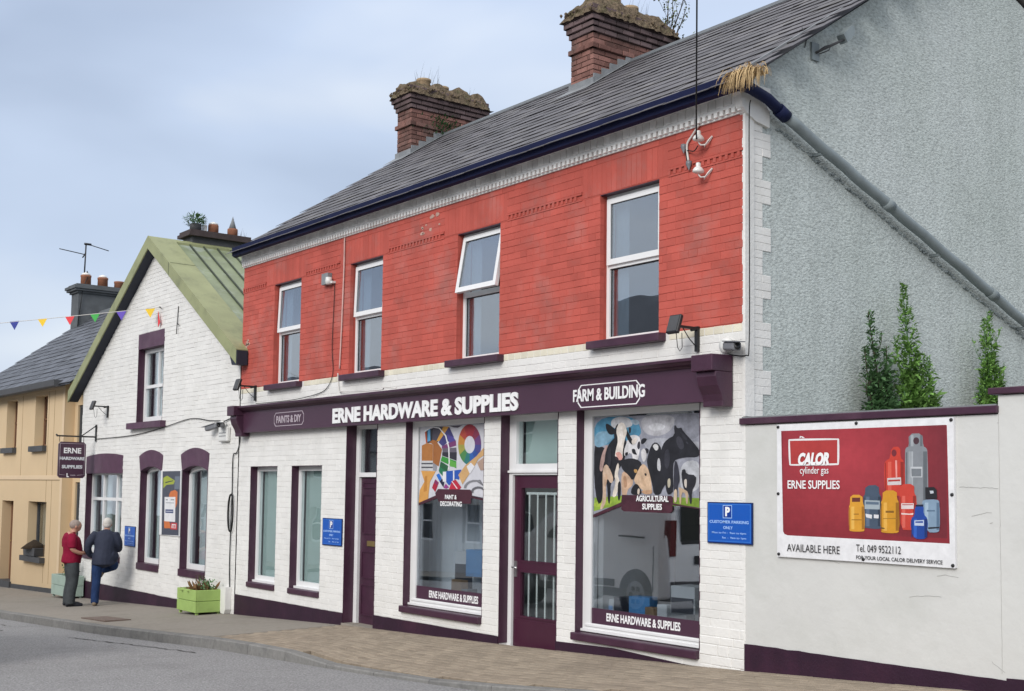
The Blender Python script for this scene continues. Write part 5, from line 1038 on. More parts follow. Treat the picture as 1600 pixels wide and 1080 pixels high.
# upper windows
def upper_window(a, b, tilt):
    z0, z1 = 1.56, 3.11; y = 0.10; t = 0.045
    fr = MB(); zt = 2.36
    fr.box(a, a+t, y, y+0.07, z0, z1); fr.box(b-t, b, y, y+0.07, z0, z1); fr.box(a+t, b-t, y, y+0.07, z0, z0+0.05); fr.box(a+t, b-t, y, y+0.07, z1-0.05, z1)
    fr.box(a+t, b-t, y, y+0.07, zt-0.03, zt+0.03)
    w = fr.build('window', M_UPVC, shop)
    s = MB(); W = b-a-2*t+0.03; H = z1-0.05-(zt+0.03)+0.03
    s.box(-W/2, -W/2+0.055, -0.03, 0.02, -H, 0); s.box(W/2-0.055, W/2, -0.03, 0.02, -H, 0); s.box(-W/2+0.055, W/2-0.055, -0.03, 0.02, -0.055, 0); s.box(-W/2+0.055, W/2-0.055, -0.03, 0.02, -H, -H+0.06)
    so = s.build('sash', M_UPVC, w, loc=((a+b)/2, y+0.0, z1-0.045)); so.rotation_euler = (-tilt, 0, 0)
    pn = MB().box(-W/2+0.05, W/2-0.05, -0.012, -0.004, -H+0.05, -0.05).build('pane', GLASS_UP, w, loc=((a+b)/2, y+0.0, z1-0.045)); pn.rotation_euler = (-tilt, 0, 0)
    g1 = MB(); g1.box(-W/2+0.05, W/2-0.05, -0.016, -0.012, -0.06, -0.052); g1.box(-W/2+0.05, -W/2+0.058, -0.016, -0.012, -H+0.05, -0.05)
    gg = g1.build('gasket', M_BLACK, w, loc=((a+b)/2, y-0.004, z1-0.045)); gg.rotation_euler = (-tilt, 0, 0)
    bx('pane', GLASS_UP, w, a+t, b-t, y+0.03, y+0.038, z0+0.05, zt-0.03)
    gk = MB(); gk.box(a+t, b-t, y+0.022, y+0.03, zt-0.042, zt-0.03); gk.box(a+t, a+t+0.008, y+0.022, y+0.03, z0+.05, zt-.03); gk.build('gasket', M_BLACK, w)
    sl_ = MB().box(a-0.10, b+0.10, -0.10, 0.10, 1.475, 1.558)
    so2 = sl_.build('sill', M_PURP, w); m = so2.modifiers.new('b', 'BEVEL'); m.width = 0.008; m.segments = 2
    cu = MB(); n = 10
    vs = []
    for i in range(n+1):
        x = a+0.03+0.22*i/n; yy = 0.205+0.018*sin(i*2.4); vs += [(x, yy, 1.57), (x, yy, 3.10)]
    cu.add(vs, [(2*i, 2*i+2, 2*i+3, 2*i+1) for i in range(n)], True)
    cu.build('curtain', M_CURT, w)
    return w
wt = [0.035, 0.03, 0.17, 0.0]
ws = [upper_window(a, b, t) for (a, b), t in zip(UPW, wt)]
ws[2]['label'] = 'upper window with its top sash tilted open'
# red painted reveals and dark heads
for a, b in UPW: MB().box(a-0.004, b+0.004, 0.004, 0.099, 3.104, 3.109).build('window_head', M_PURP, wall)

# ground floor slim windows
def slim_window(parent, a, b, z0, z1, y=0.12, blind=M_BLIND):
    fr = MB(); t = 0.06
    fr.box(a, a+t, y, y+0.07, z0+0.03, z1); fr.box(b-t, b, y, y+0.07, z0+0.03, z1); fr.box(a+t, b-t, y, y+0.07, z1-0.07, z1); fr.box(a+t, b-t, y, y+0.07, z0+0.03, z0+0.13)
    fr.box(a, b, y-0.045, y, z0+0.03, z0+0.06)
    w = fr.build('window', M_UPVC, parent)
    bx('pane', GLASS, w, a+t, b-t, y+0.03, y+0.038, z0+0.13, z1-0.07)
    bx('blind', blind, w, a+t, b-t, y+0.10, y+0.11, z0+0.1, z1)
    MB().box(a-0.003, a+0.004, 0.002, y, z0, z1).build('reveal', M_PURP, w)
    MB().box(b-0.004, b+0.003, 0.002, y, z0, z1).build('reveal', M_PURP, w)
    MB().box(a, b, 0.002, y, z1-0.004, z1+0.003).build('reveal', M_PURP, w)
    s = MB().box(a, b, -0.03, y, z0-0.05, z0+0.03).build('sill', M_PURP, w); m = s.modifiers.new('b', 'BEVEL'); m.width = 0.008
    return w
slim_window(shop, -17.63, -16.71, -1.50, 0.315); slim_window(shop, -16.25, -15.33, -1.50, 0.315)

# door 1 with fanlight
d1 = MB(); a, b = -14.64, -13.84
d1.box(a, a+0.09, .15, .24, -1.86, .87); d1.box(b-.06, b, .15, .24, -1.86, .87); d1.box(a+.09, b-.06, .15, .24, .155, .215); d1.box(a+.09, b-.06, .15, .24, .81, .87)
df = d1.build('door_frame', M_FRAME, shop)
bx('fanlight', GLASS, df, a+.09, b-.06, .18, .19, .215, .81)
MB().box(a-.004, a+.005, -.004, .15, -1.84, .86).build('reveal', M_PURP, df)
MB().box(b-.005, b+.004, -.004, .15, -1.75, .86).build('reveal', M_PURP, df)
MB().box(a-.0, a+.002, -.01, .0, -1.84, .86).build('reveal', M_PURP, df)
leaf = MB(); leaf.box(a+.095, b-.065, .19, .23, -1.84, .15)
door = leaf.build('door', M_PURP, shop); door['label'] = 'plain plum panelled door with a brass letter plate'
pw = (b-.065)-(a+.095)
for z0_, z1_ in ((-1.72, -1.30), (-1.22, -0.85), (-0.62, -0.08), (0.0, 0.09)):
    pnl = MB(); lineframe(pnl, a+.15, b-.12, z0_, z1_, .178, .19, .018); pnl.build('panel_moulding', M_PURP, door)
MB().box(a+.30, b-.22, .172, .19, -0.78, -0.71).build('letter_plate', mat('brass', (0.45, 0.33, 0.14), 0.35, 0.1, 6, metal=0.8), door)
MB().lathe([(0.0,-.03),(.02,-.03),(.026,-.01),(.012,0.0)], (b-.13, .17, -0.02), 10, axis='Y').build('knocker', MATS['brass'], door)
MB().box(a-.02, b+.02, -.02, .26, -1.95, -1.83).build('doorstep', M_CONC, door)

# shop windows
def shop_window(a, b, zt, label):
    y = 0.10; z0 = -1.49
    fr = MB(); 
    fr.box(a, a+.13, y, y+.09, z0+.02, .87); fr.box(b-.06, b, y, y+.09, z0+.02, .87); fr.box(a+.13, b-.06, y, y+.09, .79, .87); fr.box(a+.13, b-.06, y, y+.09, z0+.02, z0+.115)
    fr.box(a, b, y-.03, y, z0+.03, z0+.055); fr.box(a+.05, b, y-.015, y, z0+.085, z0+.105)
    w = fr.build('shop_window', M_FRAME, shop); w['label'] = label
    bx('pane', GLASS_SHOP, w, a+.13, b-.06, y+.02, y+.028, z0+.115, .79)
    MB().box(a-.003, a+.004, -.002, y, z0, .86).build('reveal', M_PURP, w)
    MB().box(b-.004, b+.003, -.002, y, z0, .86).build('reveal', M_PURP, w)
    s = MB().box(a-.02, b, -.055, y, z0-.06, z0+.02).build('sill', M_PURP, w); m = s.modifiers.new('b', 'BEVEL'); m.width = 0.01; m.segments = 2
    bx('window_board', M_BOXW, w, a+.1, b-.05, y+.1, .95, z0+.06, z0+.10)
    band = MB().box(a+.131, b-.061, y+.016, y+.0195, z0+.116, z0+.275).build('name_band', M_SIGNP, w)
    return w
sw1 = shop_window(-13.14, -11.45, .79, 'shop window with a colour wheel and paint brush print')
sw2 = shop_window(-9.79, -8.01, .79, 'shop window with a print of black and white cows')
text('lettering', 'ERNE HARDWARE & SUPPLIES', M_TEXTW, sw1, -12.72, -11.68, -1.345, -1.255, .1155, 0.03, .001)
text('lettering', 'ERNE HARDWARE & SUPPLIES', M_TEXTW, sw2, -9.43, -8.37, -1.335, -1.25, .1155, 0.03, .001)
printed('cow_print', COW_PRINT, .1165, sw2, pm=PRINT_PHOTO)
printed('paint_print', PAINT_PRINT, .1165, sw1)
PY = .1165-.00025*64
text('lettering', 'AGRICULTURAL', M_TEXTW, sw2, -8.98, -8.52, -0.095, -0.035, .098, 0.03, .001)
text('lettering', 'SUPPLIES', M_TEXTW, sw2, -8.89, -8.61, -0.175, -0.115, .098, 0.03, .001)
text('lettering', 'PAINT &', M_TEXTW, sw1, -12.38, -12.13, -0.12, -0.065, .098, 0.03, .001)
text('lettering', 'DECORATING', M_TEXTW, sw1, -12.48, -12.02, -0.205, -0.145, .098, 0.03, .001)
# plum border that follows the lower edge of the paint print comes with the print itself

# entrance door with barred glass
d2 = MB(); a, b = -11.12, -10.10; y = .12
d2.box(a, a+.07, y, y+.10, -1.80, .87); d2.box(b-.04, b, y, y+.10, -1.80, .87); d2.box(a+.07, b-.04, y, y+.10, .175, .30); d2.box(a+.07, b-.04, y, y+.10, .785, .87)
d2.box(a+.07, a+.13, y+.0, y+.10, .30, .785); d2.box(a, b, y-.025, y, .20, .225)
df2 = d2.build('door_frame', M_FRAME, shop)
bx('fanlight', GLASS, df2, a+.13, b-.04, y+.04, y+.048, .30, .785)
MB().box(a-.004, a+.005, -.004, y, -1.73, .86).build('reveal', M_PURP, df2)
MB().box(b-.005, b+.004, -.004, y, -1.70, .86).build('reveal', M_PURP, df2)
M_DOOR2 = mat('plum_door_gloss', (0.055, 0.012, 0.030), 0.35, 0.1, 3, spec=0.5)
lf = MB(); x0_, x1_ = a+.075, b-.045
hol = [(x0_+.13, x1_-.06, -.79, .03), (x0_+.13, x1_-.06, -1.41, -.92)]
wall_cells(lf, x0_, x1_, -1.755, .17, hol, y+.03, y+.075)
door2 = lf.build('door', M_DOOR2, shop); door2['label'] = 'plum shop door with white bars behind its two glass panes'
for h in hol:
    bx('pane', GLASS, door2, h[0], h[1], y+.05, y+.056, h[2], h[3])
    fm = MB(); lineframe(fm, h[0]-.02, h[1]+.02, h[2]-.02, h[3]+.02, y+.022, y+.03, .022); fm.build('bead', M_DOOR2, door2)
    bt = h[3]-.07 if h is hol[0] else h[3]-.0
    bb = h[2]
    for k in range(5):
        xx = h[0]+.10+k*(h[1]-h[0]-.12)/4
        MB().box(xx-.011, xx+.011, y+.062, y+.07, bb, bt).build('bar', M_FRAME, door2)
    if h is hol[0]: MB().box(h[0]+.05, h[1], y+.06, y+.072, bt-.005, bt+.022).build('bar', M_FRAME, door2)
MB().box(x0_+.02, x1_-.01, y+.022, y+.03, -1.755, -1.45).build('kick_board', M_DOOR2, door2)
hd = MB(); hd.box(x0_+.02, x0_+.06, y+.018, y+.03, -.98, -.80); hd.tube([(x0_+.04, y+.02, -.87), (x0_+.04, y-.03, -.87), (x0_+.13, y-.03, -.875)], .009, 8)
hd.build('handle', mat('satin_steel', (0.6, 0.6, 0.6), 0.3, 0.05, 6, metal=0.9), door2)
MB().box(a-.01, b+.01, -.01, .3, -1.9, -1.765).build('doorstep', M_CONC, door2)
# a grey panel behind the fanlight keeps the reflection of the street soft
bx('blind', M_BLIND, df2, a+.13, b-.04, y+.14, y+.15, .25, .85)
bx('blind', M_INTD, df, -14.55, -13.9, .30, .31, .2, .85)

# fascia with cornice and consoles
fa = MB(); fa.box(-17.80, -7.76, -.12, -.0125, .845, 1.175)
fascia = fa.build('fascia', M_SIGNP, shop)
fc = MB(); fc.prismX([(-.012, 1.17), (-.135, 1.17), (-.15, 1.185), (-.19, 1.195), (-.215, 1.215), (-.235, 1.225), (-.235, 1.252), (-.012, 1.262)], -17.92, -7.80)
fc.build('fascia_cornice', M_PURP, fascia)
def console(x0, x1, nm='console'):
    c = MB()
    c.prismX([(-.012, 1.268), (-.29, 1.262), (-.29, 1.11), (-.012, 1.11)], x0, x1)
    c.prismX([(-.012, 1.109), (-.24, 1.109), (-.245, 1.06), (-.22, .98), (-.17, .90), (-.15, .84), (-.15, .79), (-.012, .79)], x0+.02, x1-.0)
    o = c.build(nm, M_PURP, fascia); m = o.modifiers.new('b', 'BEVEL'); m.width = .008; m.segments = 2
console(-7.85, -7.585); console(-17.93, -17.68)
L_ = [('ERNE', -14.82, -13.72), ('HARDWARE', -13.58, -12.05), ('&', -11.96, -11.77), ('SUPPLIES', -11.69, -10.64)]
W0, W1 = -14.82, -10.64
full = text_mesh('ERNE HARDWARE & SUPPLIES', W0, W1, .885, 1.095, -.124, .045, .012)
full.materials.clear(); full.materials.append(M_TEXTW)
# split into single letters by connected islands
bm = bmesh.new(); bm.from_mesh(full); seen = set(); isl = []
for v in bm.verts:
    if v.index in seen: continue
    st = [v]; seen.add(v.index); comp = []
    while st:
        q = st.pop(); comp.append(q.index)
        for e_ in q.link_edges:
            o_ = e_.other_vert(q)
            if o_.index not in seen: seen.add(o_.index); st.append(o_)
    isl.append(comp)
bm.free()
isl.sort(key=lambda c: min(full.vertices[i].co.x for i in c))
for comp in isl:
    ids = {i: k for k, i in enumerate(comp)}
    vs = [full.vertices[i].co.copy() for i in comp]; fs = [[ids[i] for i in p.vertices] for p in full.polygons if p.vertices[0] in ids]
    cxm = sum((v.x for v in vs))/len(vs)
    me = bpy.data.meshes.new('letter'); me.from_pydata([(v.x-cxm, v.y, v.z) for v in vs], [], fs); me.materials.append(M_TEXTW)
    o = bpy.data.objects.new('letter', me); COL.objects.link(o); o.parent = fascia; o.location = (cxm, 0, 0)
text('lettering', 'PAINTS & DIY', M_SIGNL, fascia, -16.54, -15.76, .95, 1.06, -.121, .03, .004)
text('lettering', 'FARM & BUILDING', M_TEXTW, fascia, -9.71, -8.63, .93, 1.06, -.121, .025, .006)
for x0_, x1_, z0_, z1_ in ((-16.62, -15.68, .905, 1.11), (-9.64, -8.70, .865, 1.105)):
    l_ = MB(); lineframe(l_, x0_, x1_, z0_, z1_, -.1225, -.1203, .010, .05); l_.build('border_line', M_SIGNL if x0_ < -12 else M_TEXTW, fascia)
# plum plinth bands, brushed by hand along the top
def wavy_band(mb, x0, x1, y0, y1, zb, zt, amp=.006):
    n = max(2, int((x1-x0)/.12)); top = [(x0+(x1-x0)*i/n, zt+amp*mnoise.noise(Vector((x0*1.3+i*.8, zt*9, 2)))+amp*.6*mnoise.noise(Vector((i*2.3, zt, 7)))) for i in range(n+1)]
    for i in range(n): mb.prism([(top[i][0], zb), (top[i+1][0], zb), top[i+1], top[i]], y0, y1)
for x0_, x1_, zt_ in ((XL+.0, -14.64, -1.70), (-13.84, -11.12, -1.655), (-10.10, -8.7, -1.60)):
    mb = MB()
    if zt_ == -1.60: mb.prism([(x0_, -1.60), (-9.2, -1.575), (-8.0, -1.625), (-8.0, -1.9), (x0_, -1.9)], -.014, .01)
    else: wavy_band(mb, x0_, x1_, -.014, .01, -2.3, zt_)
    mb.build('plinth', M_PURP2, shop)
# rubble foot of the corner pier
rub = random.Random(4); z = -1.66
while z < -1.24:
    h = rub.uniform(.07, .12); x = -8.0
    while x < XR-.02:
        w = rub.uniform(.12, .26); x1_ = min(x+w, XR)
        if x1_-x > .05:
            mb = MB(); mb.cur = rub.random(); mb.brickY(x+.001, x1_-.001, -.004-rub.uniform(0, .007), .01, z+.001, z+h-.001, .006); mb.build('rubble_stone', M_WHITE, wall)
        x = x1_
    z += h

# ================================================================== WHITE GABLED HOUSE
GLX, GRX = -25.72, -18.10
APX, APZ = -21.87, 4.46          # wall apex just under the roof
gh = thing('gabled_house', 'white painted brick gable fronted house with moss green roof and plum arched window heads', 'building')
gholes = [(-22.62,-21.35,1.17,2.58), (-25.33,-23.24,-1.40,.27), (-22.31,-21.27,-1.44,.40), (-20.33,-19.25,-1.44,.40)]
gc = MB()
wall_cells(gc, GLX, GRX, -2.9, 1.17, gholes, .004, .28)
wall_cells(gc, GLX, GRX, 1.17, 1.95, gholes, .004, .28)
gs = (APZ-1.95)/(APX-GLX)
lz = lambda x: 1.95+(x-GLX)*gs if x < APX else 1.95+(GRX-x)*(APZ-1.95)/(GRX-APX)
gc.prism([(GLX, 1.95), (-22.62, 1.95), (-22.62, lz(-22.62))], .004, .28)
gc.prism([(-21.35, 1.95), (GRX, 1.95), (-21.35, lz(-21.35))], .004, .28)
gc.prism([(-22.62, 2.58), (-21.35, 2.58), (-21.35, lz(-21.35)), (APX, APZ), (-22.62, lz(-22.62))], .004, .28)
gwall = gc.build('wall', M_WHITEM, gh)
gbk = MB()
def glim(z):
    if z <= 1.95: return (GLX, GRX)
    return (GLX+(z-1.95)/gs, GRX-(z-1.95)*(GRX-APX)/(APZ-1.95))
bh = [(-22.62,-21.34,1.17,2.86), (-25.36,-23.24,-1.44,.60), (-22.40,-21.22,-1.5,.56), (-20.43,-19.20,-1.5,.56), (-24.82,-24.42,-2.6,-1.4)]
for r in brick_rects(GLX, GRX, -1.955, 4.42, bh, limits=glim):
    gbk.cur = random.random(); gbk.brickY(r[0], r[1], random.uniform(-.004, .002), .05, r[2], r[3], .0035)
gbk.build('bricks', M_WHITE, gwall, 'stuff')
MB().box(GLX, GLX+.0, .0, .0, 0, 0)
sd = MB(); sd.box(GLX, GLX+.28, .28, 9, -2.9, 1.95); sd.box(GRX-.28, GRX, .30, 9, -2.9, 1.95); sd.box(GLX, GRX, 8.7, 9, -2.9, 1.95)
sd.build('side_wall', M_WHITEM, gh)
bx('floor', M_INTD, gh, GLX+.3, GRX-.3, .3, 8.7, .8, 1.0); bx('ground_floor_slab', M_INTD, gh, GLX+.3, GRX-.3, .3, 8.7, -2.5, -2.3)
bx('partition', M_INT, gh, GLX+.3, GRX-.3, 2.4, 2.5, -2.3, .8); bx('partition', M_INT, gh, GLX+.3, GRX-.3, 2.4, 2.5, 1.0, 2.9)
for px in (-23.0, -20.8): bx('partition', M_INT, gh, px-.03, px+.03, .3, 2.4, -2.3, .8)
def arch_pts(a, b, zs, zc, n=12):
    out = []
    for i in range(n+1):
        t = i/n; x = a+(b-a)*t; out.append((x, zs+(zc-zs)*(1-(2*t-1)**2)))
    return out
def lintel(a, b, a2, b2, zb, zbc, zt, ztc):
    low = arch_pts(a, b, zb, zbc); top = arch_pts(a2, b2, zt, ztc)
    mb = MB()
    n = len(low)
    for i in range(n-1): mb.prism([low[i], low[i+1], top[i+1], top[i]], -.006, .12)
    return mb
def muntin_window(parent, a, b, z0, z1, cols, zt, y=.12, t=.06, arch=None, low_cols=None, wide=0.05, curtain=True, sill=True, mt=.035):
    fr = MB()
    fr.box(a, a+t+.03, y, y+.07, z0, z1); fr.box(b-t, b, y, y+.07, z0, z1); fr.box(a+t+.03, b-t, y, y+.07, z0, z0+.10); fr.box(a+t+.03, b-t, y, y+.07, z1-.07, z1)
    if zt: fr.box(a+t+.03, b-t, y, y+.07, zt-.03, zt+.03)
    for c in cols: fr.box(c-mt/2, c+mt/2, y+.002, y+.066, (z0+.10), (z1-.07))
    w = fr.build('window', M_FRAME, parent)
    bx('pane', GLASS, w, a+t, b-t, y+.035, y+.043, z0+.1, z1-.07)
    if curtain:
        for c0, c1 in ((a+.05, a+(b-a)*.3), (b-(b-a)*.28, b-.05)):
            cu = MB(); vs = []; n = 12
            for i in range(n+1):
                x = c0+(c1-c0)*i/n; yy = y+.22+.02*sin(i*2.1); vs += [(x, yy, z0), (x, yy, z1+.05)]
            cu.add(vs, [(2*i, 2*i+2, 2*i+3, 2*i+1) for i in range(n)], True); cu.build('curtain', M_CURT, w)
    MB().box(a-.003, a+.004, -.002, y, z0-.05, z1+.10).build('reveal', M_PURP, w)
    MB().box(b-.004, b+.003, -.002, y, z0-.05, z1+.10).build('reveal', M_PURP, w)
    if sill: s = MB().box(a, b, -.03, y, z0-.11, z0).build('sill', M_PURP, w)
    return w
# upstairs sash
w = muntin_window(gh, -22.62, -21.35, 1.19, 2.57, [-21.92], 1.86, y=.13, sill=False)
MB().box(-22.85, -21.15, -.11, .13, 1.06, 1.175).build('sill', M_LINTEL, w)
MB().box(-22.62, -21.34, -.006, .13, 2.575, 2.86).build('lintel', M_LINTEL, w)
w = muntin_window(gh, -25.33, -23.24, -1.39, .27, [-24.62, -23.86], -.28, mt=.07)
lintel(-25.36, -23.24, -25.36, -23.24, .23, .235, .575, .63).build('lintel', M_LINTEL, w)
for a, b in ((-22.31, -21.27), (-20.33, -19.25)):
    fr = MB(); y = .13
    fr.box(a, a+.06, y, y+.07, -1.43, .28); fr.box(b-.04, b, y, y+.07, -1.43, .28); fr.box(a+.06, b-.04, y, y+.07, -1.43, -1.34)
    low = arch_pts(a, b, .26, .33)
    for i in range(len(low)-1):
        (xa, za), (xb, zb_) = low[i], low[i+1]; fr.prism([(xa, za-.05), (xb, zb_-.05), (xb, zb_+.05), (xa, za+.05)], y, y+.07)
    w = fr.build('window', M_FRAME, gh)
    bx('pane', GLASS, w, a+.06, b-.04, y+.035, y+.043, -1.34, .30)
    bx('blind', M_CURT, w, a+.06, a+.52, y+.20, y+.21, -1.4, .4)
    MB().box(a-.003, a+.004, -.002, y, -1.44, .3).build('reveal', M_PURP, w)
    MB().box(b-.004, b+.003, -.002, y, -1.44, .3).build('reveal', M_PURP, w)
    MB().box(a, b, -.03, y, -1.55, -1.43).build('sill', M_PURP, w)
    lintel(a, b, a-.08, b+.05, .26, .35, .545, .655).build('lintel', M_LINTEL, w)
# something orange shows behind the first arched window
MB().box(-21.75, -21.32, .22, .23, -.28, .2).build('notice', mat('orange_card', (0.42, 0.20, 0.05), .6, .4, 9), gh)
mb = MB(); wavy_band(mb, GLX, GRX-.18, -.014, .01, -2.7, -1.96); mb.box(-24.80, -24.44, -.010, .01, -1.955, -1.50); mb.build('plinth', M_PURP2, gh)
# roof: green metal covering with a wide verge and sunken panels on the right slope
ks = 0.617; RX, RZ = -21.80, 4.62
def gz_(x): return RZ-ks*abs(x-RX)
EX0, EX1 = -26.10, -17.84
gr = MB()
yb_ = 8.9
def slope_slab(mb, xa, xb, ya, yb, top, bot):
    mb.prism([(xa, gz_(xa)+bot), (xb, gz_(xb)+bot), (xb, gz_(xb)+top), (xa, gz_(xa)+top)], ya, yb)
slope_slab(gr, EX0, RX, -.18, yb_, 0, -.06)
slope_slab(gr, RX, EX1-.25, .30, yb_, -.06, -.12)
slope_slab(gr, RX, EX1, -.18, .30, 0, -.06)                # wide flat verge
slope_slab(gr, RX+.0, RX+.10, .30, yb_, 0, -.059)             # ridge capping
groof = gr.build('roof', M_GREEN, gh)
# bargeboards
bb = MB(); bh_ = .235
for xa, xb in ((EX0, RX), (RX, EX1)):
    bb.prism([(xa, gz_(xa)+.003), (xb, gz_(xb)+.003), (xb, gz_(xb)-bh_), (xa, gz_(xa)-bh_)], -.205, -.181)
bb.build('bargeboard', M_GREEN, groof)
so = MB()
for xa, xb in ((EX0+.03, RX), (RX, EX1-.03)):
    so.prism([(xa, gz_(xa)-bh_+.01), (xb, gz_(xb)-bh_+.01), (xb, gz_(xb)-bh_-.005), (xa, gz_(xa)-bh_-.005)], -.180, .006)
so.build('soffit', M_SOFFIT, groof)
eb = MB(); eb.prism([(EX1-.32, gz_(EX1)-.02), (EX1+.0, gz_(EX1)-.02), (EX1+.0, gz_(EX1)-.24), (EX1-.2, gz_(EX1)-.24)], -.18, .0); eb.box(EX1-.12, EX1+.03, -.20, -.02, gz_(EX1)-.25, gz_(EX1)-.02)
eb.build('eaves_box', M_SOFFIT, groof)
L = (EX1-.25-RX-.1); 
for k in range(14):                       # standing seams and the panels between them
    y = .30+k*.275
    s = MB(); s.prism([(RX+.1, gz_(RX+.1)-.06), (EX1-.27, gz_(EX1-.27)-.06), (EX1-.27, gz_(EX1-.27)-.012), (RX+.1, gz_(RX+.1)-.012)], y-.012, y+.012)
    s.build('standing_seam', M_SEAM, groof)
    if k < 13:
        p = MB(); p.cur = random.random()
        p.prism([(RX+.1, gz_(RX+.1)-.056), (EX1-.26, gz_(EX1-.26)-.056), (EX1-.26, gz_(EX1-.26)-.045), (RX+.1, gz_(RX+.1)-.045)], y+.016, y+.262)
        p.build('roof_panel', M_GREENP, groof)
jn = MB()
xj = -20.75; jn.prism([(xj-.006, gz_(xj)+.0), (xj+.006, gz_(xj)+.0), (xj+.006, gz_(xj)+.003), (xj-.006, gz_(xj)+.003)], -.18, .30); jn.box(xj-.006, xj+.006, -.208, -.205, gz_(xj)-bh_, gz_(xj)); jn.build('joint', M_SEAM, groof)
fg = MB(); fg.box(-18.095, -18.075, .02, 3.0, 2.15, 2.3); fg.build('side_gutter', M_DGREY, groof)
# stack behind the ridge
c3_ = MB(); c3_.box(-22.22, -21.78, .65, 1.75, 4.3, 4.74); c3 = c3_.build('chimney', M_DGREY, gh)
cc = MB(); cc.box(-22.30, -21.70, .56, 1.86, 4.735, 4.80); cc.box(-22.27, -21.73, .59, 1.83, 4.802, 4.855); cc.build('chimney_cap', mat('dark_brown_cap', (.06, .045, .045), .8, .2, 9), c3)
for yy, hh, r_, mm in ((.80, .14, .11, M_DGREY), (1.16, .17, .10, M_POT), (1.56, .15, .10, M_POT)):
    MB().lathe([(r_, 0), (r_, hh), (r_*.97, hh+.02), (r_*.8, hh+.02), (r_*.75, .05)], (-22.0, yy, 4.855), 16).build('chimney_pot', mm, c3)
MB().lathe([(.09, 0), (.095, .03), (.0, .07)], (-22.0, 1.16, 5.045), 14).build('pot_cowl', M_PORC, c3)
MB().lathe([(.085, 0), (.0, .26)], (-22.0, 1.56, 5.02), 4).build('pot_cowl', M_LEAD, c3)
MB().box(-22.09, -21.97, .96, 1.02, 4.855, 5.02).build('pot_cowl', M_PORC, c3)

# ================================================================== YELLOW HOUSE
yh = thing('terraced_house', 'apricot painted two storey house with dark slate roof at the left end', 'building')
YR = -26.90; YLX = -36.30; EZ = 2.28
yhol = [(-31.39,-30.50,.87,2.03), (-29.05,-28.14,.87,2.03), (-29.30,-27.95,-1.64,-.40), (-31.48,-30.52,-2.9,-.41), (-35.6,-34.7,.87,2.03), (-33.6,-32.7,.87,2.03), (-35.3,-33.4,-1.64,-.40)]
yc = MB(); wall_cells(yc, YLX, YR, -2.9, EZ, yhol, 0, .30)
yc.box(YR-.30, YR, .30, 7, -2.9, EZ)
yc.box(YLX, YLX+.3, .30, 7, -2.9, EZ); yc.box(YLX, YR, 7, 7.3, -2.9, EZ)
ywall = yc.build('wall', M_YELLOW, yh)
bx('floor', M_INTD, yh, YLX+.3, YR-.3, .3, 7, .1, .3); bx('partition', M_INTD, yh, YLX+.3, YR-.3, 2.2, 2.3, -2.5, 2.2)
bd = MB(); bd.box(YLX, YR+.0, -.012, -.0, .10, .20); bd.box(YR-.14, YR+.002, -.010, .0, -2.5, 2.2); bd.box(YLX, YR, -.012, 0, 2.10, EZ)
bd.build('raised_band', M_YSTR, yh)
jo = MB()
for xx in (-27.62, -30.05, -29.0+.98): jo.box(xx-.006, xx+.006, -.003, .001, -2.2 if xx != -30.05 else .2, 2.1)
jo.box(YLX, YR-.14, -.003, .001, .085, .098); jo.build('render_joint', mat('joint_brown', (.22, .14, .07), .9, .1, 3), ywall)  # joints drawn as thin brown lines
for x0_, x1_, z0_, z1_ in [yhol[0], yhol[1], yhol[4], yhol[5]]:
    fr = MB(); y = .20; fr.box(x0_, x0_+.05, y, y+.06, z0_, z1_); fr.box(x1_-.05, x1_, y, y+.06, z0_, z1_); fr.box(x0_, x1_, y, y+.06, z1_-.05, z1_); fr.box(x0_, x1_, y, y+.06, z0_, z0_+.05); fr.box(x0_, x1_, y, y+.06, 1.48, 1.52)
    w = fr.build('window', M_BROWN, yh); bx('pane', GLASS, w, x0_+.05, x1_-.05, y+.03, y+.036, z0_+.05, z1_-.05)
    bx('curtain', M_CURT, w, x0_, x1_, .34, .345, z0_, z1_)
    MB().box(x0_-.12, x1_+.04, -.10, .20, z0_-.13, z0_-.002).build('sill', M_DGREY, w)
for x0_, x1_, z0_, z1_ in [yhol[2], yhol[6]]:
    fr = MB(); y = .20; fr.box(x0_, x0_+.05, y, y+.06, z0_, z1_); fr.box(x1_-.08, x1_, y, y+.06, z0_, z1_); fr.box(x0_, x1_, y, y+.06, z1_-.05, z1_); fr.box(x0_, x1_, y, y+.06, z0_, z0_+.05)
    w = fr.build('window', M_DGREY, yh); bx('pane', GLASS, w, x0_+.05, x1_-.05, y+.03, y+.036, z0_+.05, z1_-.05)
    bx('curtain', mat('cream_net', (.42, .40, .36), .8, .1, 3), w, x0_, x1_, .34, .345, z0_, z1_)
    MB().box(x0_-.15, x1_+.04, -.12, .20, z0_-.12, z0_-.002).build('sill', M_DGREY, w)
dd = MB().box(-31.48, -30.52, .22, .27, -2.35, -.41).build('door', M_BROWN, yh); MB().lathe([(0, -.03), (.02, -.02), (.02, 0)], (-31.4, .22, -1.4), 8, axis='Y').build('handle', MATS['brass'], dd)
bx('doorstep', M_DGREY, yh, -31.55, -30.45, -.05, .3, -2.5, -2.33)
pl = MB()
for xa, xb in ((YLX, -31.48), (-30.52, YR)):
    pl.prism([(xa, gz(xa)-.2), (xb, gz(xb)-.2), (xb, gz(xb)+.10), (xa, gz(xa)+.10)], -.016, .001)
pl.build('plinth', M_DGREY, yh)
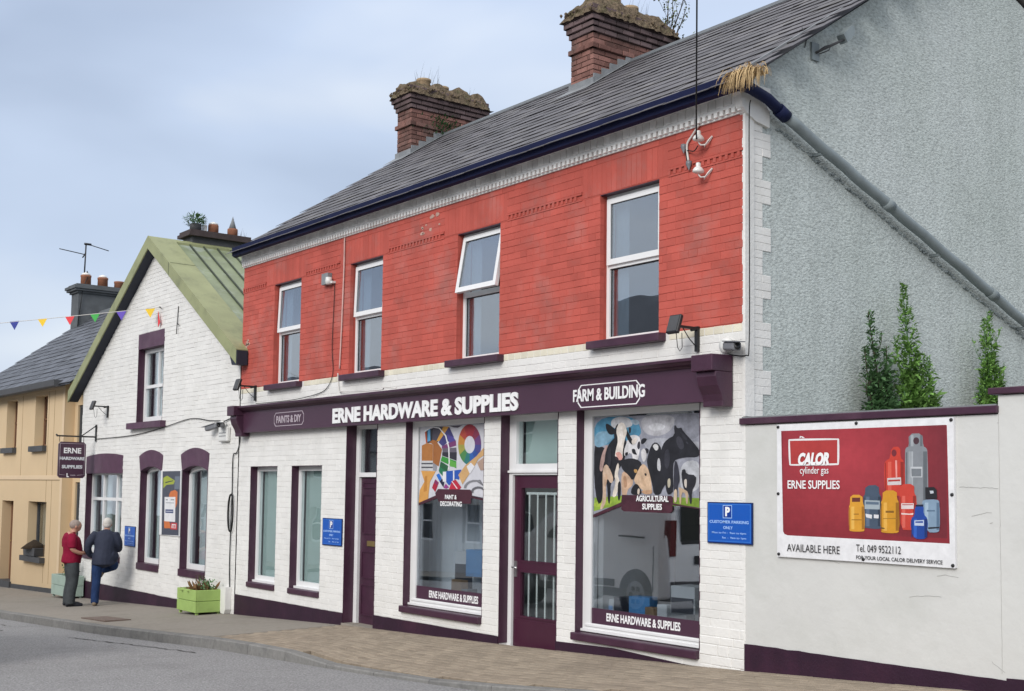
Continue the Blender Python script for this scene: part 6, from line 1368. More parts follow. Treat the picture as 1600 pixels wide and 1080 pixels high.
# recessed link with tall dark window
lk = MB(); wall_cells(lk, YR, GLX, -2.9, EZ, [(-26.70, -26.05, -1.7, .05), (-26.70, -26.05, .35, 1.72)], .22, .40)
lk.build('link_wall', M_YELLOW, yh)
for z0_, z1_ in ((-1.7, .05), (.35, 1.72)):
    fr = MB(); fr.box(-26.70, -26.63, .26, .32, z0_, z1_); fr.box(-26.63, -26.05, .26, .32, z1_-.05, z1_); fr.box(-26.63, -26.05, .26, .32, z0_, z0_+.05)
    w = fr.build('window', M_DGREY, yh); bx('pane', GLASS, w, -26.63, -26.05, .29, .296, z0_+.05, z1_-.05); bx('blind', M_BLIND, w, -26.63, -26.05, .36, .37, (z0_+z1_)/2, z1_)
# slate roof
ysl = 0.745; YRY = 3.65; z_e = 2.33
ro = MB(); ro.prismX([(-.22, z_e-.2*ysl-.06), (YRY, z_e+YRY*ysl-.06), (2*YRY+.2, z_e-.2*ysl-.06), (2*YRY+.2, z_e-.2*ysl-.02), (YRY, z_e+YRY*ysl-.015), (-.22, z_e-.2*ysl-.015)], YLX-.05, -25.95)
ro.prismX([(-.1, 1.98), (YRY, z_e+YRY*ysl-.07), (2*YRY, 1.98)], YLX, YLX+.3)
ro.prismX([(-.1, 1.98), (YRY, z_e+YRY*ysl-.07), (2*YRY, 1.98)], -26.3, -26.0)
yroof = ro.build('roof', M_SLATE2, yh)
ys_ = MB(); n_ = 18; rl2 = (YRY+.25)*math.sqrt(1+ysl**2); c2 = rl2/n_; ca = math.atan(ysl)
for c in range(n_):
    x = YLX-.06+(.17 if c % 2 else 0)
    while x < -26.05:
        y0_ = -.25+c*c2*cos(ca); R = Euler((ca-.05+random.uniform(-.01, .01), 0, 0)).to_matrix(); p = Vector((x+.17, y0_, z_e+y0_*ysl+.012+random.uniform(-.003, .006)))
        ys_.cur = random.random(); ys_.add([R @ Vector(q)+p for q in slate_verts(.336, c2*1.3, .011)], SF); x += .34
ys_.build('slates', M_SLATE2, yroof, 'stuff')
yr_ = MB(); yr_.prismX([(YRY-.14, z_e+YRY*ysl-.08), (YRY, z_e+YRY*ysl+.07), (YRY+.14, z_e+YRY*ysl-.08)], YLX-.05, -25.95); yr_.build('ridge', M_RIDGE, yroof)
gt = MB(); gt.prismX([(-.10, 2.13), (-.30, 2.09), (-.34, 2.12), (-.35, 2.25), (-.22, 2.24), (-.06, 2.24)], YLX-.05, -26.62); gt.build('gutter', M_DGREY, yh)
c4_ = MB(); c4_.box(YLX, YLX+.62, 3.0, 4.55, 4.2, 5.62); c4 = c4_.build('chimney', M_CHGREY, yh)
cp = MB()
for z0_, z1_, o in ((5.60, 5.66, .05), (5.66, 5.72, .12), (5.72, 5.80, .16), (5.80, 5.86, .08)): cp.box(YLX-o, YLX+.62+o, 3.0-o, 4.55+o, z0_, z1_)
cp.build('chimney_cap', M_CHGREY, c4)
for yy, hh in ((3.30, .30), (3.80, .28), (4.30, .22)):
    MB().lathe([(.15, 0), (.145, hh-.04), (.155, hh-.03), (.155, hh+.02), (.12, hh+.02), (.12, .05)], (YLX+.31, yy, 5.86), 16).build('chimney_pot', M_POT, c4)
for yy, hh in ((3.30, .32), (3.80, .30)):
    MB().lathe([(.13, 0), (.12, .05), (0, .10)], (YLX+.31, yy, 5.86+hh), 12).build('pot_cowl', M_PORC, c4)

# ================================================================== LOW WHITE WALL
lw = thing('boundary_wall', 'low white rendered wall with plum coping and plum foot beside the shop corner', 'wall')
bw = MB(); bw.box(XR+.001, -4.97, .004, .22, -2.0, .615); bw.box(-4.97, 4, .004, .22, -2.0, .755)
bw.build('render', M_RENDER, lw)
c_ = MB().box(-7.50, -4.965, -.028, .245, .622, .680).build('coping', M_PURP, lw); m = c_.modifiers.new('b', 'BEVEL'); m.width = .006
c_ = MB().box(-5.035, 4, -.032, .245, .762, .812).build('coping', M_PURP, lw); m = c_.modifiers.new('b', 'BEVEL'); m.width = .006
bx('coping_bed', M_LEAD, lw, -7.48, -4.98, -.01, .235, .680, .692)
mb = MB(); wavy_band(mb, XR+.002, -4.93, -.008, .01, -2.0, -1.345); mb.build('plinth', M_PURP2, lw)
mb = MB(); wavy_band(mb, -4.93, 4, -.008, .01, -2.0, -1.325); mb.build('plinth', M_PURP2, lw)
ck = MB(); rc = random.Random(3)
for (x, z, n, dx, dz) in ((-5.30, .07, 14, .022, .0), (-5.2, -.15, 5, .03, .003), (-5.05, -1.22, 5, .02, -.012), (-5.05, -.2, 1, .02, .0), (-5.75, -.80, 8, .03, .002), (-6.6, -.55, 6, .03, -.004), (-4.98, .55, 1, .01, 0), (-5.5, -.62, 6, .03, .001)):
    for k in range(n):
        x2, z2 = x+dx*rc.uniform(.6, 1.4), z+dz+rc.uniform(-.006, .006)
        ck.tube([(x, .003, z), (x2, .003, z2)], .0022, 4, False); x, z = x2, z2
for k in range(16): z = -1.3+k*.12; ck.tube([(-4.968+rc.uniform(-.002, .002), .003, z), (-4.968+rc.uniform(-.002, .002), .003, z+.12)], .0016, 4, False)
ck.build('hairline_crack', mat('crack_grey', (.40, .40, .38), .9, .1, 4), lw)  # cracks drawn as thin grey lines

# ================================================================== BANNER, SIGNS, POSTER
bn = thing('banner', 'large red and white gas cylinder banner fixed to the low white wall', 'banner')
sh_ = MB(); 
vs = []; nx_, nz_ = 24, 12
for j in range(nz_+1):
    for i in range(nx_+1):
        u, v = i/nx_, j/nz_; vs.append((-7.06+(1.735)*u, -.018-.004*sin(u*pi*2)**2, -.545+1.15*v))
bb_ = MB().box(-7.06, -5.325, -.024, .003, -.548, .606); bb_.build('sheet', mat('banner_white_vinyl', (.70, .70, .71), .4, .03, 3, spec=.5), bn)
def red_ground(u, v):
    d = math.hypot((u-.38)*1.0, (v-.72)*.9); k = max(0, 1-d*1.25); e = max(0, u-.62)*1.2
    a = Vector(srgb('b83c46')); b = Vector(srgb('841f2b')); c = Vector(srgb('5e2632'))
    q = b.lerp(a, k).lerp(c, min(1, e)); return tuple(q)
BANNER_PRINT[2:4] = []
BANNER_PRINT.insert(2, (red_ground, (-7.02+.03, -5.392, -.325, .548)))
printed('banner_print', BANNER_PRINT, -.0245, bn)
YB = -.0245-.0001*len(BANNER_PRINT)-.0005
text('lettering', 'CALOR', M_TEXTW, bn, -6.82, -6.49, .245, .355, YB, .06, .001, .25)
text('lettering', 'cylinder gas', M_TEXTW, bn, -6.80, -6.50, .155, .235, YB, .0, .001)
text('lettering', 'ERNE SUPPLIES', M_TEXTW, bn, -6.935, -6.385, .045, .118, YB, .015, .001)
text('lettering', 'AVAILABLE HERE', M_INK, bn, -6.945, -6.39, -.495, -.43, YB, .0, .001)
text('lettering', 'Tel. 049 9522112', M_INK, bn, -6.225, -5.80, -.465, -.405, YB, .0, .001)
text('lettering', 'FOR YOUR LOCAL CALOR DELIVERY SERVICE', M_INK, bn, -6.225, -5.43, -.525, -.495, YB, .01, .001)
# small print on the cylinders
for s_, x0_, x1_, z0_, z1_, m in (('PROPANE', -5.91, -5.80, .155, .175, M_TEXTW), ('BUTANE', -6.145, -6.02, -.075, -.045, M_TEXTW), ('CALOR', -5.925, -5.86, -.105, -.09, M_INK), ('CALOR', -5.775, -5.68, -.06, -.035, M_LAMP)):
    pass
for x, z in ((-7.045, .585), (-6.22, .59), (-5.345, .585), (-7.045, -.0), (-5.345, .01), (-7.04, -.525), (-6.16, -.525), (-5.345, -.53)):
    MB().lathe([(.0, -.012), (.012, -.010), (.015, 0)], (x, -.0245, z), 10, axis='Y').build('fixing', M_BLACK, bn)
def parking_sign(x0, z0, label):
    t = thing('parking_sign', label, 'sign', (x0, -.004, z0), group='blue customer parking signs')
    W, H = .545, .378
    bx('backing', M_DBLUE, t, 0, W, -.014, 0, 0, H); bx('face', M_BLUE, t, .010, W-.010, -.0155, -.014, .012, H-.010)
    l_ = MB(); lineframe(l_, .018, W-.018, .020, H-.016, -.0165, -.0155, .0045); l_.build('border_line', mat('mid_blue_line', (.05, .2, .6), .4, .05, 4), t)
    l_ = MB(); lineframe(l_, .195, .305, .232, .352, -.0165, -.0155, .006); l_.build('symbol_frame', M_BLUEL, t)
    bx('symbol_ground', mat('deep_blue_square', (.005, .04, .26), .4, .05, 4), t, .201, .299, -.0158, -.0155, .238, .346)
    text('symbol', 'P', M_TEXTW, t, .224, .282, .250, .336, -.016, .05, .001)
    text('lettering', 'CUSTOMER PARKING', M_BLUEL, t, .03, .505, .185, .212, -.0156, .02, .001)
    text('lettering', 'ONLY', M_BLUEL, t, .20, .315, .133, .160, -.0156, .02, .001)
    text('lettering', 'Mon to Fri :  9am to 6pm', M_BLUEL, t, .06, .475, .086, .108, -.0156, .01, .001)
    text('lettering', 'Sat  :  9am to 1pm', M_BLUEL, t, .185, .475, .042, .064, -.0156, .01, .001)
    return t
parking_sign(-7.895, -.462, 'blue parking sign on the white brick pier next to the red banner')
parking_sign(-15.24, -.80, 'blue parking sign on white brick between the slim window and the plain plum door')
parking_sign(-22.98, -1.15, 'blue parking sign behind the two men beside the first arched window')
ps = thing('poster', 'tall dark poster with orange patch and white panel between the two arched windows', 'poster')
bx('board', M_FRAME, ps, -21.235, -20.33, -.024, -.004, -.875, .275)
printed('poster_print', POSTER_PRINT, -.0245, ps)
# hanging sign
hs = thing('hanging_sign', 'plum double sided hanging sign reading ERNE on black wall bracket', 'sign')
HX_ = -24.80
hb = MB(); hb.box(HX_-.02, HX_+.02, -.030, -.006, .88, 1.22); hb.box(HX_-.012, HX_+.012, -.80, -.030, .955, .985)
hb.tube([(HX_, -.03, 1.19), (HX_, -.30, .985)], .012, 6); hb.tube([(HX_, -.74, .955), (HX_, -.74, .85)], .006, 5); hb.tube([(HX_, -.26, .955), (HX_, -.26, .85)], .006, 5)
hb.lathe([(0, -.02), (.02, -.01), (.02, .01), (0, .02)], (HX_, -.80, .99), 8)
hb.build('bracket', M_BLACK, hs)
brd = MB(); c = .045
brd.prismX([(-.755+c, .13), (-.215-c, .13), (-.215, .13+c), (-.215, .855-c), (-.215-c, .855), (-.755+c, .855), (-.755, .855-c), (-.755, .13+c)], HX_-.025, HX_+.025)
board = brd.build('board', M_SIGNP, hs)
def side_text(name, body, m, y0, y1, z0, z1, bold):
    o = text(name, body, m, board, y0, y1, z0, z1, 0, bold, .003)
    o.matrix_local = Matrix.Translation((HX_+.026, 0, 0)) @ Matrix.Rotation(pi/2, 4, 'Z')
    return o
# reading direction on the face that looks down the street runs along +Y
side_text('lettering', 'ERNE', M_TEXTW, -.655, -.31, .625, .735, .03)
side_text('lettering', 'HARDWARE', M_BOXW, -.735, -.235, .49, .555, .05)
side_text('lettering', 'SUPPLIES', M_BOXW, -.685, -.275, .32, .39, .05)
side_text('lettering', 'L', M_TEXTW, -.585, -.54, .145, .225, .06); side_text('lettering', 'trade', M_SIGNL, -.51, -.41, .172, .205, .02)
bl_ = MB()
for (ya, za, yb, zb_) in ((-.73, .20, -.73, .82), (-.73, .82, -.24, .82), (-.24, .82, -.24, .20), (-.73, .20, -.61, .185), (-.24, .20, -.38, .185)):
    bl_.tube([(HX_+.027, ya, za), (HX_+.027, yb, zb_)], .004, 4)
bl_.build('border_line', M_SIGNL, board)

# ================================================================== FLOODLIGHTS, CAMERAS, CABLES
def floodlight(x, z, label, s=1.0):
    t = thing('floodlight', label, 'floodlight', (x, 0, z), group='black floodlights on wall arms')
    p = MB(); p.box(-.02, .02, -.035, -.004, -.22, .02); p.box(-.016, .016, -.30, -.035, -.012, .012)
    p.tube([(0, -.02, .0), (0, -.10, -.02)], .016, 6)
    p.build('arm', M_BLACK, t)
    h = MB().box(-.075, .075, -.022, .022, -.11, .075).build('lamp_head', M_BLACK, t, loc=(0, -.315, .03)); h.rotation_euler = (-.32, 0, 0)
    m = h.modifiers.new('b', 'BEVEL'); m.width = .008
    fm = MB().box(-.063, .063, -.026, -.022, -.095, .06).build('lamp_glass', M_DGREY, h)
    c = MB(); c.tube([(0, -.30, -.06), (.0, -.28, -.2), (.01, -.26, -.235), (.02, -.24, -.2), (.01, -.235, -.06)], .004, 5)
    c.tube([(0, -.22, 0), (.0, -.13, -.10), (0, -.04, -.17)], .005, 5); c.build('lead', M_CABLE, t)
    return t
floodlight(-8.03, 1.555, 'black floodlight arm on the cream bricks above the right end of the fascia')
floodlight(-17.5, 1.565, 'black floodlight arm under the left bottom corner of the red brickwork')
floodlight(-24.15, 1.56, 'small black floodlight arm above the hanging sign on the white gable')
def security_camera(name, x, z, label, heads, cat='camera'):
    t = thing(name, label, cat, (x, 0, z))
    MB().lathe([(.075, 0), (.075, -.03), (.06, -.055), (.02, -.06)], (0, 0, 0), 16, axis='Y').build('mount', M_CAMW, t)
    for (dx, dz, rz, rx) in heads:
        b = MB(); b.box(-.045, .045, -.24, -.0, -.04, .04); h = b.build('camera_body', M_CAM, t, loc=(dx*.4, -.06, dz)); h.rotation_euler = (rx, 0, rz)
        m = h.modifiers.new('b', 'BEVEL'); m.width = .022; m.segments = 3
        MB().box(-.055, .055, -.29, -.02, .038, .048).build('sun_hood', M_CAM, h)
        MB().lathe([(.03, -.241), (.03, -.245), (0, -.246)], (0, 0, 0), 12, axis='Y').build('lens', M_BLACK, h)
    return t
security_camera('security_camera', -7.66, 1.36, 'grey bullet security camera above the right end console of the fascia', [(.1, -.01, 1.15, .12)])
security_camera('security_camera', -18.70, 1.00, 'twin grey security camera on the white wall left of the fascia', [(-.25, -.005, -1.15, .22), (.25, .0, .9, .05)])
ab = thing('alarm_box', 'small white louvred box on the white wall under the twin camera', 'box', (-18.56, 0, .85))
o = MB().box(-.17, .17, -.07, -.004, -.12, .12).build('housing', M_CAMW, ab); m = o.modifiers.new('b', 'BEVEL'); m.width = .015
for dz in (-.03, .02): MB().box(-.13, .13, -.074, -.07, dz-.006, dz+.006).build('slot', M_CAM, ab)
jb = thing('junction_box', 'small grey junction box on red brick between the two left upper windows', 'box', (-15.25, 0, 2.98))
MB().box(-.09, .09, -.075, -.004, -.09, .07).build('housing', M_LEAD, jb); MB().lathe([(.045, -.05), (.05, 0), (.045, .05)], (.10, -.06, -.05), 10).build('conduit_end', M_CAMW, jb)
MB().box(.05, .2, -.06, -.004, -.09, -.06).build('bracket', M_CAMW, jb)
def cable(name, pts, r, m, label, cat='cable', n=6):
    # round the corners with a Catmull-Rom pass
    P = [Vector(p) for p in pts]; out = []
    for i in range(len(P)-1):
        p0, p1, p2, p3 = P[max(i-1, 0)], P[i], P[i+1], P[min(i+2, len(P)-1)]
        for k in range(6):
            t = k/6; out.append(0.5*((2*p1)+(p2-p0)*t+(2*p0-5*p1+4*p2-p3)*t*t+(3*p1-p0-3*p2+p3)*t**3))
    out.append(P[-1])
    o = MB().tube(out, r, n).build(name, m); tag(o, label, cat); return o
cable('cable', [(-15.12, -.02, 2.90), (-15.06, -.016, 2.84), (-15.09, -.016, 2.0), (-15.05, -.016, 1.62), (-15.2, -.016, 1.42), (-15.5, -.02, 1.34), (-16.2, -.05, 1.29), (-17.3, -.10, 1.285)], .0055, M_CABLE, 'black cable drooping from the grey junction box down to the fascia top')
cable('cable', [(-14.80, -.018, 3.50), (-14.80, -.018, 3.0), (-14.83, -.018, 2.2), (-14.86, -.018, 1.66)], .012, M_RCABLE, 'pale vertical conduit on the red brick left of the second upper window')
cable('cable', [(-14.90, -.02, 1.60), (-14.86, -.02, 1.36), (-14.7, -.05, 1.33), (-14.2, -.10, 1.30), (-13.6, -.10, 1.29), (-13.5, -.12, 1.31), (-13.2, -.12, 1.285)], .008, M_WCABLE, 'loose white cable lying on the fascia top below the second upper window')
cable('cable', [(XR+.10, -.03, 3.60), (XR+.075, -.022, 3.4), (XR+.075, -.018, 2.2), (XR+.07, -.018, 1.35), (XR+.03, -.022, 1.25), (-7.62, -.022, 1.275)], .006, M_CABLE, 'thin black cable running down the white corner to the camera')
cable('cable', [(-24.75, -.02, .93), (-23.2, -.02, .94), (-22.3, -.02, .97), (-21.2, -.02, 1.05), (-20.0, -.02, 1.16), (-19.2, -.02, 1.10), (-18.75, -.03, 1.08)], .007, M_CABLE, 'thin cable sagging across the white gable from the hanging sign to the camera')
cable('cable', [(-18.6, -.03, 1.06), (-18.3, -.02, 1.10), (-18.08, -.02, 1.0), (-18.0, -.02, .75), (-18.10, -.02, .55), (-18.22, -.02, .52), (-18.25, -.02, .35), (-18.24, -.02, -.1), (-18.26, -.02, -1.2), (-18.22, -.02, -1.68)], .009, M_CABLE, 'black cable dropping along the joint between the white house and the shop')
co = MB()
for k in range(3):
    co.tube([(-18.23+(.085+.005*k)*sin(a), -.03-.010*k, -.42+(.31-.006*k)*cos(a)) for a in [2*pi*i/28 for i in range(29)]], .006, 6, False)
o = co.build('cable_coil', M_CABLE); tag(o, 'black cable coiled in a long loop on the white wall at the building joint', 'cable')
# porcelain insulators, span wire and clips near the right corner
def insulator(x, z, label):
    t = thing('insulator', label, 'insulator', (x, 0, z), group='white porcelain insulators'); t.scale = (.62, .8, .68)
    MB().lathe([(.0, .11), (.03, .10), (.036, .07), (.03, .05), (.055, .03), (.075, 0), (.08, -.03), (.05, -.045), (.0, -.05)], (0, -.14, 0), 16).build('porcelain', M_PORC, t)
    s = MB(); s.tube([(0, -.14, -.06), (.02, -.12, -.10), (.06, -.06, -.09), (.10, -.02, -.02), (.13, -.01, .03)], .012, 6); s.tube([(.13, -.012, .03), (.10, -.05, -.03), (.06, -.08, -.10), (.03, -.06, -.12)], .009, 6); s.build('bracket', M_PORC, t)
insulator(-7.93, 3.36, 'upper white porcelain insulator where the black overhead wire ends')
insulator(-7.93, 3.05, 'lower white porcelain insulator on the red brick')
cable('overhead_wire', [(-7.90, -.17, 3.33), (-7.74, -.34, 3.62), (-7.15, -.95, 4.5), (-6.0, -2.15, 6.1), (-4.8, -3.4, 7.8)], .0075, M_CABLE, 'black overhead wire rising from the porcelain insulator to the sky', 'wire')
cable('cable', [(-8.00, -.03, 3.52), (-8.1, -.02, 3.44), (-8.17, -.02, 3.36), (-8.15, -.02, 3.2)], .011, M_WCABLE, 'short painted cable looping below the cornice beside the insulators')
cable('cable', [(-7.95, -.10, 3.29), (-8.05, -.05, 3.27), (-8.18, -.02, 3.30), (-8.16, -.02, 3.16)], .006, M_CABLE, 'thin black lead between insulator and dark clip')
for x, z, lb in ((-8.20, 3.34, 'upper of two small dark cable ends on the red brick'), (-8.13, 3.16, 'lower of two small dark cable ends on the red brick')):
    o = MB().lathe([(.0, -.06), (.03, .0), (.028, .03), (.0, .04)], (x, -.035, z), 8).build('cable_end', M_CAM); tag(o, lb, 'clip', 'dark cable ends')
# lamp bracket on the side wall
lb_ = thing('wall_lamp', 'grey painted lamp bracket high on the roughcast side wall', 'lamp')
M_BR = M_GPIPE
MB().box(XR-.004, XR+.02, .955, 1.065, 4.235, 4.41).build('plate', M_BR, lb_)
a_ = MB(); a_.tube([(XR+.02, 1.01, 4.31), (XR+.10, 1.05, 4.34), (XR+.16, 1.13, 4.39), (XR+.18, 1.24, 4.45)], .013, 8); a_.build('arm', M_DGREY, lb_)
h_ = MB(); h_.prismX([(1.20, 4.49), (1.26, 4.42), (1.375, 4.53), (1.37, 4.60), (1.33, 4.61)], XR+.12, XR+.21); h_.build('lamp_head', M_BR, lb_)
l_ = MB(); l_.tube([(XR+.02, 1.01, 4.31), (XR+.08, 1.07, 4.37), (XR+.11, 1.14, 4.40), (XR+.09, 1.12, 4.34), (XR+.04, 1.04, 4.30)], .006, 5); l_.tube([(XR+.006, .86, 4.33), (XR+.006, .90, 4.45), (XR+.006, .82, 4.52)], .005, 5); l_.build('lead', M_DGREY, lb_)
# white rainwater shoe at the joint
rs = MB(); rs.box(-18.72+.42, -18.10, -.10, -.004, -1.95, -1.60); rs.prism([(-18.30, -1.95), (-18.10, -1.95), (-18.14, -2.02), (-18.27, -2.02)], -.10, -.004)
o = rs.build('pipe_shoe', M_WHITE); tag(o, 'white painted pipe boxing at the foot of the joint between the two buildings', 'pipe')
o.location = (-.10, 0, 0)

# ================================================================== PLANTERS
def planter(x0, y0, W, D, H, m, zb, label, plant_label, dry):
    t = thing('planter', label, 'planter', (x0, y0, zb), group='wooden plank planters')
    h2 = H/2
    for k in range(2):
        z0, z1 = k*h2+.003, (k+1)*h2-.003
        for nm, b in (('plank', (0, W, -D, -D+.03)), ('plank', (0, W, -.03, 0)), ('plank', (0, .03, -D+.03, -.03)), ('plank', (W-.03, W, -D+.03, -.03))):
            o = MB().box(b[0], b[1], b[2], b[3], z0, z1).build(nm, m, t); q = o.modifiers.new('b', 'BEVEL'); q.width = .006
    for a, b in ((.03, -D+.03), (W-.07, -D+.03), (.03, -.07), (W-.07, -.07)): MB().box(a, a+.04, b, b+.04, -.045, H-.02).build('corner_post', m, t)
    MB().box(.03, W-.03, -D+.03, -.03, 0, H-.05).build('soil', M_SOIL, t)
    r = random.Random(9 if dry else 5)
    p = MB()
    pl_ = thing('planter_plant', plant_label, 'plant', (x0+W/2, y0-D/2, zb+H-.05))
    st = MB()
    if dry:
        for k in range(90):
            a = r.uniform(-.35, .30)*W; b = r.uniform(-.4, .4)*D; h = r.uniform(.04, .17)*(1.2 if a > 0 else .5)
            q = Vector((a, b, 0)); d = Vector((r.uniform(-.1, .16), r.uniform(-.12, .06), h)); p.cur = r.random()
            w_ = Vector((.02, .01, 0)); p.add([q-w_, q+w_, q+d*.6+w_*1.4, q+d, q+d*.6-w_*1.4], [(0,1,2,3,4)])
        p.build('dead_leaves', M_DRYLEAF, pl_)
        for k in range(9):
            a = r.uniform(-.25, .35)*W; st.tube([(a, 0, 0), (a+r.uniform(-.04, .04), 0, .12), (a+r.uniform(-.06, .06), 0, r.uniform(.18, .27))], .007, 5)
        g = MB()
        for k in range(70):
            a = r.uniform(.15, .48)*W; q = Vector((a, r.uniform(-.2, .3)*D, r.uniform(.05, .20))); g.cur = r.random(); v1 = Vector((r.uniform(-.03, .03), r.uniform(-.02, .02), r.uniform(.01, .05))); v2 = Vector((.012, .01, 0)); g.add([q-v2, q+v2, q+v1], [(0,1,2)])
        g.build('foliage', M_LEAF2, pl_)
    else:
        for k in range(14):
            a = r.uniform(-.1, .42)*W; st.tube([(a, 0, 0), (a+r.uniform(-.04, .04), 0, .15), (a+r.uniform(-.1, .1), r.uniform(-.1, .1), r.uniform(.2, .40))], .006, 5)
        for k in range(220):
            a = r.uniform(-.1, .5)*W; q = Vector((a, r.uniform(-.3, .3)*D, r.uniform(.02, .38)**1)); p.cur = r.random(); v1 = Vector((r.uniform(-.04, .04), r.uniform(-.03, .03), r.uniform(.01, .05))); v2 = Vector((.014, .01, 0)); p.add([q-v2, q+v2, q+v1], [(0,1,2)])
        p.build('foliage', M_LEAF2, pl_)
    st.build('stem', M_STEM, pl_)
    return t
planter(-19.13, -.06, .74, .46, .36, M_LIME, gz(-18.9)+.045, 'lime green plank planter against the white wall near the building joint', 'withered brown plant with twigs in the lime green planter', True)
planter(-26.05, -.05, .95, .36, .42, M_MINT, gz(-25.6)+.045, 'pale mint plank planter behind the man in the burgundy shirt', 'sprawling grey green plant in the pale mint planter', False)
# window box on the yellow house sill
wb = thing('window_box', 'dark trough of soil on the ground floor sill of the apricot house', 'planter')
MB().prism([(-29.2, -1.63), (-28.4, -1.63), (-28.35, -1.45), (-29.25, -1.45)], -.10, .14).build('trough', M_DGREY, wb)
MB().lathe([(.02, .2), (.18, .1), (.30, 0)], (-28.8, .02, -1.47), 9).build('soil_heap', M_SOIL, wb)

# ================================================================== PLANTS
def return_stems(st, lf, r, stems):
    '''ragged side shoots breaking the outline'''
    for k in range(16):
        dx, dy, h, wdt = r.choice(stems); z0 = h*r.uniform(.35, .85); s_ = r.choice((-1, 1)); L = r.uniform(.10, .26)
        q = Vector((dx, dy, z0)); e = q+Vector((r.uniform(-.05, .08), s_*L*.55, L)); st.tube([q, q.lerp(e, .5)+Vector((0, s_*.02, -.01)), e], [.005, .004, .002], 4)
        for i in range(22):
            b = q.lerp(e, r.uniform(.3, 1)); d = Vector((r.uniform(-1, 1), r.uniform(-1, 1), r.uniform(-.2, 1))).normalized()*r.uniform(.02, .05); s = d.cross(Vector((.4, .1, 1))).normalized()*.011
            lf.cur = r.random(); lf.add([b, b+d*.5+s, b+d, b+d*.5-s], [(0,1,2,3)])
def spire(cx, cy, zb, stems, label, m, seed, group=None):
    """tall leafy weed: several upright stems, leaves clustered along them"""
    r = random.Random(seed); t = thing('tall_weed', label, 'plant', (cx, cy, zb), group='tall green weeds behind the low wall')
    st = MB(); lf = MB()
    for (dx, dy, h, wdt) in stems:
        pts = []; x, y = dx, dy; lean = r.uniform(-.10, .10)*h
        for k in range(9):
            f = k/8; pts.append((x+sin(f*3+seed)*.03, y+lean*f*f+.02*sin(f*5+dx*9), h*f)); 
        st.tube(pts, [.011*(1-.8*k/8)+.002 for k in range(9)], 6)
        n = int(620*h*max(wdt, .08)/.14)
        for i in range(n):
            f = r.random()**.85; z = h*f
            taper = (1-f)**.55*(.55+.45*min(1, f*5))
            rad = wdt*taper*(.8+1.3*mnoise.noise(Vector((f*9, dx*5+dy*7, seed))))+.008; rad = max(rad, .008)
            a = r.uniform(0, 2*pi); rr = rad*math.sqrt(r.random())
            i0 = min(int(f*8), 7); bx_, by_ = pts[i0][0], pts[i0][1]
            q = Vector((bx_+rr*cos(a)*.8, by_+rr*sin(a), z))
            L = r.uniform(.035, .095)*(.4+.9*(1-f))*(1.7 if r.random() < .12 else 1); w = L*r.uniform(.24, .38)
            d = Vector((cos(a)*r.uniform(.3, 1), sin(a)*r.uniform(.3, 1), r.uniform(-.35, .9))).normalized()
            s = d.cross(Vector((r.uniform(-.4, .4), r.uniform(-.4, .4), 1))).normalized()*w
            up_ = s.cross(d).normalized()*L*.12
            lf.cur = r.random()
            lf.add([q, q+d*L*.4+s+up_, q+d*L, q+d*L*.4-s+up_, q+d*L*.45], [(0,1,4), (1,2,4), (2,3,4), (3,0,4)])
    return_stems(st, lf, r, stems)
    st.build('stem', M_STEM if seed == 1 else M_LEAF2, t); lf.build('foliage', m, t, 'stuff')
    return t
spire(-7.25, 1.72, .30, [(0, 0, 1.50, .10), (0, -.15, 1.15, .12), (0, .14, 1.18, .10), (.05, .05, .95, .14), (0, -.05, .9, .15)], 'dark green weed, leftmost of three, behind the low white wall', M_LEAF2, 1)
spire(-7.25, 2.28, .35, [(0, -.05, 1.78, .15), (0, -.14, 1.25, .12), (.05, .10, 1.1, .17), (0, .28, 1.08, .11), (.03, .18, .75, .16), (0, .36, .68, .08), (.03, 0, .95, .18)], 'tallest of three green weeds with broad leaves behind the low white wall', M_LEAF1, 7)
spire(-7.25, 3.66, .50, [(0, -.07, 1.42, .10), (0, .12, 1.50, .09), (.03, .0, 1.05, .17), (0, -.12, .95, .12), (0, .26, .9, .07), (.02, .1, .8, .16)], 'green weed at the right behind the step of the low white wall', M_LEAF1, 12)
def tuft(name, pos, n, lmin, lmax, m, label, spread, droop, seed, w=.004, cat='grass', par=None):
    r = random.Random(seed); mb = MB()
    for k in range(n):
        a = r.uniform(0, 2*pi); q = Vector((r.uniform(-1, 1)*spread[0], r.uniform(-1, 1)*spread[1], 0)); L = r.uniform(lmin, lmax)
        o = Vector((cos(a)*.35, sin(a)*.35-droop*.25, 1 if not droop else .35)).normalized()
        pts = [q]; d = o.copy(); ns = 5
        for i in range(ns): q = q+d*L/ns; d = (d+Vector((0, 0, -droop*.6))+Vector((r.uniform(-.1, .1), r.uniform(-.1, .1), 0))).normalized(); pts.append(q.copy())
        sd_ = Vector((-sin(a), cos(a), 0)); mb.cur = r.random(); vs = []; 
        for i, p in enumerate(pts): ww = w*(1-i/ns*.85); vs += [p-sd_*ww, p+sd_*ww]
        mb.add(vs, [(2*i, 2*i+1, 2*i+3, 2*i+2) for i in range(ns)])
    o = mb.build(name, m, None, 'stuff', loc=pos); tag(o, label, cat); return o
tuft('grass_tuft', (XR+.21, -.16, 3.77), 380, .18, .34, M_STRAW, 'tuft of straw coloured dry grass hanging over the gutter end at the corner', (.13, .09), 1.5, 3, .006)
tuft('grass_tuft', (-17.85, 3.3, 7.14), 18, .15, .42, M_STEM, 'thin dark grass blades on top of the left brick chimney', (.12, .3), 0, 4, .004)
tuft('grass_tuft', (-17.85, 4.2, 7.08), 10, .12, .3, M_STEM, 'few thin blades on the far end of the left brick chimney top', (.1, .12), 0, 14, .004)
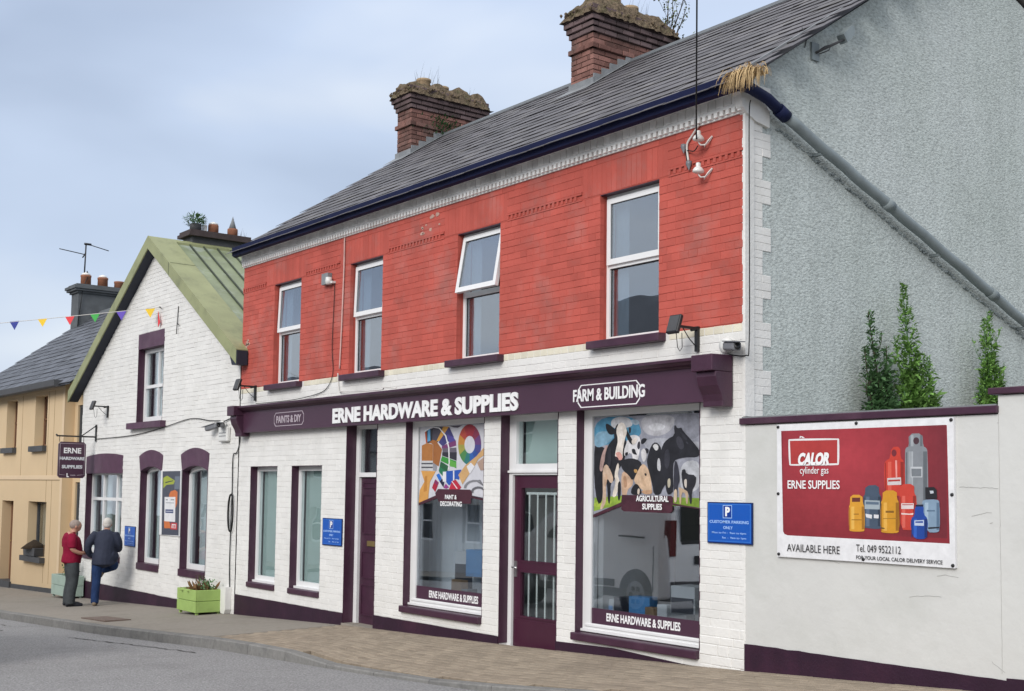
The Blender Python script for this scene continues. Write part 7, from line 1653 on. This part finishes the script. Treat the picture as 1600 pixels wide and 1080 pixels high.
tuft('grass_tuft', (-13.04, 3.9, 7.0), 36, .18, .5, M_STEM, 'wispy grass on top of the right brick chimney', (.12, .3), 0, 5, .003)
tuft('grass_tuft', (-22.0, 1.75, 4.86), 12, .08, .22, M_STEM, 'wispy grass on the chimney of the white gabled house', (.08, .1), 0, 6, .004)
# shrub rooted in the right chimney
sb = thing('chimney_shrub', 'small leafy shrub rooted at the back corner of the right brick chimney', 'shrub', (-12.85, 4.30, 6.85))
r = random.Random(21); st = MB(); lf = MB()
for bdir, L in (((.05, .35, .9), .85), ((.10, .75, .8), .95), ((.05, .10, 1), .9), ((.2, .95, .15), .55), ((.1, .55, 1), 1.1), ((.15, 1, .5), .5)):
    d = Vector(bdir).normalized(); q = Vector((0, 0, -.15)); pts = [q.copy()]
    for i in range(8): q = q+d*L/8; d = (d+Vector((r.uniform(-.12, .12), r.uniform(-.14, .14), r.uniform(-.06, .1)))).normalized(); pts.append(q.copy())
    st.tube(pts, [.014*(1-.85*i/8)+.002 for i in range(9)], 5)
    for i in range(3, 9):
        tw = pts[i]+Vector((r.uniform(-.05, .05), r.uniform(-.14, .14), r.uniform(0, .12))); st.tube([pts[i-1], tw], .0035, 4)
        for k in range(9 if L > .6 else 3):
            b = pts[i].lerp(tw, r.random())+Vector([r.uniform(-.05, .05) for _ in range(3)]); dd_ = Vector([r.uniform(-1, 1) for _ in range(3)]).normalized()*r.uniform(.03, .06); s = dd_.cross(Vector((.3, .2, 1))).normalized()*.016
            lf.cur = r.random(); lf.add([b, b+dd_*.5+s, b+dd_, b+dd_*.5-s], [(0,1,2,3)])
st.build('branches', M_STEM, sb); lf.build('foliage', M_LEAF3, sb, 'stuff')
# ferny clump in the first pot of the gabled house chimney
fb = MB(); r = random.Random(8)
for k in range(520):
    a = r.uniform(0, 2*pi); e_ = r.random()**.5*.20; b = Vector((e_*cos(a), e_*sin(a), r.uniform(0, .24)*(1-e_*2))); dd_ = Vector((cos(a)*.7, sin(a)*.7, r.uniform(-.3, 1))).normalized()*r.uniform(.04, .09); s = dd_.cross(Vector((.3, .2, 1))).normalized()*.012
    fb.cur = r.random(); fb.add([b, b+dd_*.5+s, b+dd_, b+dd_*.5-s], [(0,1,2,3)])
o = fb.build('fern_clump', M_LEAF2, None, 'stuff', loc=(-22.0, .78, 5.0)); tag(o, 'dark ferny clump growing from the first pot of the gabled house chimney', 'plant')
mw = MB(); r = random.Random(31)
for k in range(160):
    y = 3.55+r.gauss(0, .18); z = 6.42+r.gauss(0, .10); mw.cur = r.random(); s_ = r.uniform(.02, .05); mw.add([(-17.60+r.uniform(0, .03), y-s_*.5, z), (-17.59, y+s_*.5, z+.01), (-17.56+r.uniform(0, .03), y, z+s_)], [(0,1,2)])
o = mw.build('moss_patch', M_LEAF2, None, 'stuff'); tag(o, 'dark moss patch growing on the side of the left brick chimney', 'moss')

# ================================================================== BUNTING AND AERIAL
bt = thing('bunting', 'string of small coloured pennants strung from the white gable out to the left', 'bunting')
A = Vector((-21.55, -.05, 3.26)); B = Vector((-22.6, -2.2, 2.98))
import itertools
Bp = Vector((0, 0, 0))
A = Vector((-21.52, -.05, 3.262))
# far end of the string, over the road to the left
B = Vector((-23.637, -2.2, 3.010))
st = MB(); pts = []
for i in range(41):
    t = i/40*2.6; p = A+(B-A)*t; pts.append(p+Vector((0, 0, -.02*sin(min(t, 2.6)/2.6*pi))))
st.tube(pts, .006, 4); st.build('string', M_WCABLE, bt)
for t, c in ((.931, 'blue'), (.749, 'yellow'), (.572, 'red'), (.410, 'green'), (.241, 'purple'), (.058, 'yellow'), (1.12, 'green'), (1.30, 'red'), (1.5, 'yellow'), (1.7, 'blue')):
    p = A+(B-A)*t+Vector((0, 0, -.008)); d = (B-A).normalized(); s = .095; hgt = .15+.02*random.random()
    pm_ = MB(); th = Vector((d.y, -d.x, 0))*.0015
    f_ = [p-d*s, p+d*s, p+d*s*.1+Vector((.02, .01, -hgt))]
    pm_.add([v-th for v in f_]+[v+th for v in f_], [(0,1,2), (5,4,3), (0,3,4,1), (1,4,5,2), (2,5,3,0)])
    pm_.build('pennant', FLAGC[c], bt)
pm_ = MB(); q = Vector((-21.58, -.05, 3.20)); pm_.add([q, q+Vector((.12, 0, -.22)), q+Vector((.02, -.0, -.30)), q+Vector((0, .006, 0)), q+Vector((.12, .006, -.22)), q+Vector((.02, .006, -.30))], [(0,1,2), (5,4,3), (0,3,4,1), (1,4,5,2), (2,5,3,0)])
pm_.build('pennant', FLAGC['red'], bt)
hk = MB().tube([(-21.52, 0, 3.25), (-21.5, -.06, 3.27), (-21.42, -.07, 3.26)], .008, 5).build('hook', M_BLACK, bt)
hks = MB(); hks.tube([(-20.72, -.01, 3.2), (-20.70, -.04, 2.7)], .008, 5); hks.tube([(-20.76, -.01, 2.9), (-20.62, -.04, 2.86)], .008, 5); o = hks.build('old_fixing', M_BLACK); tag(o, 'old dark metal fixing high on the white gable right of the upper window', 'fixing')
ae = thing('tv_aerial', 'black television aerial on a mast fixed to the grey chimney at the left', 'aerial')
a_ = MB(); a_.tube([(-36.0, 3.25, 6.10), (-36.0, 3.27, 7.14)], .022, 6); a_.build('mast', M_BLACK, ae)
b_ = MB(); b_.tube([(-36.0, 3.26, 6.80), (-36.0, 2.50, 6.88)], .014, 5); b_.tube([(-36.0, 3.18, 6.70), (-36.0, 3.27, 6.86)], .02, 5); b_.build('lower_boom', M_BLACK, ae)
b_ = MB(); b_.tube([(-36.0, 3.22, 7.12), (-36.0, 3.42, 7.12)], .035, 6); b_.tube([(-36.0, 3.42, 7.10), (-36.0, 3.95, 7.0)], .014, 5); b_.build('upper_boom', M_BLACK, ae)
c_ = MB(); c_.tube([(-36.0, 3.3, 6.15), (-35.9, 3.30, 6.3), (-35.9, 3.34, 6.2), (-35.62, 3.1, 5.7), (-35.66, 3.0, 4.6)], .012, 5); c_.build('lead', M_CABLE, ae)

# ================================================================== GOODS IN THE SHOP WINDOWS
def goods(name, label, m, x0, x1, y0, y1, z0, z1, rz=0, cat='box', lid=None):
    t = thing(name, label, cat, ((x0+x1)/2, (y0+y1)/2, z0), rz)
    o = MB().box(-(x1-x0)/2, (x1-x0)/2, -(y1-y0)/2, (y1-y0)/2, 0, z1-z0).build('body', m, t); q = o.modifiers.new('b', 'BEVEL'); q.width = .004
    if lid is not None: MB().box(-(x1-x0)/2+.01, (x1-x0)/2-.01, -(y1-y0)/2-.003, -(y1-y0)/2, (z1-z0)*.2, (z1-z0)*.75).build('label_print', lid, t)
    return t
ZB = -1.387
goods('carton', 'long flat white carton at the left of the cow print window', M_BOXW, -9.80, -9.52, .28, .5, ZB, ZB+.26, .05, lid=M_BLUEL)
goods('carton', 'dark carton between the white carton and the blue packs', M_BOXD, -9.50, -9.39, .28, .5, ZB, ZB+.29)
goods('carton', 'blue plastic pack leaning in the cow print window', M_BOXB, -9.34, -9.08, .35, .5, ZB, ZB+.31, .2, 'pack')
goods('carton', 'small orange and blue pack in the cow print window', M_CARD, -9.06, -8.92, .30, .4, ZB, ZB+.22, -.1, 'pack')
goods('carton', 'slim white carton standing upright in the cow print window', M_BOXW, -8.90, -8.78, .32, .42, ZB, ZB+.26, .15)
goods('carton', 'large white carton with a dark gauge picture in the cow print window', M_BOXW, -8.74, -8.44, .35, .65, ZB, ZB+.46, .1, lid=M_BOXD)
goods('carton', 'grey carton with pale label in front of the large white carton', M_LEAD, -8.64, -8.37, .20, .32, ZB, ZB+.20, 0, lid=M_BOXW)
goods('carton', 'blue plastic bag pack at the right of the paint window', M_BOXB, -12.36, -12.07, .42, .65, ZB+.32, ZB+.65, .2, 'pack')
goods('carton', 'white carton with black patches in the paint window', M_BOXW, -12.57, -12.24, .40, .70, ZB, ZB+.62, .15, lid=M_BOXD)
goods('carton', 'brown and grey pack at the foot of the paint window', M_CARD, -12.47, -12.18, .25, .35, ZB, ZB+.28, -.2, 'pack')
goods('carton', 'grey pack at the right foot of the paint window', M_LEAD, -12.18, -12.06, .22, .38, ZB, ZB+.18)
goods('carton', 'pale blue small pack at the foot of the paint window', M_BLUEL, -12.64, -12.50, .24, .34, ZB, ZB+.14, .3, 'pack')
cu = MB(); vs = []; n = 60
for i in range(n+1):
    x = -13.58+1.7*i/n; y = .66+.045*sin(i*.75)+.02*sin(i*2.1); vs += [(x, y, ZB-.3), (x+(.08*sin(i*.4)), y+.02, .9)]
cu.add(vs, [(2*i, 2*i+2, 2*i+3, 2*i+1) for i in range(n)], True)
cu.build('curtain', M_CURT, sw1)
bx('display_side', mat('pale_display_side', (.45, .46, .46), .8, .05, 3), sw2, -9.66, -9.58, .2, 1.0, -1.4, .8)

# ================================================================== PEOPLE
def blob(name, tubes, m, parent, vox=.014, smooth=4, balls=()):
    """one continuous skin grown over tapered limbs"""
    mb = MB()
    for pts, rr in tubes:
        P = [Vector(p) for p in pts]
        out, ro = [], []
        for i in range(len(P)-1):
            p0, p1, p2, p3 = P[max(i-1, 0)], P[i], P[i+1], P[min(i+2, len(P)-1)]
            for k in range(4):
                t = k/4; out.append(0.5*((2*p1)+(p2-p0)*t+(2*p0-5*p1+4*p2-p3)*t*t+(3*p1-p0-3*p2+p3)*t**3))
                a, b = rr[i], rr[i+1]
                a = a if isinstance(a, tuple) else (a, a); b = b if isinstance(b, tuple) else (b, b)
                s = t*t*(3-2*t); ro.append((a[0]+(b[0]-a[0])*s, a[1]+(b[1]-a[1])*s))
        out.append(P[-1]); a = rr[-1]; ro.append(a if isinstance(a, tuple) else (a, a))
        n = 16; vs = []; fs = []; prev = Vector((1, 0, 0))
        for i, p in enumerate(out):
            d = (out[min(i+1, len(out)-1)]-out[max(i-1, 0)]).normalized()
            a_ = prev-d*prev.dot(d)
            if a_.length < .05: a_ = Vector((0, 1, 0))-d*d.y
            a_.normalize(); b_ = d.cross(a_)
            for k in range(n): th = 2*pi*k/n; vs.append(p+a_*cos(th)*ro[i][0]+b_*sin(th)*ro[i][1])
        for i in range(len(out)-1):
            for k in range(n): fs.append((i*n+k, i*n+(k+1) % n, (i+1)*n+(k+1) % n, (i+1)*n+k))
        d0 = (out[0]-out[1]).normalized(); d1 = (out[-1]-out[-2]).normalized()
        vs.append(out[0]+d0*min(ro[0])*.5); vs.append(out[-1]+d1*min(ro[-1])*.5); c0, c1 = len(vs)-2, len(vs)-1
        for k in range(n): fs.append((c0, (k+1) % n, k)); fs.append((c1, (len(out)-1)*n+k, (len(out)-1)*n+(k+1) % n))
        mb.add(vs, fs, True)
    for c, r3 in balls:
        vs = []; fs = []; nu, nv = 16, 10
        for j in range(nv+1):
            ph = pi*j/nv
            for k in range(nu): th = 2*pi*k/nu; vs.append((c[0]+r3[0]*sin(ph)*cos(th), c[1]+r3[1]*sin(ph)*sin(th), c[2]+r3[2]*cos(ph)))
        for j in range(nv):
            for k in range(nu): fs.append((j*nu+k, (j+1)*nu+k, (j+1)*nu+(k+1) % nu, j*nu+(k+1) % nu))
        mb.add(vs, fs, True)
    tmp = mb.build('tmp', m); rm = tmp.modifiers.new('r', 'REMESH'); rm.mode = 'VOXEL'; rm.voxel_size = vox; rm.use_smooth_shade = True
    sm = tmp.modifiers.new('s', 'SMOOTH'); sm.iterations = smooth; sm.factor = .5
    bpy.context.view_layer.update()
    me = bpy.data.meshes.new_from_object(tmp.evaluated_get(bpy.context.evaluated_depsgraph_get())); me.name = name
    bpy.data.objects.remove(tmp); me.materials.clear(); me.materials.append(m)
    for p in me.polygons: p.use_smooth = True
    o = bpy.data.objects.new(name, me); COL.objects.link(o); o.parent = parent; return o
def hand(root, dirv, side, size=1.0, curl=.5):
    """palm and five separate bent fingers, as tapered tubes"""
    d = Vector(dirv).normalized(); s = Vector(side).normalized(); nrm = d.cross(s).normalized(); R = Vector(root); T = []
    T.append(([R, R+d*.045*size, R+d*.085*size], [(.024*size, .024*size), (.036*size, .018*size), (.036*size, .014*size)]))
    for k, (o, L) in enumerate(((-.028, .060), (-.010, .072), (.009, .068), (.027, .055))):
        b = R+d*.082*size+s*o*size; c = curl
        p1 = b+(d*cos(c*.5)+nrm*sin(c*.5))*L*.45*size; p2 = p1+(d*cos(c*1.3)+nrm*sin(c*1.3))*L*.32*size; p3 = p2+(d*cos(c*2)+nrm*sin(c*2))*L*.25*size
        T.append(([b, p1, p2, p3], [.0095*size, .009*size, .008*size, .0065*size]))
    b = R+d*.03*size-s*.030*size; T.append(([b, b+(d*.7-s*.7)*.035*size, b+(d*.95-s*.35)*.062*size+nrm*.012], [.012*size, .0105*size, .008*size]))
    return T
def person_a():
    # local frame: faces +X, Y to his left, feet at z=0; total height 1.58
    t = thing('person', 'man in burgundy polo shirt and grey trousers standing with head bowed', 'person', (-22.80, -1.06, pavez(-22.8, -1.06)), radians(84))
    hz = 1.50
    body = [([(-.01, 0, .86), (0, 0, 1.0), (-.01, 0, 1.18), (-.03, 0, 1.29), (-.01, 0, 1.34)], [(.11, .15), (.12, .15), (.12, .18), (.085, .17), (.06, .09)]),
            ([(0, 0, 1.30), (.03, 0, 1.38), (.045, 0, 1.42)], [.056, .052, .052])]
    for sy in (1, -1):
        body.append(([(.0, .085*sy, .88), (.015, .09*sy, .62), (.02, .095*sy, .46), (-.01, .10*sy, .26), (-.02, .10*sy, .09)], [.085, .078, .055, .052, .036]))
        body.append(([(-.03, .16*sy, 1.30), (-.045, .215*sy, 1.20), (-.04, .235*sy, 1.06), (.08, .215*sy, .985), (.185, .15*sy, .99)], [.052, .05, .040, .036, .026]))
        body += hand((.185, .15*sy, .99), (.8, -.6*sy, .0), (0, .1, 1), .95, .55)
    body.append(([(.11, 0, 1.455), (.128, 0, 1.435), (.122, 0, 1.42)], [.012, .016, .010]))
    balls = [((.055, 0, 1.475), (.092, .074, .098)), ((.075, 0, 1.42), (.058, .052, .055)), ((.04, .077, 1.455), (.016, .009, .026)), ((.04, -.077, 1.455), (.016, .009, .026))]
    b = blob('body', body, M_SKIN, t, .009, 2, balls)
    for sy in (1, -1):
        MB().lathe([(0, -.008), (.008, 0), (0, .008)], (.137, .030*sy, 1.472), 8).build('eye', M_INK, b)
    MB().box(.123, .131, -.022, .022, 1.398, 1.404).build('mouth', M_LAMP, b)
    blob('hair', [], M_HAIR, t, .008, 2, [((.040, 0, 1.492), (.094, .081, .094))])
    sh_ = [([(-.005, 0, .80), (0, 0, .86), (.02, 0, 1.0), (-.005, 0, 1.18), (-.03, 0, 1.28), (-.015, 0, 1.35)], [(.155, .19), (.155, .19), (.155, .18), (.145, .195), (.11, .18), (.055, .065)])]
    for sy in (1, -1): sh_.append(([(-.03, .13*sy, 1.295), (-.045, .205*sy, 1.21), (-.045, .235*sy, 1.08)], [.075, .074, .066]))
    s = blob('polo_shirt', sh_, M_POLO, t, .012, 3)
    MB().lathe([(.058, 0), (.068, .012), (.062, .035), (.055, .035)], (-.005, 0, 1.325), 16).build('collar', M_POLO, t)
    tr = [([(0, 0, .92), (0, 0, .84)], [(.135, .165), (.14, .17)])]
    for sy in (1, -1): tr.append(([(.0, .075*sy, .90), (.015, .09*sy, .66), (.02, .097*sy, .46), (-.01, .10*sy, .25), (-.015, .10*sy, .055)], [.108, .100, .080, .078, .076]))
    blob('trousers', tr, M_TROUS, t, .012, 3)
    for sy in (1, -1):
        blob('shoe', [([(-.08, .10*sy, .04), (0, .10*sy, .045), (.10, .105*sy, .036), (.175, .11*sy, .028)], [(.038, .038), (.044, .042), (.045, .034), (.036, .024)])], M_SHOE, t, .010, 2)
    t.scale = (1.12, 1.14, 1.0)
    return t
def person_b():
    # local frame: faces +X; seen from behind; weight on one leg, the other knee raised
    t = thing('person', 'white haired man in dark jacket and blue jeans bending one knee at the white wall', 'person', (-22.05, -.40, pavez(-22.05, -.4)), radians(100))
    t.location = (-22.42, -.62, pavez(-22.5, -.6)); t.rotation_euler = (0, 0, radians(148))
    lean = .06
    body = [([(0, 0, .86), (.02, -.02, 1.02), (.05, -.04, 1.18), (.06, -.04, 1.30), (.09, -.04, 1.35)], [(.11, .15), (.12, .15), (.13, .18), (.09, .17), (.06, .09)]),
            ([(.08, -.04, 1.30), (.12, -.04, 1.40), (.135, -.04, 1.44)], [.056, .052, .052]),
            ([(0, .085, .88), (.0, .09, .62), (-.01, .09, .46), (-.03, .10, .26), (-.04, .10, .09)], [.088, .078, .055, .052, .036]),
            ([(.02, -.09, .88), (.11, -.15, .80), (.21, -.17, .72), (.31, -.08, .68), (.38, .07, .63)], [.088, .085, .060, .052, .038]),
            ([(.05, .14, 1.32), (-.02, .24, 1.18), (-.03, .27, 1.06), (.06, .24, .96), (.12, .17, .92)], [.055, .05, .042, .036, .026]),
            ([(.05, -.19, 1.32), (.06, -.255, 1.18), (.13, -.26, 1.05), (.24, -.22, 1.02), (.32, -.15, 1.07)], [.055, .05, .042, .036, .026])]
    body += hand((.12, .17, .92), (.7, -.5, -.3), (0, .1, 1), .95, .7); body += hand((.32, -.15, 1.07), (.9, .3, .1), (0, .1, 1), .95, .6)
    body.append(([(.205, -.04, 1.475), (.222, -.04, 1.455), (.215, -.04, 1.44)], [.012, .016, .010]))
    balls = [((.145, -.04, 1.495), (.092, .074, .098)), ((.165, -.04, 1.44), (.058, .052, .055)), ((.13, .037, 1.475), (.016, .009, .026)), ((.13, -.117, 1.475), (.016, .009, .026))]
    b = blob('body', body, M_SKIN, t, .009, 2, balls)
    for sy in (1, -1): MB().lathe([(0, -.008), (.008, 0), (0, .008)], (.227, -.04+.030*sy, 1.492), 8).build('eye', M_INK, b)
    MB().box(.213, .221, -.062, -.018, 1.418, 1.424).build('mouth', M_LAMP, b)
    blob('hair', [], M_HAIRW, t, .008, 2, [((.128, -.04, 1.515), (.098, .084, .095)), ((.085, -.04, 1.475), (.05, .068, .06))])
    j = [([(.0, -.02, .76), (.0, -.02, .86), (.03, -.03, 1.02), (.045, -.04, 1.18), (.055, -.04, 1.30), (.085, -.04, 1.37)], [(.17, .215), (.17, .205), (.165, .19), (.155, .205), (.12, .19), (.06, .07)]),
         ([(.05, .13, 1.31), (-.01, .225, 1.18), (-.01, .265, 1.04), (.055, .24, .94), (.10, .20, .90)], [.082, .078, .068, .058, .050]),
         ([(.05, -.19, 1.31), (.06, -.255, 1.18), (.13, -.26, 1.05), (.24, -.22, 1.02), (.29, -.17, 1.06)], [.082, .078, .068, .058, .050]),
         ([(.02, -.10, .92), (.07, -.16, .87), (.10, -.21, .83)], [.15, .14, .11])]
    blob('jacket', j, M_JACK, t, .012, 3)
    MB().lathe([(.060, 0), (.072, .012), (.066, .04), (.058, .04)], (.095, -.04, 1.345), 16).build('collar', M_JACK, t)
    tr = [([(0, 0, .92), (0, 0, .82)], [(.13, .16), (.135, .165)]),
          ([(0, .075, .90), (.0, .09, .64), (-.01, .09, .46), (-.03, .10, .25), (-.035, .10, .055)], [.105, .096, .078, .074, .072]),
          ([(.02, -.08, .90), (.11, -.14, .80), (.21, -.17, .72), (.30, -.09, .68), (.37, .06, .63)], [.105, .100, .080, .074, .068])]
    blob('jeans', tr, M_JEANS, t, .012, 3)
    blob('shoe', [([(-.10, .10, .04), (-.02, .10, .045), (.08, .105, .036), (.16, .11, .028)], [(.038, .038), (.044, .042), (.045, .034), (.036, .024)])], M_SHOEB, t, .010, 2)
    blob('shoe', [([(.38, .07, .61), (.41, .09, .57), (.43, .11, .53), (.44, .12, .49)], [(.038, .038), (.044, .042), (.045, .034), (.036, .024)])], M_SHOEB, t, .010, 2)
    return t
person_a(); person_b()

# ================================================================== VAN, seen mirrored in the cow print window
van = thing('parked_van', 'silver grey panel van parked on the street, mirrored in the cow print window', 'van', (-13.95, -6.15, roadz(-15.5)+.0)); van.scale = (1.08, 1.0, 1.13)
v = MB(); W = .90
M_SEAMV = M_DGREY
prof = [(-4.35, .30), (-4.40, .75), (-4.25, .95), (-3.45, 1.12), (-2.75, 1.58), (-2.2, 1.66), (-1.95, 1.68), (-1.55, 1.82), (-1.1, 1.85), (-.15, 1.84), (-.04, 1.70), (.02, .95), (.03, .32), (-.3, .28)]
n = len(prof)
inset = lambda z: .0 if z < 1.0 else (z-1.0)*.14
vs = [(x, -W+inset(z), z) for x, z in prof]+[(x, W-inset(z), z) for x, z in prof]
v.add(vs, [tuple(range(n))[::-1], tuple(range(n, 2*n))]+[(i, (i+1) % n, (i+1) % n+n, i+n) for i in range(n)])
o = v.build('body', M_VAN, van); q = o.modifiers.new('b', 'BEVEL'); q.width = .05; q.segments = 3
bx('rear_window', GLASS_DARK, van, .0, .012, -.62, .62, 1.12, 1.62).rotation_euler = (0, 0, 0)
rw = MB(); rw.add([(.015, -.60, 1.08), (.015, .60, 1.08), (-.015, .56, 1.62), (-.015, -.56, 1.62)], [(0,1,2,3)]); rw.build('rear_window', M_BLACK, van)
rp = MB().box(.028, .036, -.25, .32, .80, .92).build('plate_recess', M_BLACK, van)
for sy in (1, -1):
    MB().box(-.10, .035, sy*.80-.06, sy*.80+.065, .92, 1.42).build('tail_lamp', M_LAMP, van)
    MB().box(-2.9, -1.15, sy*.905-.01, sy*.905+.01, .42, .52).build('side_trim', M_BLACK, van)
    MB().box(-1.05, -.50, sy*.90-.008, sy*.90+.012, 1.16, 1.185).build('door_rail', M_BLACK, van)
    MB().box(-1.72, -1.67, sy*.895-.01, sy*.895+.025, .84, 1.0).build('handle', M_BLACK, van)
    sw = MB(); sw.add([(-2.95, sy*.905, 1.08), (-1.85, sy*.905, 1.08), (-1.9, sy*.84, 1.52), (-2.55, sy*.84, 1.52)], [(0,1,2,3)]); sw.build('side_window', M_BLACK, van)
    for xw in (-.68, -3.45):
        wh = MB().lathe([(.10, -.10), (.30, -.10), (.325, -.06), (.325, .06), (.30, .10), (.10, .10)], (xw, sy*.80, .325), 24, axis='Y').build('wheel', M_TYRE, van)
        MB().lathe([(.03, -.115), (.20, -.112), (.205, 0), (.20, .112), (.03, .115)], (xw, sy*.80, .325), 20, axis='Y').build('rim', M_LEAD, wh)
        MB().lathe([(.36, -.075), (.36, .088)], (xw, sy*.82, .345), 24, axis='Y').build('wheel_arch', M_BLACK, van)
MB().box(-.2, .07, -.86, .86, .28, .56).build('rear_bumper', M_DGREY, van)
for sy in (1, -1):
    for xx in (-1.62, -1.80, -.30): MB().box(xx-.006, xx+.006, sy*.905-.004, sy*.905+.004, .40, 1.05).build('door_seam', M_BLACK, van)
    MB().box(-3.3, -.25, sy*.77-.01, sy*.77+.012, 1.70, 1.725).build('roof_rail_seam', M_DGREY, van)
    MB().box(-3.9, -.35, sy*.905-.004, sy*.905+.004, .28, .40).build('sill_trim', M_DGREY, van)
    for k in range(6):
        xw = -.68; a = k*pi/3; MB().box(xw+.10*cos(a)-.03, xw+.10*cos(a)+.03, sy*.80-.12, sy*.80+.122, .325+.10*sin(a)-.03, .325+.10*sin(a)+.03).build('wheel_hole', M_BLACK, van)

# ================================================================== OPPOSITE TERRACE, seen in the panes
def opposite(x0, x1, eave, ridge, m, label, nwin):
    h = thing('opposite_house', label, 'building'); g = gz((x0+x1)/2); yf = -13.1
    hw = MB(); hol = []
    W = (x1-x0)/nwin
    for k in range(nwin):
        c = x0+W*(k+.5)
        hol += [(c-.45, c+.45, g+.95, g+2.2)]+([(c-.45, c+.45, g+3.3, g+4.6)] if eave-g > 4.8 else [])
    wall_cells(hw, x0, x1, g-1, eave, hol, yf-.3, yf); hw.box(x0, x1, yf-7, yf-6.7, g-1, eave); hw.box(x0, x0+.3, yf-6.7, yf-.3, g-1, eave); hw.box(x1-.3, x1, yf-6.7, yf-.3, g-1, eave)
    hw.build('wall', m, h)
    for a, b, c, d in hol:
        fr = MB(); lineframe(fr, a, b, c, d, yf-.2, yf-.14, .06); fr.box(a, b, yf-.2, yf-.14, (c+d)/2-.025, (c+d)/2+.025); w = fr.build('window', M_UPVC, h)
        bx('pane', M_BLACK, w, a+.05, b-.05, yf-.18, yf-.17, c+.05, d-.05)
    r_ = MB(); r_.prismX([(yf+.2, eave), (yf-3.5, ridge), (yf-7.2, eave), (yf-7.2, eave+.06), (yf-3.5, ridge+.07), (yf+.2, eave+.06)], x0, x1)
    r_.prismX([(yf, eave), (yf-3.5, ridge-.01), (yf-7, eave)], x0, x0+.3); r_.prismX([(yf, eave), (yf-3.5, ridge-.01), (yf-7, eave)], x1-.3, x1)
    rf_ = r_.build('roof', M_SLATE2, h)
    MB().box(x1-1.0, x1-.3, yf-4.2, yf-2.8, ridge-1, ridge+1.2).build('chimney', M_CHIM, rf_)
opposite(-29, -19.5, 3.1, 5.9, M_PALE, 'pale rendered house across the street, mirrored in the panes', 4)
opposite(-39, -29.05, 1.2, 3.7, M_STONE, 'low grey house across the street, mirrored in the panes', 4)
opposite(-52, -39.05, 2.2, 4.8, M_PALE, 'pale house farther down across the street, mirrored in the panes', 5)
opposite(-19.45, -8, .9, 3.0, M_STONE, 'low grey outbuilding across the street, mirrored in the panes', 4)
